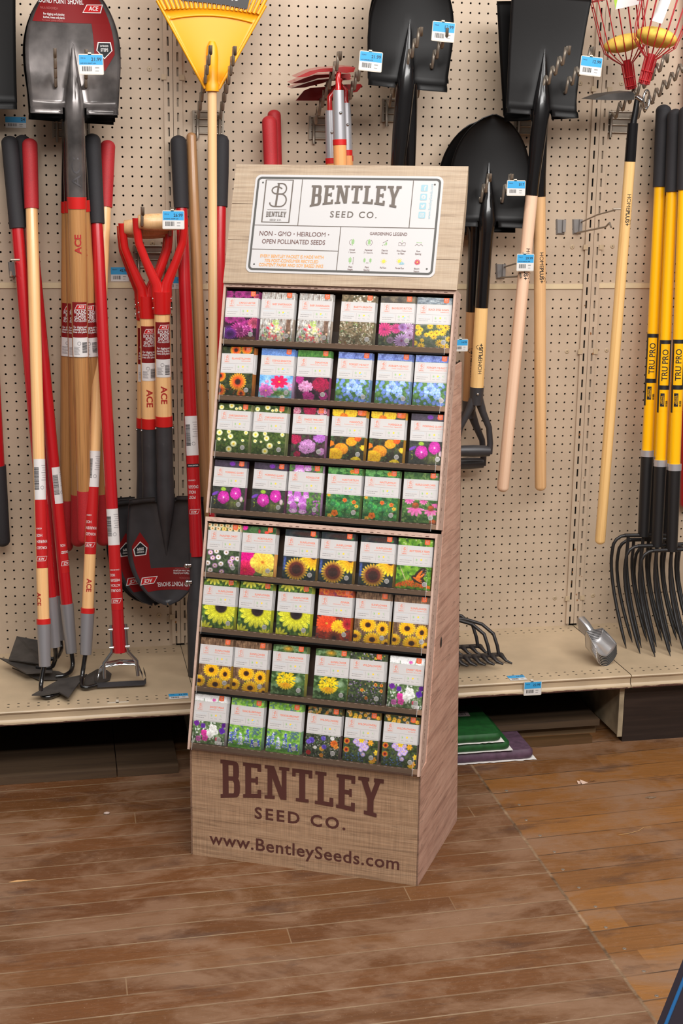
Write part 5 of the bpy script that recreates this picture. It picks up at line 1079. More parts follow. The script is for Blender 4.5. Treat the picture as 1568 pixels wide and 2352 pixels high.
# trays
SL = [36.95, 31.85, 26.7, 21.55, 15.75, 10.75, 5.4, 0.25]
for s0, s1, rows in ((0.0 - 0.35, 20.75, SL[4:]), (21.2 - 0.1, 42.1, SL[:4])):
    g = G(MT)
    g.box(0.0, 0.2, 0, 2.4, s0, s1); g.box(Wf - 0.2, Wf, 0, 2.4, s0, s1); g.box(0.2, Wf - 0.2, 0.0, 2.4, s1 - 0.4, s1); g.box(0.2, Wf - 0.2, 0.35, 2.4, s0, s0 + 0.2)
    tray = part('packet_tray', g, KRAFT, stand)
    g = G(MT); g.box(0.2, Wf - 0.2, 2.2, 2.4, s0 + 0.2, s1 - 0.4); g.box(0.2, 0.25, 0.16, 2.2, s0 + 0.2, s1 - 0.4); g.box(Wf - 0.25, Wf - 0.2, 0.16, 2.2, s0 + 0.2, s1 - 0.4); g.box(0.25, Wf - 0.25, 0.2, 2.2, s1 - 0.47, s1 - 0.4); part('inner_lining', g, INNER, tray)
    g = G(MT)
    rr = random.Random(5)
    z = s0 + 0.6
    while z < s1 - 1: g.box(Wf + 0.001, Wf + 0.012, 0.86, 0.96, z, z + rr.uniform(0.08, 0.3)); z += rr.uniform(0.28, 0.6)
    for u in (x * 0.62 + 0.5 for x in range(33)): g.box(u, u + 0.3, -0.012, 0.0, s1 - 0.3 + rr.uniform(-0.03, 0.03), s1 - 0.26)
    part('perforation', g, mat('perforation_dark', (96, 66, 54), 0.8), tray, 'dark perforation dashes')
    for sl in rows:
        g = G(MT); g.box(0.2, Wf - 0.2, 0.02, 2.2, sl - 0.44, sl)
        for q in range(34): g.box(0.5 + q * 0.61, 0.76 + q * 0.61, 0.005, 0.02, sl - 0.06, sl - 0.01, 1)
        part('shelf_ledge', g, [LEDGE, KRAFT], tray)
        g = G(MT); g.box(0.42, Wf - 0.62, -0.045, -0.025, sl - 0.62, sl + 1.05); g.box(0.42, 0.45, -0.05, -0.02, sl - 0.62, sl + 1.05, 1); g.box(Wf - 0.65, Wf - 0.62, -0.05, -0.02, sl - 0.62, sl + 1.05, 1); part('clear_guard', g, [CLEAR, ACEDGE], tray)
# header
HT = math.atan2(3.75, 10.4); H0 = V((0, 9.62, 51.75)); hS = V((0, math.sin(HT), math.cos(HT))); hN = V((0, math.cos(HT), -math.sin(HT)))
MH = Matrix((V((1, 0, 0)), hN, hS)).transposed().to_4x4(); MH.translation = H0      # x along, y backwards, z up the header
HL_ = 11.15
g = G(MH); arc = [(0.0, 0.0), (0.0, HL_)] + [(0.12 + 0.95 * math.sin(PI * k / 10) ** 0.7, HL_ * (1 - k / 10)) for k in range(0, 11)]
g.prism(arc, lambda y, z, t: (t, y, z), 0.02, Wf + 0.1)
header = part('header_board', g, [HEADW], stand)
g = G(MH)
for zz, a, b_ in ((7.4, 0.05, 2.2), (4.0, 0.05, 2.3), (2.65, 18.2, 21.4), (5.6, 18.6, 19.4)): g.add([(a, -0.008, zz), (b_, -0.008, zz + 0.02), (b_, -0.008, zz + 0.05), (a, -0.008, zz + 0.06)], [(0, 1, 2, 3)])
part('board_joint', g, mat('joint_line', (92, 72, 54), 0.8), header)
# sign plate: its four corners are taken from the photo onto the header's front plane
hp = MS @ H0; hn = (MS.to_3x3() @ hN)
MHW = MS @ MH; MHi = MHW.inverted()
cs = [MHi @ onplane(x, y, hp, hn) for x, y in ((585, 405), (1019, 402), (566, 629), (999, 634))]
x0 = (cs[0].x + cs[2].x) / 2; x1 = (cs[1].x + cs[3].x) / 2; zt = (cs[0].z + cs[1].z) / 2; zb = (cs[2].z + cs[3].z) / 2; PW, PH = x1 - x0, zt - zb
g = G(MH); pf = lambda d: (lambda a, b_: (a, -d, b_))
pts = rrect2(x0, x1, zb, zt, 0.55, 6)[0]
g.prism(pts, lambda a, b_, t: (a, t, b_), -0.05, -0.005, 0)
ins = rrect2(x0 + 0.2, x1 - 0.2, zb + 0.2, zt - 0.2, 0.42, 6)[0]; ins2 = rrect2(x0 + 0.4, x1 - 0.4, zb + 0.4, zt - 0.4, 0.26, 6)[0]; n = len(ins)
g.add([(a, -0.058, b_) for a, b_ in ins] + [(a, -0.058, b_) for a, b_ in ins2], [(i, (i + 1) % n, n + (i + 1) % n, n + i) for i in range(n)], 1)
for a, b_ in ((x0 + 0.75, zt - 0.75), (x1 - 0.75, zt - 0.75), (x0 + 0.75, zb + 0.75), (x1 - 0.75, zb + 0.75)): flat(g, disc2(a, b_, 0.09, 8), pf(0.06), 1)
plate = part('sign_plate', g, [SIGN, FRAME], header)
U = lambda u: x0 + PW * u
Tq = lambda t: zt - PH * t
def sgn(name, mats_, build):
    g = G(MH); build(g); part(name, g, mats_, plate)
def rules(g):
    w = 0.035
    f = pf(0.062)
    for a, b_, c, d in ((0.022, 0.978, 0.518, 0.518), (0.022, 0.488, 0.764, 0.764)): flat(g, rect2(U(a), U(b_), Tq(c) - w, Tq(c) + w), f)
    for a, c, d in ((0.257, 0.042, 0.518), (0.845, 0.042, 0.518), (0.488, 0.518, 0.958)): flat(g, rect2(U(a) - w, U(a) + w, Tq(d), Tq(c)), f)
sgn('ruled_lines', GREY, rules)
F6 = pf(0.066)
def words_(g):
    f = F6
    flat(g, ribbon([(U(0.060), Tq(0.054)), (U(0.207), Tq(0.054)), (U(0.207), Tq(0.486)), (U(0.060), Tq(0.486))], 0.13, True), f, 0)
    for k, lv in enumerate(sb_logo(PH * 0.245)): flat(g, ([(a + U(0.134), b_ + Tq(0.208)) for a, b_ in lv[0]], lv[1]), pf(0.066 + 0.001 * k), 0)
    flat(g, rect2(U(0.083), U(0.186), Tq(0.359), Tq(0.355)), f, 0)
    slab(g, PW * 0.108, PH * 0.056, 0.15, lambda d: pf(0.066 + d), U(0.134), Tq(0.435))
    g.text('SEED CO.', f, 0, size=PH * 0.017, bold='b', track=0.1, pos=(U(0.134), Tq(0.462)))
sgn('logo_box', GREY, words_)
def words_b(g):
    f = F6
    slab(g, PW * 0.468, PH * 0.222, 0.2, lambda d: pf(0.066 + d), U(0.548), Tq(0.325))
    g.text('SEED CO.', f, 0, size=PH * 0.062, bold='b', track=0.14, pos=(U(0.548), Tq(0.395)))
sgn('brand_lettering', GREY, words_b)
def words_c(g):
    f = F6
    g.text('NON - GMO • HEIRLOOM •', f, 0, size=PH * 0.044, bold='b', sx=0.92, pos=(U(0.243), Tq(0.602))); g.text('OPEN POLLINATED SEEDS', f, 0, size=PH * 0.044, bold='b', sx=0.86, pos=(U(0.243), Tq(0.682)))
sgn('claim_lettering', PLUM, words_c)
def words_d(g):
    f = F6
    for t, y in (('EVERY BENTLEY PACKET IS MADE WITH', 0.831), ('70% POST-CONSUMER RECYCLED', 0.876), ('CONTENT PAPER AND SOY BASED INKS', 0.920)): g.text(t, f, 0, size=PH * 0.031, bold='b', sx=0.80, pos=(U(0.243), Tq(y)))
sgn('recycling_lettering', SORANGE, words_d)
sgn('legend_heading', PLUM, lambda g: g.text('GARDENING LEGEND', F6, 0, size=PH * 0.030, bold='b', sx=0.86, pos=(U(0.742), Tq(0.581))))
def social(g):
    f = pf(0.064); f2 = pf(0.068); r = PH * 0.033
    for i, t in enumerate((0.118, 0.207, 0.297, 0.387)):
        cx, cy = U(0.905), Tq(t); flat(g, rrect2(cx - r, cx + r, cy - r, cy + r, r * 0.25), f, 0)
        if i == 0: g.text('f', f2, 1, size=r * 1.35, bold='x', pos=(cx + r * 0.15, cy - r * 0.05))
        elif i == 1: flat(g, disc2(cx, cy, r * 0.68, 14), f2, 1); g.text('p', pf(0.072), 0, size=r * 0.75, bold='b', pos=(cx, cy + r * 0.1))
        elif i == 2: flat(g, ([(cx + a * r, cy + b_ * r) for a, b_ in ((-0.6, 0.45), (-0.1, 0.1), (0.1, 0.5), (0.45, 0.5), (0.68, 0.3), (0.5, 0.15), (0.4, -0.3), (0.0, -0.6), (-0.6, -0.45), (-0.25, -0.3), (-0.55, 0.0))], [(0, 1, 10), (1, 2, 3, 4, 5, 6, 7, 8, 9, 10)]), f2, 1)
        else:
            flat(g, ribbon(rrect2(cx - r * 0.55, cx + r * 0.55, cy - r * 0.55, cy + r * 0.55, r * 0.2)[0], r * 0.16, True), f2, 1); flat(g, ribbon(disc2(cx, cy, r * 0.26, 12)[0], r * 0.14, True), f2, 1); flat(g, disc2(cx + r * 0.32, cy + r * 0.32, r * 0.09, 6), f2, 1)
    g.text('www.BentleySeeds.com', f, 0, size=PH * 0.026, sx=0.95, rot=PI / 2, pos=(U(0.942), Tq(0.25)))
sgn('social_marks', [SKYB, SIGN], social)
def legend(g):
    f = pf(0.064); f2 = pf(0.067)
    def sprig(cx, cy, h, mi=1):
        flat(g, ribbon([(cx, cy - h * 0.5), (cx, cy + h * 0.4)], h * 0.06), f, mi)
        for dy in (-0.2, 0.0, 0.2):
            for sg in (-1, 1): flat(g, ([(cx, cy + dy * h - 0.06 * h), (cx + sg * 0.14 * h, cy + dy * h - 0.02 * h), (cx + sg * 0.26 * h, cy + dy * h + 0.16 * h), (cx + sg * 0.07 * h, cy + dy * h + 0.1 * h)], [(0, 1, 2, 3)]), f, mi)
        flat(g, disc2(cx, cy + 0.42 * h, 0.07 * h, 6, 0.11 * h), f, mi)
    def arc(cx, cy, r, a0, a1, mi=0): flat(g, ribbon([(cx + r * math.cos(math.radians(a0 + (a1 - a0) * k / 8)), cy + r * math.sin(math.radians(a0 + (a1 - a0) * k / 8))) for k in range(9)], 0.028), f, mi)
    h = PH * 0.066; Y1, Y2 = Tq(0.672), Tq(0.855); X = [U(q) for q in (0.560, 0.646, 0.731, 0.817, 0.905)]
    sprig(X[0], Y1, h); arc(X[0] - h * 0.1, Y1, h * 0.42, 100, 260)
    sprig(X[1], Y1, h); arc(X[1], Y1, h * 0.46, 110, 250); arc(X[1], Y1, h * 0.46, -70, 70)
    flat(g, ribbon([(X[2] - h * 0.4, Y1 + 0.0 * h), (X[2] + h * 0.3, Y1 + 0.42 * h)], 0.03), f, 0); flat(g, ([(X[2] + h * 0.18, Y1 + h * 0.42), (X[2] + h * 0.36, Y1 + h * 0.46), (X[2] + h * 0.27, Y1 + h * 0.3)], [(0, 1, 2)]), f, 0); flat(g, disc2(X[2] - h * 0.4, Y1 - 0.35 * h, 0.035, 6), f, 0); sprig(X[2] + h * 0.12, Y1 - h * 0.15, h * 0.6); sprig(X[2] - h * 0.15, Y1 - h * 0.3, h * 0.28)
    flat(g, ribbon([(X[3] - h * 0.5, Y1 + h * 0.1), (X[3] - h * 0.5, Y1 - h * 0.35), (X[3] + h * 0.5, Y1 - h * 0.35), (X[3] + h * 0.5, Y1 + h * 0.1), (X[3] + h * 0.2, Y1 + h * 0.1), (X[3], Y1 - h * 0.18), (X[3] - h * 0.2, Y1 + h * 0.1)], 0.03, True), f, 0); flat(g, disc2(X[3], Y1 - h * 0.05, 0.04, 6), f, 0); flat(g, ribbon([(X[3], Y1 + h * 0.15), (X[3], Y1 + h * 0.45)], 0.03), f, 1)
    flat(g, ribbon([(X[4] + h * (k / 8 - 1) * 0.6, Y1 - h * 0.2 + h * 0.1 * math.cos(k * PI / 4 + PI)) for k in range(17)], 0.03), f, 0); flat(g, ribbon([(X[4] - h * 0.35, Y1 + h * 0.15), (X[4] + h * 0.35, Y1 + h * 0.15)], 0.025), f, 1)
    for sg in (-1, 1): flat(g, rect2(X[4] + sg * h * 0.35 - 0.012, X[4] + sg * h * 0.35 + 0.012, Y1 + h * 0.07, Y1 + h * 0.23), f, 1)
    sprig(X[0] - h * 0.15, Y2, h); flat(g, ribbon([(X[0] + h * 0.32, Y2 - h * 0.5), (X[0] + h * 0.32, Y2 + h * 0.45)], 0.03), f, 0)
    for e in (-0.5, 0.45): flat(g, rect2(X[0] + h * 0.24, X[0] + h * 0.40, Y2 + h * e - 0.012, Y2 + h * e + 0.012), f, 0)
    for sg in (-1, 1): sprig(X[1] + sg * h * 0.45, Y2 + h * 0.05, h * 0.75)
    flat(g, ribbon([(X[1] - h * 0.2, Y2 - h * 0.3), (X[1] + h * 0.2, Y2 - h * 0.3)], 0.03), f, 0)
    for cx, s_ in ((X[2], 1.0), (X[3] - h * 0.15, 0.95)):
        flat(g, disc2(cx, Y2 + (0 if s_ == 1 else h * 0.1), h * 0.27 * s_, 16), f, 2)
        for k in range(10): a = k * PI / 5; q = Y2 + (0 if s_ == 1 else h * 0.1); flat(g, ribbon([(cx + h * 0.33 * math.cos(a), q + h * 0.33 * math.sin(a)), (cx + h * 0.44 * math.cos(a), q + h * 0.44 * math.sin(a))], 0.035), f, 2)
    for dx, dy, r in ((-0.1, -0.28, 0.15), (0.12, -0.18, 0.2), (0.36, -0.27, 0.15)): flat(g, disc2(X[3] + dx * h + 0.12 * h, Y2 + dy * h, r * h, 10), f2, 4)
    flat(g, rect2(X[3] + 0.02 * h, X[3] + 0.48 * h, Y2 - 0.43 * h, Y2 - 0.25 * h), pf(0.069), 4)
    for k in range(10): a = k * PI / 5; flat(g, ribbon([(X[4] + h * 0.1 * math.cos(a), Y2 + h * 0.1 * math.sin(a)), (X[4] + h * 0.42 * math.cos(a), Y2 + h * 0.42 * math.sin(a))], [0.05, 0.11]), f, 3)
    flat(g, disc2(X[4], Y2, h * 0.11, 8), f2, 2)
    for i, (a, b_) in enumerate((('Annual', '1 Season'), ('Perennial', '2+ Seasons'), ('Days to', 'Harvest'), ('How Deep', 'to Plant'), ('Row', 'Spacing'))):
        g.text(a, f, 0, size=PH * 0.017, bold='b', sx=0.8, pos=(X[i], Tq(0.746))); g.text(b_, f, 0, size=PH * 0.017, bold='r' if i < 2 else 'b', sx=0.8, pos=(X[i], Tq(0.772)))
    for i, (a, b_) in enumerate((('Plant', 'Height'), ('Plant', 'Spacing'), ('Full Sun', ''), ('Partial Sun', ''), ('Bloom', 'Season'))):
        g.text(a, f, 0, size=PH * 0.017, bold='b', sx=0.8, pos=(X[i], Tq(0.918)))
        if b_: g.text(b_, f, 0, size=PH * 0.017, bold='b', sx=0.8, pos=(X[i], Tq(0.944)))
sgn('legend_icons', [PLUM, LEAF, SUN, BLOOM, SKYB], legend)
# ================================================================== seed packets: each variety's printed picture is rastered here into a fine coloured grid
PWI, PHI = 3.1, 4.4
NX = 76; NZ = int(NX * PHI / PWI)
SSF = 2
_x = (np.arange(NX * SSF) + 0.5) / (NX * SSF); _y = (np.arange(NZ * SSF) + 0.5) / (NZ * SSF) * PHI / PWI
XX, YY = np.meshgrid(_x, _y)            # x 0..1 across, y downwards in widths: top strip 0..0.2, picture 0.766..1.42
def vnoise(sc, seed, sx=1.0, sy=1.0, oct_=3):
    r = np.random.default_rng(seed); out = np.zeros_like(XX); amp = 1.0; tot = 0
    for o in range(oct_):
        n = int(sc * 2 ** o) + 3; gr = r.random((int(n * 1.6 * sy) + 4, int(n * sx) + 4)); gx = XX * (gr.shape[1] - 2); gy = YY / 1.43 * (gr.shape[0] - 2)
        ix = gx.astype(int); iy = gy.astype(int); fx = gx - ix; fy = gy - iy; fx = fx * fx * (3 - 2 * fx); fy = fy * fy * (3 - 2 * fy)
        out += amp * ((gr[iy, ix] * (1 - fx) + gr[iy, ix + 1] * fx) * (1 - fy) + (gr[iy + 1, ix] * (1 - fx) + gr[iy + 1, ix + 1] * fx) * fy); tot += amp; amp *= 0.55
    return out / tot
class Pic:
    def __init__(s, c0, c1, c2=None, sc=9, seed=1, sx=1.0, sy=1.0):
        n = vnoise(sc, seed, sx, sy); n = np.clip((n - 0.3) / 0.4, 0, 1)[..., None]
        s.a = np.array(c0, float) * (1 - n) + np.array(c1, float) * n
        if c2 is not None:
            m = np.clip((vnoise(sc * 1.5, seed + 50, sx, sy) - 0.55) / 0.15, 0, 1)[..., None]; s.a = s.a * (1 - m) + np.array(c2, float) * m
        s.r = random.Random(seed)
    def put(s, mask, col): m = np.clip(mask, 0, 1)[..., None]; s.a = s.a * (1 - m) + np.asarray(col, float) * m
    def region(s, x0, x1, y0, y1, c0, c1, sc=9, seed=3, soft=0.03, sx=1, sy=1):
        m = np.clip((XX - x0) / soft, 0, 1) * np.clip((x1 - XX) / soft, 0, 1) * np.clip((YY - y0) / soft, 0, 1) * np.clip((y1 - YY) / soft, 0, 1)
        n = np.clip((vnoise(sc, seed, sx, sy) - 0.3) / 0.4, 0, 1)[..., None]; s.put(m, np.array(c0, float) * (1 - n) + np.array(c1, float) * n)
    def blob(s, cx, cy, rx, ry=None, col=(0, 0, 0), soft=0.25, rot=0.0):
        ry = ry or rx; c, q = math.cos(rot), math.sin(rot); dx, dy = XX - cx, YY - cy; d = np.sqrt(((dx * c + dy * q) / rx) ** 2 + ((-dx * q + dy * c) / ry) ** 2); s.put((1 - d) / soft, col)
    def flower(s, cx, cy, R, n, out, inn, ctr=None, rc=0.3, asp=1.0, rot=0.0, depth=0.45, sharp=0.8, streak=0.15, a0=None, a1=None, ring=None, ctr2=None):
        dx, dy = (XX - cx), (YY - cy) / asp; rr = np.sqrt(dx * dx + dy * dy) / R; th = np.arctan2(dy, dx) - rot
        pet = np.abs(np.cos(n * th / 2)) ** sharp; edge = 1 - depth * (1 - pet); m = np.clip((edge - rr) / 0.07, 0, 1)
        if a0 is not None: m = m * (((th + rot - a0) % (2 * PI)) < (a1 - a0))
        t = np.clip((rr - rc) / (1 - rc), 0, 1)[..., None]; col = np.array(inn, float) * (1 - t) + np.array(out, float) * t
        sh = (1 - streak + streak * 2 * pet * (0.6 + 0.4 * np.cos(3 * n * th)))[..., None]; s.put(m, np.clip(col * sh, 0, 255))
        if ring: s.put(np.clip((rc * 1.5 - rr) / 0.08, 0, 1), ring)
        if ctr is not None:
            s.put(np.clip((rc - rr) / 0.08, 0, 1), ctr)
            if ctr2 is not None: s.put(np.clip((rc * 0.5 - rr) / 0.08, 0, 1), ctr2)
    def scatter(s, k, y0, y1, fn, x0=0.0, x1=1.0):
        for _ in range(k): fn(s.r.uniform(x0, x1), s.r.uniform(y0, y1))
    def mottle(s, amt, sc=40, seed=9): s.a = np.clip(s.a * (1 + amt * (vnoise(sc, seed, oct_=2) - 0.5))[..., None], 0, 255)
    def done(s):
        s.mottle(0.5); a = s.a.reshape(NZ, SSF, NX, SSF, 3).mean((1, 3)); a = np.clip(a * 1.0 + 3, 2, 246) / 255.0
        return np.where(a <= 0.04045, a / 12.92, ((a + 0.055) / 1.055) ** 2.4)
TOP, BOT = 0.0, 0.766
def leaves(p, k, c, y0=BOT, y1=1.42, r=0.05):
    p.scatter(k, y0, y1, lambda x, y: p.blob(x, y, r * p.r.uniform(0.5, 1.3), r * 0.3, [v * p.r.uniform(0.7, 1.25) for v in c], 0.4, p.r.uniform(0, PI)))
def P_aster():
    p = Pic((36, 16, 34), (70, 30, 52), seed=2)
    p.region(0, 0.45, 1.0, 1.43, (58, 20, 92), (104, 40, 140), 20, 4, 0.1); p.region(0.45, 1, 1.3, 1.43, (90, 50, 36), (120, 74, 52), 8, 5, 0.05)
    for cx, cy, R in ((0.18, 0.8, 0.2), (0.5, 1.12, 0.32), (0.72, 0.98, 0.2), (0.92, 0.92, 0.22), (0.5, 0.85, 0.16), (0.2, 1.25, 0.22), (0.05, 0.1, 0.2), (0.4, 0.1, 0.16), (0.66, 0.06, 0.2), (0.95, 0.16, 0.12)):
        c = (236, 92, 130) if cx > 0.85 else ((120, 44, 160) if cy > 1.2 else (196, 54, 150)); p.flower(cx, cy, R, 22, c, [v * 0.55 for v in c], None, 0.2, 0.8, p.r.random(), 0.5, 0.6, 0.35)
    p.scatter(30, 0.95, 1.3, lambda x, y: p.blob(x, y, 0.045, 0.012, (228, 120, 190), 0.3, p.r.uniform(0, PI)), 0.3, 0.9); return p
def P_snap():
    p = Pic((150, 146, 142), (206, 204, 198), (120, 100, 88), 10, 3, 3.0, 0.4); p.region(0.78, 0.93, BOT, 1.43, (96, 72, 58), (130, 100, 82), 10, 3, 0.02)
    leaves(p, 30, (70, 104, 52), 1.1, 1.42)
    for k in range(70):
        x = p.r.gauss(0.5, 0.17); y = p.r.uniform(0.86, 1.38); 
        if y < 1.0 and abs(x - 0.45) > 0.2: continue
        c = p.r.choice([(226, 60, 74), (236, 112, 120), (240, 226, 190), (220, 226, 150), (244, 196, 168), (250, 240, 226)]); p.blob(x, y, 0.045, 0.038, c, 0.4, p.r.random() * 3); p.blob(x, y + 0.012, 0.018, 0.012, [v * 0.85 for v in c], 0.5)
    p.scatter(12, 0.8, 0.95, lambda x, y: p.blob(x, y, 0.03, 0.028, (170, 196, 96), 0.4), 0.38, 0.6); return p
def P_breath():
    p = Pic((92, 78, 54), (130, 112, 84), (66, 64, 40), 8, 4)
    p.scatter(150, BOT, 1.42, lambda x, y: (p.blob(x, y, 0.024 * p.r.uniform(0.5, 1.2), None, (212, 206, 188), 0.6), p.blob(x, y, 0.007, None, (120, 120, 80), 0.5))); p.scatter(26, 0, 0.2, lambda x, y: p.blob(x, y, 0.03, None, (226, 220, 206), 0.6), 0.35, 1); leaves(p, 30, (110, 116, 70)); return p
def P_bach():
    p = Pic((46, 56, 40), (84, 96, 66), (30, 34, 30), 9, 5); p.region(0, 1, 0, 0.2, (66, 60, 54), (120, 106, 84), 4, 8, 0.01); leaves(p, 30, (110, 130, 84))
    for cx, cy, R, c in ((0.16, 0.95, 0.24, (232, 60, 132)), (0.5, 0.92, 0.17, (228, 66, 140)), (0.84, 0.9, 0.2, (214, 172, 214)), (0.68, 0.88, 0.14, (170, 120, 190)), (0.9, 1.1, 0.16, (200, 160, 206)), (0.68, 1.26, 0.24, (188, 146, 204)), (0.35, 1.25, 0.12, (150, 120, 150))): p.flower(cx, cy, R, 17, c, [v * 0.72 for v in c], (116, 40, 96), 0.18, 0.9, p.r.random(), 0.55, 0.5, 0.3)
    return p
def P_bes():
    p = Pic((56, 70, 46), (88, 98, 76), (110, 110, 108), 7, 6); p.region(0, 1, 0, 0.2, (96, 106, 116), (168, 176, 180), 5, 8, 0.01, 1, 3)
    for cx, cy, R in ((0.42, 0.82, 0.1), (0.86, 0.84, 0.13), (0.62, 1.0, 0.11), (0.46, 1.02, 0.1), (0.78, 0.98, 0.12), (0.33, 1.06, 0.08), (0.54, 1.1, 0.11), (0.07, 0.85, 0.09), (0.1, 1.02, 0.1), (0.72, 1.28, 0.13), (0.2, 1.38, 0.12), (0.88, 1.38, 0.13), (0.22, 1.22, 0.07), (0.02, 1.3, 0.09), (0.97, 1.16, 0.1), (0.68, 0.8, 0.1), (0.16, 0.92, 0.08)): p.flower(cx, cy, R, 11, (244, 200, 44), (236, 176, 30), (70, 40, 30), 0.2, 0.9, p.r.random() * 3, 0.6, 0.7, 0.12)
    return p
def P_blanket():
    p = Pic((32, 40, 24), (66, 74, 40), (46, 58, 36), 10, 7); leaves(p, 25, (72, 88, 48))
    for cx, cy, R in ((0.56, 1.02, 0.27), (0.02, 0.86, 0.18), (0.02, 1.28, 0.2), (0.68, 1.36, 0.14), (0.45, 0.1, 0.18), (0.78, 0.06, 0.18)): p.flower(cx, cy, R, 22, (246, 184, 40), (214, 66, 28), (66, 34, 26), 0.36, 1.0, 0, 0.3, 0.6, 0.15, ctr2=(44, 30, 26))
    p.scatter(12, 1.2, 1.38, lambda x, y: p.blob(x, y, 0.03, None, (130, 60, 34), 0.6)); return p
def P_cosmos():
    p = Pic((90, 150, 208), (156, 200, 236), seed=8, sc=4); p.region(0, 1, 1.12, 1.43, (70, 110, 50), (120, 158, 74), 12, 4, 0.12); p.region(0, 1, 0, 0.2, (84, 120, 188), (108, 144, 206), 3, 5, 0.01)
    p.scatter(16, 0.95, 1.3, lambda x, y: p.flower(x, y, 0.07, 8, (228, 130, 190), (236, 160, 206), (240, 190, 70), 0.2, 0.7, p.r.random()))
    p.flower(0.6, 0.95, 0.28, 8, (236, 30, 92), (214, 20, 76), (246, 196, 50), 0.15, 0.7, 0.3, 0.4, 0.6); p.flower(0.22, 1.22, 0.22, 8, (216, 116, 196), (196, 92, 176), (240, 190, 60), 0.16, 0.9, 0, 0.3, 0.6); p.flower(0.72, 1.38, 0.09, 8, (248, 244, 238), (240, 236, 226), (240, 190, 60), 0.25, 0.7); return p
def clusters(p, spots, cols, r=0.032, n=5, ctr=None):
    for cx, cy, R, ci in spots:
        for _ in range(int(130 * R / 0.2 * R / 0.2) + 16):
            a = p.r.uniform(0, 2 * PI); d = R * math.sqrt(p.r.random()); c = cols[ci]; k = p.r.uniform(0.75, 1.2); p.flower(cx + d * math.cos(a), cy + d * math.sin(a) * 0.8, r * p.r.uniform(0.8, 1.2), n, [min(255, v * k) for v in c[0]], c[1], ctr, 0.2, 1, p.r.random() * 3, 0.35, 0.7, 0.08)
def P_dianthus():
    p = Pic((34, 20, 30), (70, 34, 54), seed=9); p.region(0, 1, 0, 0.2, (50, 104, 40), (86, 140, 58), 12, 4, 0.01, 2, 0.5)
    clusters(p, [(0.3, 1.05, 0.2, 0), (0.75, 0.98, 0.24, 1), (0.1, 0.86, 0.12, 2), (0.4, 1.33, 0.16, 2), (0.85, 1.3, 0.12, 2)], [((228, 176, 214), (200, 110, 160)), ((176, 28, 76), (136, 16, 50)), ((196, 56, 150), (150, 30, 100))]); return p
def P_forget():
    p = Pic((60, 104, 48), (98, 140, 70), (110, 130, 190), 6, 10)
    p.region(0, 1, 0, 0.2, (84, 100, 170), (130, 150, 216), 9, 4, 0.01)
    p.scatter(46, BOT, 1.42, lambda x, y: p.flower(x, y, 0.055 * p.r.uniform(0.7, 1.2), 5, (96, 130, 220), (130, 160, 236), (200, 190, 120), 0.16, 1, p.r.random() * 3, 0.3, 0.6, 0.08)); p.scatter(26, 0.8, 1.2, lambda x, y: p.flower(x, y, 0.06, 5, (140, 176, 244), (168, 196, 248), (246, 214, 90), 0.18, 1, p.r.random() * 3, 0.3, 0.6, 0.08), 0.35, 0.8); return p
def P_chrys():
    p = Pic((44, 62, 26), (86, 104, 44), (60, 80, 34), 14, 11); leaves(p, 80, (80, 106, 44), r=0.03)
    for cx, cy, R in ((0.1, 0.86, 0.1), (0.44, 0.95, 0.09), (0.38, 0.82, 0.07), (0.9, 0.82, 0.07), (0.55, 1.16, 0.1), (0.42, 1.32, 0.1), (0.1, 1.05, 0.06), (0.82, 1.05, 0.05), (0.28, 1.06, 0.04), (0.1, 0.12, 0.08), (0.4, 0.06, 0.09), (0.66, 0.12, 0.06), (0.8, 0.14, 0.05), (0.55, 0.14, 0.05)): p.flower(cx, cy, R, 14, (250, 246, 222), (246, 232, 150), (244, 196, 40), 0.36, 0.95, p.r.random() * 3, 0.3, 0.7, 0.06)
    return p
def P_william():
    p = Pic((40, 30, 30), (80, 50, 60), (60, 84, 48), seed=12)
    clusters(p, [(0.12, 0.92, 0.16, 1), (0.48, 1.12, 0.24, 0), (0.82, 0.86, 0.16, 2), (0.9, 1.25, 0.1, 0), (0.2, 1.35, 0.08, 1), (0.1, 0.1, 0.12, 3), (0.5, 0.06, 0.18, 1), (0.85, 0.1, 0.12, 3)], [((222, 178, 222), (176, 96, 170)), ((190, 40, 84), (140, 20, 56)), ((196, 130, 210), (160, 80, 180)), ((232, 200, 210), (170, 60, 90))]); return p
def P_marigold():
    p = Pic((36, 34, 26), (66, 60, 42), (60, 74, 44), seed=13); leaves(p, 40, (84, 96, 60))
    for cx, cy, R, c in ((0.62, 0.9, 0.17, (242, 158, 30)), (0.33, 1.12, 0.22, (240, 146, 30)), (0.14, 1.3, 0.26, (248, 186, 30)), (0.02, 0.98, 0.1, (232, 120, 24)), (0.98, 1.06, 0.1, (246, 190, 40)), (0.78, 1.44, 0.16, (246, 206, 40)), (0.8, 0.8, 0.1, (230, 90, 30)), (0.15, 0.06, 0.2, (246, 196, 40)), (0.55, 0.08, 0.2, (244, 190, 36)), (0.9, 0.04, 0.16, (236, 110, 30)), (0.35, 0.2, 0.12, (238, 120, 30))):
        p.blob(cx, cy, R, R * 0.8, c, 0.15)
        for _ in range(60): a = p.r.uniform(0, 2 * PI); d = R * 0.9 * math.sqrt(p.r.random()); k = p.r.uniform(0.82, 1.12); p.blob(cx + d * math.cos(a), cy + d * math.sin(a) * 0.8, 0.03, 0.018, [min(255, v * k) for v in c], 0.4, a)
    return p
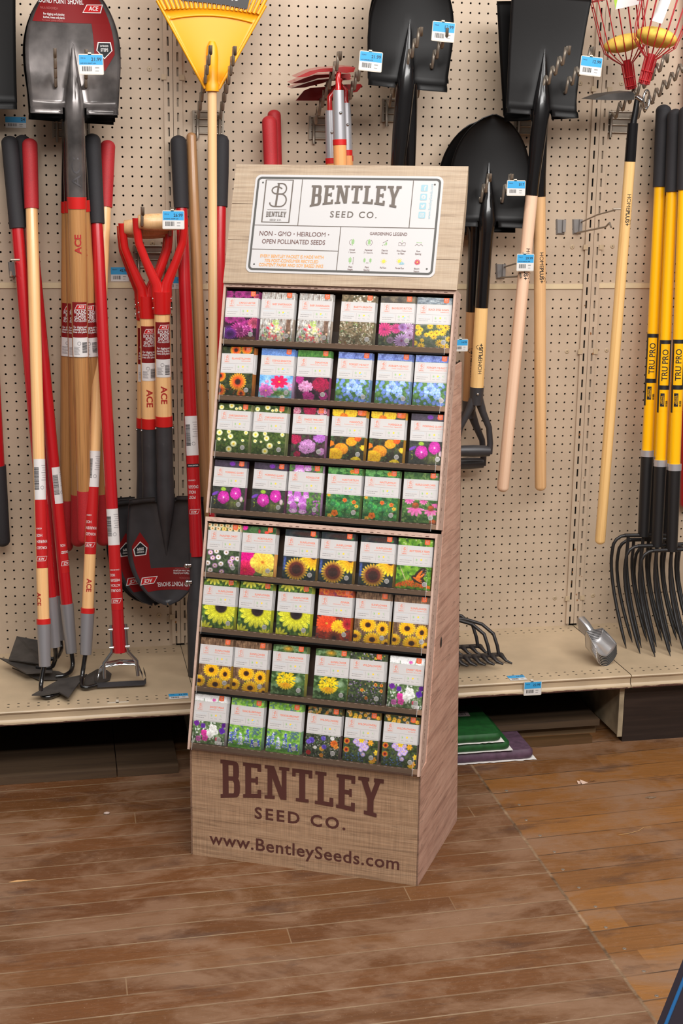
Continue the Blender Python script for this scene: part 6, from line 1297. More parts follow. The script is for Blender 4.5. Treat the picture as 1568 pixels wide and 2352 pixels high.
def P_glory():
    p = Pic((44, 46, 44), (64, 66, 58), seed=14); p.region(0.35, 1, 1.05, 1.43, (104, 112, 48), (170, 176, 90), 8, 4, 0.25); leaves(p, 16, (130, 160, 50), 0.95, 1.4); p.blob(0.34, 0.84, 0.09, 0.06, (150, 186, 60)); p.region(0, 1, 0, 0.2, (52, 46, 56), (70, 60, 76), 4, 4, 0.01)
    for cx, cy, R in ((0.36, 1.08, 0.19), (0.72, 0.94, 0.18)): p.flower(cx, cy, R, 5, (190, 34, 150), (206, 60, 170), (250, 230, 246), 0.16, 1.05, 0.3, 0.12, 0.5, 0.08)
    p.blob(0.1, 0.98, 0.13, 0.05, (110, 62, 170), 0.3, -0.5); p.blob(0.55, 0.09, 0.1, 0.07, (120, 50, 170), 0.3); p.blob(0.8, 0.1, 0.08, 0.05, (214, 60, 160), 0.3); p.blob(0.9, 1.1, 0.06, 0.1, (220, 190, 200), 0.4); return p
def P_fox():
    p = Pic((60, 104, 50), (104, 144, 70), (86, 70, 90), 8, 15); 
    for cx, cy, R in ((0.3, 0.92, 0.17), (0.13, 1.05, 0.14), (0.46, 1.08, 0.17), (0.2, 1.26, 0.16), (0.48, 1.28, 0.15), (0.08, 0.85, 0.1), (0.55, 0.86, 0.12), (0.3, 0.12, 0.2), (0.55, 0.06, 0.14)):
        p.blob(cx, cy - R * 0.3, R * 0.75, R * 1.0, (190, 104, 196), 0.2); p.blob(cx, cy + R * 0.35, R * 0.9, R * 0.5, (214, 146, 220), 0.2); p.blob(cx, cy + R * 0.38, R * 0.62, R * 0.3, (238, 206, 236), 0.3)
        for _ in range(6): p.blob(cx + p.r.uniform(-0.5, 0.5) * R, cy + R * 0.38 + p.r.uniform(-0.15, 0.15) * R, 0.012, None, (120, 40, 110), 0.5)
    p.scatter(30, 0.95, 1.4, lambda x, y: p.blob(x, y, 0.03, 0.025, (176, 92, 176), 0.5), 0.78, 0.95); return p
def P_nast():
    p = Pic((30, 72, 40), (56, 112, 58), (90, 150, 70), 10, 16)
    p.scatter(34, BOT, 1.42, lambda x, y: (p.blob(x, y, 0.075, 0.065, (60 * p.r.uniform(0.8, 1.4), 132 * p.r.uniform(0.8, 1.2), 70), 0.15), p.blob(x, y, 0.014, None, (150, 190, 120), 0.5))); p.scatter(10, 0, 0.2, lambda x, y: p.blob(x, y, 0.09, 0.06, (96, 156, 84), 0.2))
    for cx, cy, R, c in ((0.55, 0.92, 0.07, (240, 106, 40)), (0.82, 0.96, 0.07, (238, 120, 44)), (0.9, 1.07, 0.06, (246, 190, 60)), (0.28, 1.3, 0.11, (244, 120, 30)), (0.85, 1.22, 0.05, (214, 60, 40)), (0.14, 1.38, 0.07, (240, 180, 60)), (0.08, 0.8, 0.05, (240, 170, 50)), (0.7, 0.1, 0.07, (240, 150, 40))): p.flower(cx, cy, R, 5, c, [v * 0.85 for v in c], (150, 40, 20), 0.2, 0.9, p.r.random() * 3, 0.25, 0.6, 0.08)
    return p
def P_cone():
    p = Pic((44, 80, 38), (80, 116, 58), (110, 140, 76), 7, 17)
    for cx, cy, R in ((0.38, 0.98, 0.27), (0.82, 1.02, 0.22), (0.2, 0.76, 0.16), (0.6, 0.77, 0.14), (0.95, 0.85, 0.14)): p.flower(cx, cy, R, 11, (236, 130, 186), (204, 84, 150), None, 0.2, 1.0, 0.2, 0.5, 0.5, 0.18, a0=0.15, a1=PI - 0.15)
    for cx, cy, R in ((0.38, 0.93, 0.12), (0.82, 0.99, 0.11), (0.9, 1.38, 0.12)): p.blob(cx, cy, R, R * 0.85, (120, 70, 44), 0.25); p.blob(cx, cy - R * 0.3, R * 0.8, R * 0.45, (178, 84, 40), 0.5)
    p.blob(0.9, 0.1, 0.08, 0.03, (210, 140, 170), 0.5); return p
def P_paint():
    p = Pic((48, 62, 42), (84, 100, 66), seed=18, sc=14)
    for k, (cx, cy) in enumerate(((0.12, 0.85), (0.6, 0.82), (0.2, 1.0), (0.37, 0.97), (0.8, 0.98), (0.95, 0.98), (0.74, 1.08), (0.06, 1.16), (0.28, 1.22), (0.46, 1.16), (0.78, 1.18), (0.15, 1.36), (0.5, 1.38), (0.3, 0.8))): c = (180, 108, 176) if k % 2 == 0 else (238, 222, 232); p.flower(cx, cy, 0.088, 14, c, (250, 230, 236), (70, 44, 60), 0.24, 0.9, p.r.random(), 0.28, 0.7, 0.1, ring=(236, 196, 110))
    for k in range(12): p.flower(k * 0.09 + 0.04, 0.05 + 0.1 * (k % 2), 0.08, 13, p.r.choice([(246, 238, 230), (240, 214, 96), (236, 226, 200)]), (236, 190, 120), (130, 60, 40), 0.26, 0.9, 0, 0.28, 0.7, 0.1)
    return p
def P_port():
    p = Pic((60, 84, 54), (100, 120, 70), seed=19); p.region(0, 1, 0, 0.2, (40, 70, 40), (80, 116, 66), 9, 4, 0.01)
    p.flower(0.1, 0.86, 0.36, 5, (232, 24, 150), (210, 16, 120), None, 0.2, 0.8, 0.3, 0.15, 0.5, 0.1); p.flower(0.14, 1.28, 0.34, 5, (232, 44, 104), (206, 20, 76), (230, 80, 60), 0.14, 0.9, 1.0, 0.15, 0.5, 0.12); p.flower(0.66, 1.02, 0.4, 5, (250, 214, 90), (248, 196, 66), (196, 110, 40), 0.16, 0.85, 0.5, 0.16, 0.5, 0.08); p.flower(0.92, 1.44, 0.3, 5, (248, 218, 110), (244, 206, 90), None, 0.1, 0.6, 0, 0.15); p.blob(0.06, 0.05, 0.1, 0.09, (224, 40, 150), 0.2); p.blob(0.5, 0.14, 0.04, 0.07, (180, 40, 60), 0.3); p.blob(0.72, 0.16, 0.08, 0.05, (236, 70, 60), 0.3); return p
def P_sunall():
    p = Pic((30, 36, 42), (54, 58, 60), (40, 66, 50), 6, 20); p.region(0, 0.12, BOT, 1.2, (52, 70, 140), (80, 100, 170), 9, 4, 0.06)
    p.flower(0.9, 0.72, 0.42, 22, (248, 212, 44), (226, 160, 30), (60, 30, 26), 0.25, 1.0, 0, 0.35, 0.5, 0.12); p.flower(0.42, 1.12, 0.36, 24, (238, 206, 60), (120, 46, 34), (56, 34, 30), 0.42, 0.95, 0, 0.3, 0.6, 0.15, ring=(96, 44, 36)); p.blob(0.6, 0.1, 0.5, 0.1, (62, 40, 36), 0.7); p.blob(0.9, 0.14, 0.06, 0.05, (60, 120, 60), 0.5); return p
def P_fly():
    p = Pic((72, 122, 30), (128, 176, 52), (50, 92, 34), 5, 21); p.scatter(14, 0, 0.2, lambda x, y: p.blob(x, y, 0.03, None, (196, 206, 150), 0.7))
    for _ in range(260): x = p.r.uniform(0.02, 0.98); y = 1.36 - 0.2 * math.sin(PI * min(1, max(0, x))) * p.r.random() - 0.04 * p.r.random(); p.blob(x, y, 0.02, 0.03, (236 * p.r.uniform(0.8, 1.05), 100 * p.r.uniform(0.7, 1.3), 30), 0.4)
    p.blob(0.2, 1.0, 0.018, 0.3, (190, 176, 130), 0.5, -0.45)
    p.blob(0.68, 1.0, 0.26, 0.13, (50, 34, 26), 0.08, -0.9); p.blob(0.64, 1.13, 0.22, 0.1, (50, 34, 26), 0.08, 0.35)
    for a, b_, rx, ry, ro in ((0.66, 0.98, 0.15, 0.035, -0.9), (0.72, 1.04, 0.14, 0.03, -0.8), (0.62, 1.07, 0.12, 0.025, -0.5), (0.62, 1.12, 0.15, 0.03, 0.3), (0.66, 1.17, 0.13, 0.022, 0.45)): p.blob(a, b_, rx, ry, (224, 110, 30), 0.2, ro)
    p.scatter(26, 0.82, 1.2, lambda x, y: p.blob(x, y, 0.009, None, (240, 236, 226), 0.5), 0.72, 0.9); return p
def P_lemon():
    p = Pic((60, 90, 40), (110, 140, 60), (40, 60, 34), 7, 22); 
    p.flower(0.58, 0.8, 0.56, 17, (216, 214, 64), (196, 192, 40), (44, 34, 34), 0.36, 0.95, 0.1, 0.32, 0.5, 0.14, ctr2=(34, 26, 28)); p.flower(0.1, 1.5, 0.3, 13, (222, 220, 70), (200, 196, 50), None, 0.2); p.flower(0.85, 1.5, 0.24, 13, (218, 216, 70), (196, 190, 50), None, 0.2)
    p.flower(0.3, -0.1, 0.3, 13, (224, 222, 86), (206, 204, 60), None, 0.1); p.flower(0.75, -0.1, 0.28, 13, (224, 222, 86), (206, 204, 60), None, 0.1); return p
def P_zin():
    p = Pic((120, 40, 30), (176, 60, 36), (80, 60, 60), 7, 23); p.region(0, 1, 0, 0.2, (110, 44, 80), (190, 80, 50), 9, 4, 0.01)
    p.flower(0.3, 0.98, 0.34, 18, (232, 80, 40), (220, 60, 30), (214, 150, 50), 0.16, 0.8, 0, 0.3, 0.5, 0.2); p.flower(0.66, 1.05, 0.24, 18, (250, 200, 40), (246, 180, 30), (190, 130, 30), 0.18, 0.9, 0, 0.3, 0.5, 0.12); p.flower(0.9, 0.95, 0.18, 16, (206, 50, 50), (160, 30, 40), (110, 40, 30), 0.2); p.flower(0.55, 1.38, 0.24, 16, (150, 70, 40), (90, 40, 30), (50, 30, 26), 0.3); p.scatter(8, 0, 0.2, lambda x, y: p.flower(x, y, 0.09, 12, (226, 150, 50), (200, 70, 50), None, 0.2)); return p
def P_mam():
    p = Pic((104, 78, 58), (150, 118, 90), (84, 60, 44), 8, 24, 3.0, 0.3)
    leaves(p, 16, (84, 110, 44), 1.0, 1.4, 0.07)
    for cx, cy, R, asp in ((0.4, 0.92, 0.26, 0.85), (0.82, 1.0, 0.2, 1.1), (0.55, 1.32, 0.27, 0.8), (0.05, 1.26, 0.2, 0.9), (0.95, 1.4, 0.16, 0.9)): p.flower(cx, cy, R, 20, (250, 200, 34), (238, 164, 20), (66, 38, 26), 0.36, asp, 0.1, 0.35, 0.5, 0.12, ctr2=(46, 28, 22))
    return p
def P_gold():
    p = Pic((40, 62, 32), (76, 104, 56), (110, 140, 96), 4, 25); p.blob(0.45, 0.1, 0.2, 0.1, (206, 150, 40), 0.9); p.blob(0.75, 0.95, 0.2, 0.12, (140, 166, 130), 0.6)
    for _ in range(150): a = p.r.uniform(0, 2 * PI); d = 0.27 * math.sqrt(p.r.random()); k = p.r.uniform(0.85, 1.08); p.blob(0.44 + d * math.cos(a), 0.98 + d * 0.85 * math.sin(a), 0.05, 0.02, (min(255, 246 * k), 206 * k, 30), 0.4, a)
    p.flower(0.44, 1.06, 0.27, 20, (240, 190, 30), (210, 140, 20), None, 0.2, 0.8, 0, 0.4, 0.5, 0.2, a0=0.3, a1=PI - 0.3); return p
def P_bee():
    p = Pic((40, 54, 32), (84, 100, 58), (60, 50, 70), 16, 26)
    p.scatter(90, BOT, 1.42, lambda x, y: p.blob(x, y, 0.018, None, p.r.choice([(176, 150, 200), (226, 214, 226), (236, 190, 60), (120, 140, 80), (150, 110, 180)]), 0.5)); p.scatter(5, 0.8, 1.3, lambda x, y: p.flower(x, y, 0.055, 12, (240, 190, 50), (214, 90, 40), (90, 40, 30), 0.3)); p.scatter(30, 0, 0.2, lambda x, y: p.blob(x, y, 0.025, None, p.r.choice([(226, 196, 60), (190, 170, 200), (120, 150, 70)]), 0.5)); return p
def P_peas():
    p = Pic((60, 84, 50), (110, 132, 84), (230, 232, 228), 9, 27); p.region(0, 1, 0, 0.2, (236, 236, 236), (250, 250, 250), 4, 3, 0.01); p.blob(0.6, 0.14, 0.06, 0.05, (226, 100, 180)); p.blob(0.74, 0.12, 0.012, 0.09, (80, 130, 60), 0.4, 0.3); p.blob(0.3, 0.16, 0.012, 0.06, (90, 120, 80), 0.4)
    p.scatter(14, BOT, 1.42, lambda x, y: p.blob(x, y, 0.02, 0.06, (236, 236, 230), 0.5, p.r.uniform(-0.6, 0.6))); leaves(p, 20, (70, 110, 50))
    for cx, cy, rx, c in ((0.62, 0.95, 0.13, (246, 244, 240)), (0.55, 1.12, 0.13, (248, 246, 240)), (0.7, 1.05, 0.1, (242, 240, 234)), (0.36, 1.1, 0.1, (226, 60, 160)), (0.4, 1.25, 0.1, (230, 76, 170)), (0.2, 1.28, 0.09, (214, 110, 186)), (0.12, 0.84, 0.09, (110, 40, 150)), (0.32, 0.9, 0.08, (100, 44, 160)), (0.9, 1.0, 0.1, (96, 44, 170)), (0.95, 0.84, 0.08, (90, 30, 130)), (0.76, 1.25, 0.06, (236, 90, 120)), (0.85, 1.38, 0.09, (246, 240, 240))): p.flower(cx, cy, rx, 4, c, [v * 0.85 for v in c], None, 0.1, 1.0, p.r.random(), 0.25, 0.6, 0.08)
    return p
def P_blue():
    p = Pic((96, 150, 50), (150, 196, 84), (80, 110, 120), 7, 28); p.region(0, 1, 1.25, 1.43, (50, 104, 36), (90, 140, 56), 16, 3, 0.1)
    for cx, y0, y1, w in ((0.56, 0.84, 1.28, 0.075), (0.06, 0.98, 1.3, 0.08), (0.36, 0.98, 1.34, 0.08), (0.2, 0.86, 1.2, 0.06), (0.72, 1.12, 1.36, 0.07), (0.9, 1.12, 1.3, 0.05)):
        for _ in range(46): y = p.r.uniform(y0, y1); ww = w * (0.35 + 0.65 * (y - y0) / (y1 - y0)); p.blob(cx + p.r.uniform(-ww, ww), y, 0.024, 0.02, p.r.choice([(44, 58, 160), (70, 84, 190), (110, 126, 214), (216, 214, 236)] if cx != 0.36 else [(190, 190, 230), (120, 130, 210), (224, 222, 240)]), 0.35)
        p.blob(cx, y0, 0.022, 0.02, (214, 220, 190), 0.5)
    return p
def P_wild():
    p = Pic((40, 46, 32), (84, 92, 66), (30, 34, 28), 14, 29); leaves(p, 60, (110, 124, 90), r=0.03)
    p.scatter(60, BOT, 1.42, lambda x, y: p.blob(x, y, 0.016, None, p.r.choice([(230, 226, 220), (180, 160, 190), (200, 190, 120)]), 0.5))
    for cx, cy, R, c in ((0.18, 0.95, 0.1, (96, 70, 190)), (0.1, 1.0, 0.08, (120, 90, 200)), (0.52, 0.86, 0.08, (110, 90, 200)), (0.84, 0.98, 0.12, (236, 110, 40)), (0.9, 1.06, 0.08, (236, 140, 50)), (0.5, 1.16, 0.08, (240, 170, 50)), (0.12, 1.3, 0.08, (196, 36, 36)), (0.56, 1.1, 0.08, (90, 70, 180)), (0.5, 1.34, 0.07, (240, 150, 40)), (0.78, 0.84, 0.07, (240, 236, 236)), (0.3, 1.14, 0.06, (236, 230, 226))): p.flower(cx, cy, R, 9, c, [v * 0.8 for v in c], None, 0.2, 0.9, p.r.random(), 0.35, 0.6, 0.12)
    p.scatter(22, 0, 0.2, lambda x, y: p.flower(x, y, 0.045, 8, p.r.choice([(236, 110, 40), (230, 226, 220), (240, 190, 60), (90, 130, 60)]), (150, 110, 50), None)); return p
def P_beefeed():
    p = Pic((42, 52, 28), (78, 94, 48), (56, 60, 70), 12, 30); leaves(p, 40, (90, 112, 56), r=0.035)
    p.scatter(16, 0.8, 1.2, lambda x, y: p.flower(x, y, 0.075, 13, (184, 156, 216), (200, 176, 226), (236, 206, 90), 0.26, 0.95, p.r.random(), 0.4, 0.7, 0.08), 0.3, 0.9)
    for cx, cy in ((0.1, 0.86), (0.1, 1.1)): p.flower(cx, cy, 0.09, 13, (240, 180, 40), (170, 40, 30), (80, 24, 24), 0.35, 1, 0, 0.3)
    for cx, cy, c in ((0.52, 0.79, (246, 204, 40)), (0.78, 0.84, (244, 170, 40)), (0.85, 1.36, (246, 190, 40)), (0.97, 1.1, (246, 204, 50)), (0.9, 1.3, (240, 160, 40))): p.flower(cx, cy, 0.09, 6, c, [v * 0.88 for v in c], None, 0.2)
    p.scatter(40, 1.15, 1.4, lambda x, y: p.blob(x, y, 0.016, None, (86, 120, 196), 0.5), 0.05, 0.6); p.scatter(18, 0, 0.2, lambda x, y: p.flower(x, y, 0.06, 8, p.r.choice([(244, 190, 50), (226, 150, 40), (180, 160, 190)]), (220, 170, 60), (110, 60, 30), 0.2)); return p
KINDS = {
 'aster': ('CREGO ASTER', 'Mixed Colors - Callistephus chinensis', P_aster, 'magenta crego aster', 's'), 'snap': ('BABY SNAPDRAGON', 'Linaria maroccana', P_snap, 'mixed baby snapdragon', 'p'),
 'breath': ("BABY'S BREATH", 'Covent Garden - Gypsophila elegans', P_breath, 'whitish baby\'s breath', 's'), 'bach': ("BACHELOR'S BUTTON", 'Centaurea cyanus', P_bach, 'pink and lilac bachelor\'s button', 'p'),
 'bes': ('BLACK EYED SUSAN', 'Rudbeckia hirta', P_bes, 'yellow black eyed susan', 's'), 'blanket': ('BLANKETFLOWER', 'Gaillardia pulchella', P_blanket, 'orange blanketflower', 's'),
 'cosmos': ('COSMOS SENSATION', 'Cosmos bipinnatus - Mixed Colors', P_cosmos, 'pink cosmos', 'p'), 'dian': ('DIANTHUS', 'Dianthus barbatus - Mixed Colors', P_dianthus, 'crimson dianthus', 's'),
 'forget': ('FORGET-ME-NOT', 'Chinese - Cynoglossum amabile', P_forget, 'blue forget-me-not', 'p'), 'chrys': ('CHRYSANTHEMUM', 'Garland - Chrysanthemum coronarium', P_chrys, 'white chrysanthemum', 's'),
 'will': ('SWEET WILLIAM', 'Tall Single Mix - Dianthus barbatus', P_william, 'pink sweet william', 's'), 'mari': ('MARIGOLD', 'Crackerjack Mixed - Tagetes erecta', P_marigold, 'orange marigold', 's'),
 'glory': ('MORNING GLORY', 'Ipomoea - Mixed Colors', P_glory, 'magenta morning glory', 's'), 'fox': ('FOXGLOVE', 'Digitalis purpurea', P_fox, 'mauve foxglove', 's'),
 'nast': ('NASTURTIUM', 'Dwarf Mixed Colors - Tropaeolum majus', P_nast, 'orange nasturtium', 'p'), 'cone': ('PURPLE CONEFLOWER', 'Echinacea purpurea', P_cone, 'pink coneflower', 's'),
 'paint': ('PAINTED DAISY', 'Chrysanthemum coccineum', P_paint, 'purple and white painted daisy', 's'), 'port': ('PORTULACA', 'Portulaca grandiflora - Mixed Colors', P_port, 'yellow and crimson portulaca', 's'),
 'sunall': ('SUNFLOWER', 'All Sorts Mix - Helianthus annuus', P_sunall, 'dark and yellow sunflower mix', 's'), 'fly': ('BUTTERFLY FEED', 'Milkweed Mix', P_fly, 'butterfly and orange milkweed', 's'),
 'lemon': ('SUNFLOWER', 'Lemon Queen - Helianthus annuus', P_lemon, 'lemon yellow sunflower', 's'), 'zin': ('ZINNIA', 'California Giant - Mixed Colors', P_zin, 'red and yellow zinnia', 's'),
 'mam': ('SUNFLOWER', 'Mammoth - Helianthus annuus', P_mam, 'golden sunflowers on wood', 's'), 'gold': ('SUNFLOWER', 'Dwarf Sungold - Helianthus annuus', P_gold, 'fluffy yellow dwarf sunflower', 's'),
 'bee': ('WILDFLOWERS', 'Bee Mix', P_bee, 'meadow wildflower', 's'), 'peas': ('SWEET PEAS', 'Royal Family - Mixed Colors', P_peas, 'pink and white sweet pea', 's'),
 'blue': ('TEXAS BLUEBONNET', 'Lupinus texensis - Blue', P_blue, 'bluebonnet', 'p'), 'wild': ('WILDFLOWERS', 'Annual Mix', P_wild, 'purple and orange wildflower', 's'), 'beef': ('WILDFLOWERS', 'Bee Feed Mix', P_beefeed, 'lilac and yellow wildflower', 's')}
ROWS = [['aster', 'snap', 'snap', 'breath', 'bach', 'bes'], ['blanket', 'cosmos', 'dian', 'forget', 'forget', 'forget'], ['chrys', 'chrys', 'will', 'mari', 'mari', 'glory'], ['glory', 'glory', 'fox', 'nast', 'nast', 'cone'],
        ['paint', 'port', 'sunall', 'sunall', 'sunall', 'fly'], ['lemon', 'lemon', 'lemon', 'zin', 'mam', 'mam'], ['mam', 'mam', 'gold', 'gold', 'bee', 'peas'], ['peas', 'blue', 'blue', 'wild', 'beef', 'beef']]
XS = [[0.25, 3.65, 7.15, 11.09, 14.71, 17.98], [0.25, 4.02, 7.44, 11.15, 14.78, 18.19], [0.31, 3.75, 7.47, 11.07, 14.58, 18.25], [0.35, 4.12, 7.49, 11.08, 14.48, 18.02],
      [0.3, 3.61, 7.52, 10.9, 14.56, 17.93], [0.26, 3.7, 7.36, 11.07, 14.52, 18.05], [0.36, 3.68, 7.31, 11.23, 14.44, 17.97], [0.26, 3.73, 7.28, 10.88, 14.36, 17.85]]
PM = print_mat()
LPAP = mat('packet_white', (203, 199, 197), 0.36); TORG = mat('packet_orange', (236, 112, 70), 0.4); TABO = mat('packet_tab_orange', (238, 104, 54), 0.38); LGREY = mat('packet_grey', (150, 146, 146), 0.5); LBLUE = mat('packet_pale_blue', (196, 212, 222), 0.5); LGRN = mat('packet_green', (150, 190, 130), 0.5); LYEL = mat('packet_yellow', (250, 208, 60), 0.5); DTXT = mat('packet_dark_text', (110, 104, 104), 0.5)
def colmesh(name, verts, faces, cols, m):
    me = bpy.data.meshes.new(name); me.from_pydata([(x * S, y * S, z * S) for x, y, z in verts], [], faces); me.materials.append(m)
    at_ = me.color_attributes.new('Col', 'FLOAT_COLOR', 'POINT'); buf = np.ones((len(verts), 4), np.float32); buf[:, :3] = cols; at_.data.foreach_set('color', buf.ravel()); me.update(); return me
ZL0, ZL1 = PHI * 0.46, PHI * 0.862
def packet_meshes(kind):
    title, sub, fn, nice, sun = KINDS[kind]; a = fn().done(); out = {}
    vs = []; fs = []; cs = []
    for r0, r1 in ((0, NZ),):
        o = len(vs)
        for r in range(r0, r1):
            z = PHI * (1 - r / (NZ - 1))
            for c in range(NX): vs.append((PWI * c / (NX - 1), -0.008, z)); cs.append(a[r, c])
        h = r1 - r0
        fs += [(o + r * NX + c, o + (r + 1) * NX + c, o + (r + 1) * NX + c + 1, o + r * NX + c + 1) for r in range(h - 1) for c in range(NX - 1)]
    out['pic'] = colmesh('flower_picture', vs, fs, np.array(cs), PM)
    # the plain packet: three colour bands, used for the body and for the packets queued behind
    ct = a[:int(NZ * 0.14)].mean((0, 1)); cb = a[int(NZ * 0.54):].mean((0, 1)) * 0.9; cw = np.array([0.56, 0.54, 0.53])
    bands = [(0, ZL0, cb), (ZL0, ZL1, cw), (ZL1, PHI, ct)]; vs = []; fs = []; cs = []
    for z0, z1, c in bands:
        o = len(vs); vs += [(x, y, z) for x in (0, PWI) for y in (0.0, 0.075) for z in (z0, z1)]; cs += [c] * 8
        fs += [tuple(i + o for i in f) for f in [(0, 4, 5, 1), (2, 3, 7, 6), (0, 1, 3, 2), (4, 6, 7, 5)]]
        if z0 == 0: fs.append(tuple(i + o for i in (0, 2, 6, 4)))
        if z1 == PHI: fs.append(tuple(i + o for i in (1, 5, 7, 3)))
    out['body'] = colmesh('packet', vs, fs, np.array(cs), PM)
    g = G(); f = lambda d: (lambda x, z: (x, -0.010 - d, z)); hL = ZL1 - ZL0; zz = lambda q: ZL1 - hL * q
    flat(g, rect2(-0.0, PWI, ZL0, ZL1), f(0.002), 0)
    [flat(g, ([(x + 0.58, z + zz(0.225)) for x, z in lv[0]], lv[1]), f(0.006 + 0.0006 * k2), 1) for k2, lv in enumerate(sb_logo(0.42))]
    flat(g, ribbon([(0.34, zz(0.06)), (0.82, zz(0.06)), (0.82, zz(0.46)), (0.34, zz(0.46))], 0.012, True), f(0.006), 1)
    slab(g, 0.36, 0.075, 0.12, lambda d: f(0.006 + d * 0.3), 0.58, zz(0.435), 1)
    w = words(title, size=0.165, bold='b'); wd = max(x for x, y in w[0]) - min(x for x, y in w[0]); k = min(1.0, 1.78 / wd)
    g.text(title, f(0.006), 1, size=0.165, bold='b', sx=k, align='r', pos=(PWI * 0.915, zz(0.255)))
    w = words(sub, size=0.075); wd = max(x for x, y in w[0]) - min(x for x, y in w[0]); k = min(1.0, 1.8 / wd); g.text(sub, f(0.006), 1, size=0.08, sx=k, align='r', shear=0.2, pos=(PWI * 0.915, zz(0.375)))
    flat(g, rect2(0.1, PWI - 0.08, zz(0.512), zz(0.505)), f(0.006), 2); flat(g, rect2(0.02, PWI - 0.02, zz(0.955), zz(0.946)), f(0.006), 2); flat(g, rect2(PWI * 0.465, PWI * 0.47, zz(0.88), zz(0.57)), f(0.006), 2)
    g.text('OPEN POLLINATED', f(0.006), 3, size=0.085, sx=0.95, align='l', pos=(0.22, zz(0.60)))
    flat(g, rect2(0.22, 1.34, zz(0.665), zz(0.66)), f(0.006), 3)
    for j, q in enumerate((0.735, 0.83)):                       # two lines of tiny print
        x = 0.22; rr = random.Random(hash(kind) % 97 + j if False else len(title) * 7 + j)
        while x < 1.2 - 0.2 * j: b_ = rr.uniform(0.05, 0.14); flat(g, rect2(x, x + b_, zz(q) - 0.02, zz(q) + 0.025), f(0.006), 2); x += b_ + 0.03
    cx = PWI * 0.56; arc = [(cx + 0.11 * math.cos(t * PI / 6), zz(0.68) + 0.11 * math.sin(t * PI / 6)) for t in range(3, 11)]; flat(g, ribbon(arc, 0.015), f(0.006), 4); flat(g, disc2(cx, zz(0.68), 0.05, 8, 0.08), f(0.006), 4)
    cx = PWI * 0.69; flat(g, disc2(cx - (0.04 if sun == 'p' else 0), zz(0.67), 0.085, 12), f(0.006), 5)
    if sun == 'p': flat(g, disc2(cx + 0.08, zz(0.72), 0.11, 10, 0.05), f(0.009), 6)
    cx = PWI * 0.83; flat(g, ribbon([(cx, zz(0.74)), (cx, zz(0.61))], 0.015), f(0.006), 4); flat(g, ([(cx, zz(0.7)), (cx - 0.08, zz(0.64)), (cx - 0.02, zz(0.64))], [(0, 1, 2)]), f(0.006), 4); flat(g, ribbon([(cx + 0.1, zz(0.75)), (cx + 0.1, zz(0.6))], 0.012), f(0.006), 2)
    for t, q in (('Annual', 0.56), ('Full Sun' if sun == 's' else 'Full / Part', 0.69), ('10-15 in', 0.83)): g.text(t, f(0.006), 7, size=0.062, sx=0.8, pos=(PWI * q, zz(0.835)))
    out['label'] = mesh('label_panel', g, [LPAP, TORG, LGREY, LBLUE, LGRN, LYEL, mat('packet_cloud', (150, 200, 226), 0.5), DTXT])
    g = G(); x0, x1, z1 = PWI * 0.755, PWI * 0.905, PHI; f = lambda d: (lambda x, z: (x, -0.014 - d, z))
    flat(g, ([(x0, z1 - 0.42), ((x0 + x1) / 2, z1 - 0.47), (x1, z1 - 0.42), (x1, z1), (x0, z1)], [(0, 1, 2, 3, 4)]), f(0), 0); g.text('$1.99', f(0.004), 1, size=0.085, bold='b', sx=0.9, pos=((x0 + x1) / 2, z1 - 0.12)); g.text('500 mg', f(0.004), 1, size=0.07, sx=0.85, pos=((x0 + x1) / 2, z1 - 0.24)); g.text('.02 oz', f(0.004), 1, size=0.055, sx=0.9, pos=((x0 + x1) / 2, z1 - 0.34))
    out['tab'] = mesh('price_tab', g, [TABO, LPAP])
    g = G(); c = (PWI * 0.83, 0.5); flat(g, disc2(c[0], c[1], 0.22, 20), f(0), 0); g.text('NON', f(0.004), 1, size=0.085, bold='b', pos=(c[0], c[1] + 0.06)); g.text('GMO', f(0.004), 1, size=0.085, bold='b', pos=(c[0], c[1] - 0.06))
    out['seal'] = mesh('round_seal', g, [LPAP, DTXT]); return out
MSH = {}
ORD = ['top', 'second', 'third', 'fourth', 'fifth', 'sixth', 'seventh', 'bottom']
PLACE = ['first', 'second', 'third', 'fourth', 'fifth', 'sixth']
prr = random.Random(21)
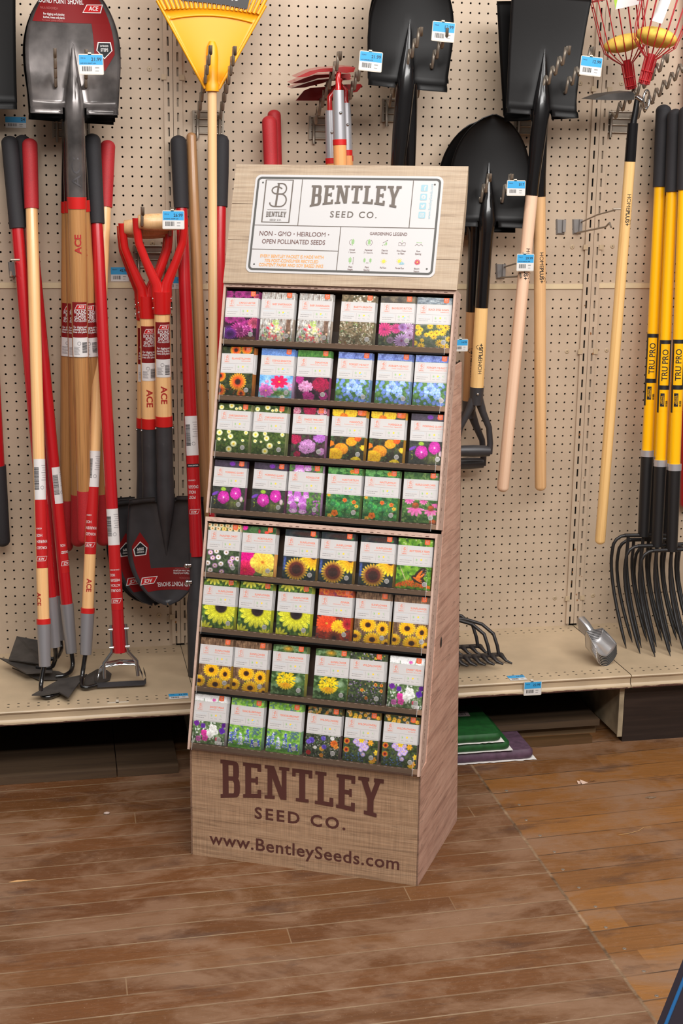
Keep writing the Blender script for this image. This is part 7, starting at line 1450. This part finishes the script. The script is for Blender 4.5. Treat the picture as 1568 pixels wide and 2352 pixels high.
for r, kinds in enumerate(ROWS):
    for c, kd in enumerate(kinds):
        if kd not in MSH: MSH[kd] = packet_meshes(kd)
        m = MSH[kd]; nice = KINDS[kd][3]; row = ORD[r] + ' row'
        tilt = prr.uniform(-0.012, 0.012); dz = 0.02
        u = XS[r][c]; y0 = 0.27
        if (r, c) == (1, 0): tilt = -0.02
        M = MS @ MT @ T(u, y0, SL[r] + dz) @ Matrix.Rotation(-0.012, 4, 'X') @ Matrix.Rotation(tilt, 4, 'Y')
        o = bpy.data.objects.new('seed_packet', m['body']); COL.objects.link(o); setM(o, M)
        tag(o, '%s seed packet, %s from left in the %s' % (nice, PLACE[c], row), 'seed packet', 'seed packets at the front of the stand')
        for nm, k in (('flower_picture', 'pic'), ('label_panel', 'label'), ('price_tab', 'tab'), ('round_seal', 'seal')):
            q = bpy.data.objects.new(nm, m[k]); COL.objects.link(q); q.parent = o
        n = 3; x = u
        for k in range(n):
            x += prr.uniform(0.0, 0.07); lim = (XS[r][c + 1] if c < 5 else Wf - 0.3) - PWI - 0.06
            xx = min(x, lim) if lim > u - 0.2 else u
            M = MS @ MT @ T(xx, y0 + 0.14 + k * (0.15 + 0.05 * (c % 2)), SL[r] + dz) @ Matrix.Rotation(-0.012, 4, 'X') @ Matrix.Rotation(prr.uniform(-0.006, 0.006), 4, 'Y')
            o = bpy.data.objects.new('seed_packet', m['body']); COL.objects.link(o); setM(o, M)
            tag(o, '%s packet queued behind the %s front packet of the %s' % (('second', 'third', 'fourth')[k], PLACE[c], row), 'seed packet', 'seed packets queued behind the front ones')
# ================================================================== camera, lamps, world
cam = bpy.data.cameras.new('camera'); co = bpy.data.objects.new('camera', cam); COL.objects.link(co)
R = Matrix((CAM_R, CAM_U, -CAM_F)).transposed().to_4x4(); R.translation = CAM_POS * S; co.matrix_world = R
cam.sensor_fit = 'VERTICAL'; cam.sensor_height = 36.0; cam.lens = FPX / 2352 * 36.0; cam.clip_start = 0.05; cam.clip_end = 60
SC.camera = co
def tube_light(x, y, z, sx, sy, watts, col, nm='ceiling_light', tgt=None):
    l = bpy.data.lights.new(nm, 'AREA'); l.shape = 'RECTANGLE'; l.size = sx; l.size_y = sy; l.energy = watts; l.color = col
    o = bpy.data.objects.new(nm, l); COL.objects.link(o); o.location = (x, y, z)
    if tgt is not None: o.rotation_euler = (V(tgt) - V((x, y, z))).to_track_quat('-Z', 'Y').to_euler()
WARM = (1.0, 0.975, 0.95)
tube_light(0.2, -1.5, 3.25, 4.6, 0.4, 62, WARM)
tube_light(0.85, -3.2, 3.2, 3.8, 0.7, 122, WARM, tgt=(0.5, 0.0, 1.5))
tube_light(0.2, -4.6, 3.25, 4.6, 0.4, 135, WARM)
w = bpy.data.worlds.new('world'); SC.world = w; w.use_nodes = True; bg = w.node_tree.nodes['Background']; bg.inputs[0].default_value = (1.0, 0.975, 0.95, 1); bg.inputs[1].default_value = 0.14
SC.view_settings.view_transform = 'Standard'; SC.view_settings.look = 'None'; SC.view_settings.gamma = 1.0; SC.view_settings.exposure = 0.0; SC.view_settings.use_curve_mapping = False
SC.cycles.max_bounces = 8; SC.cycles.transparent_max_bounces = 12; SC.cycles.sample_clamp_indirect = 6.0
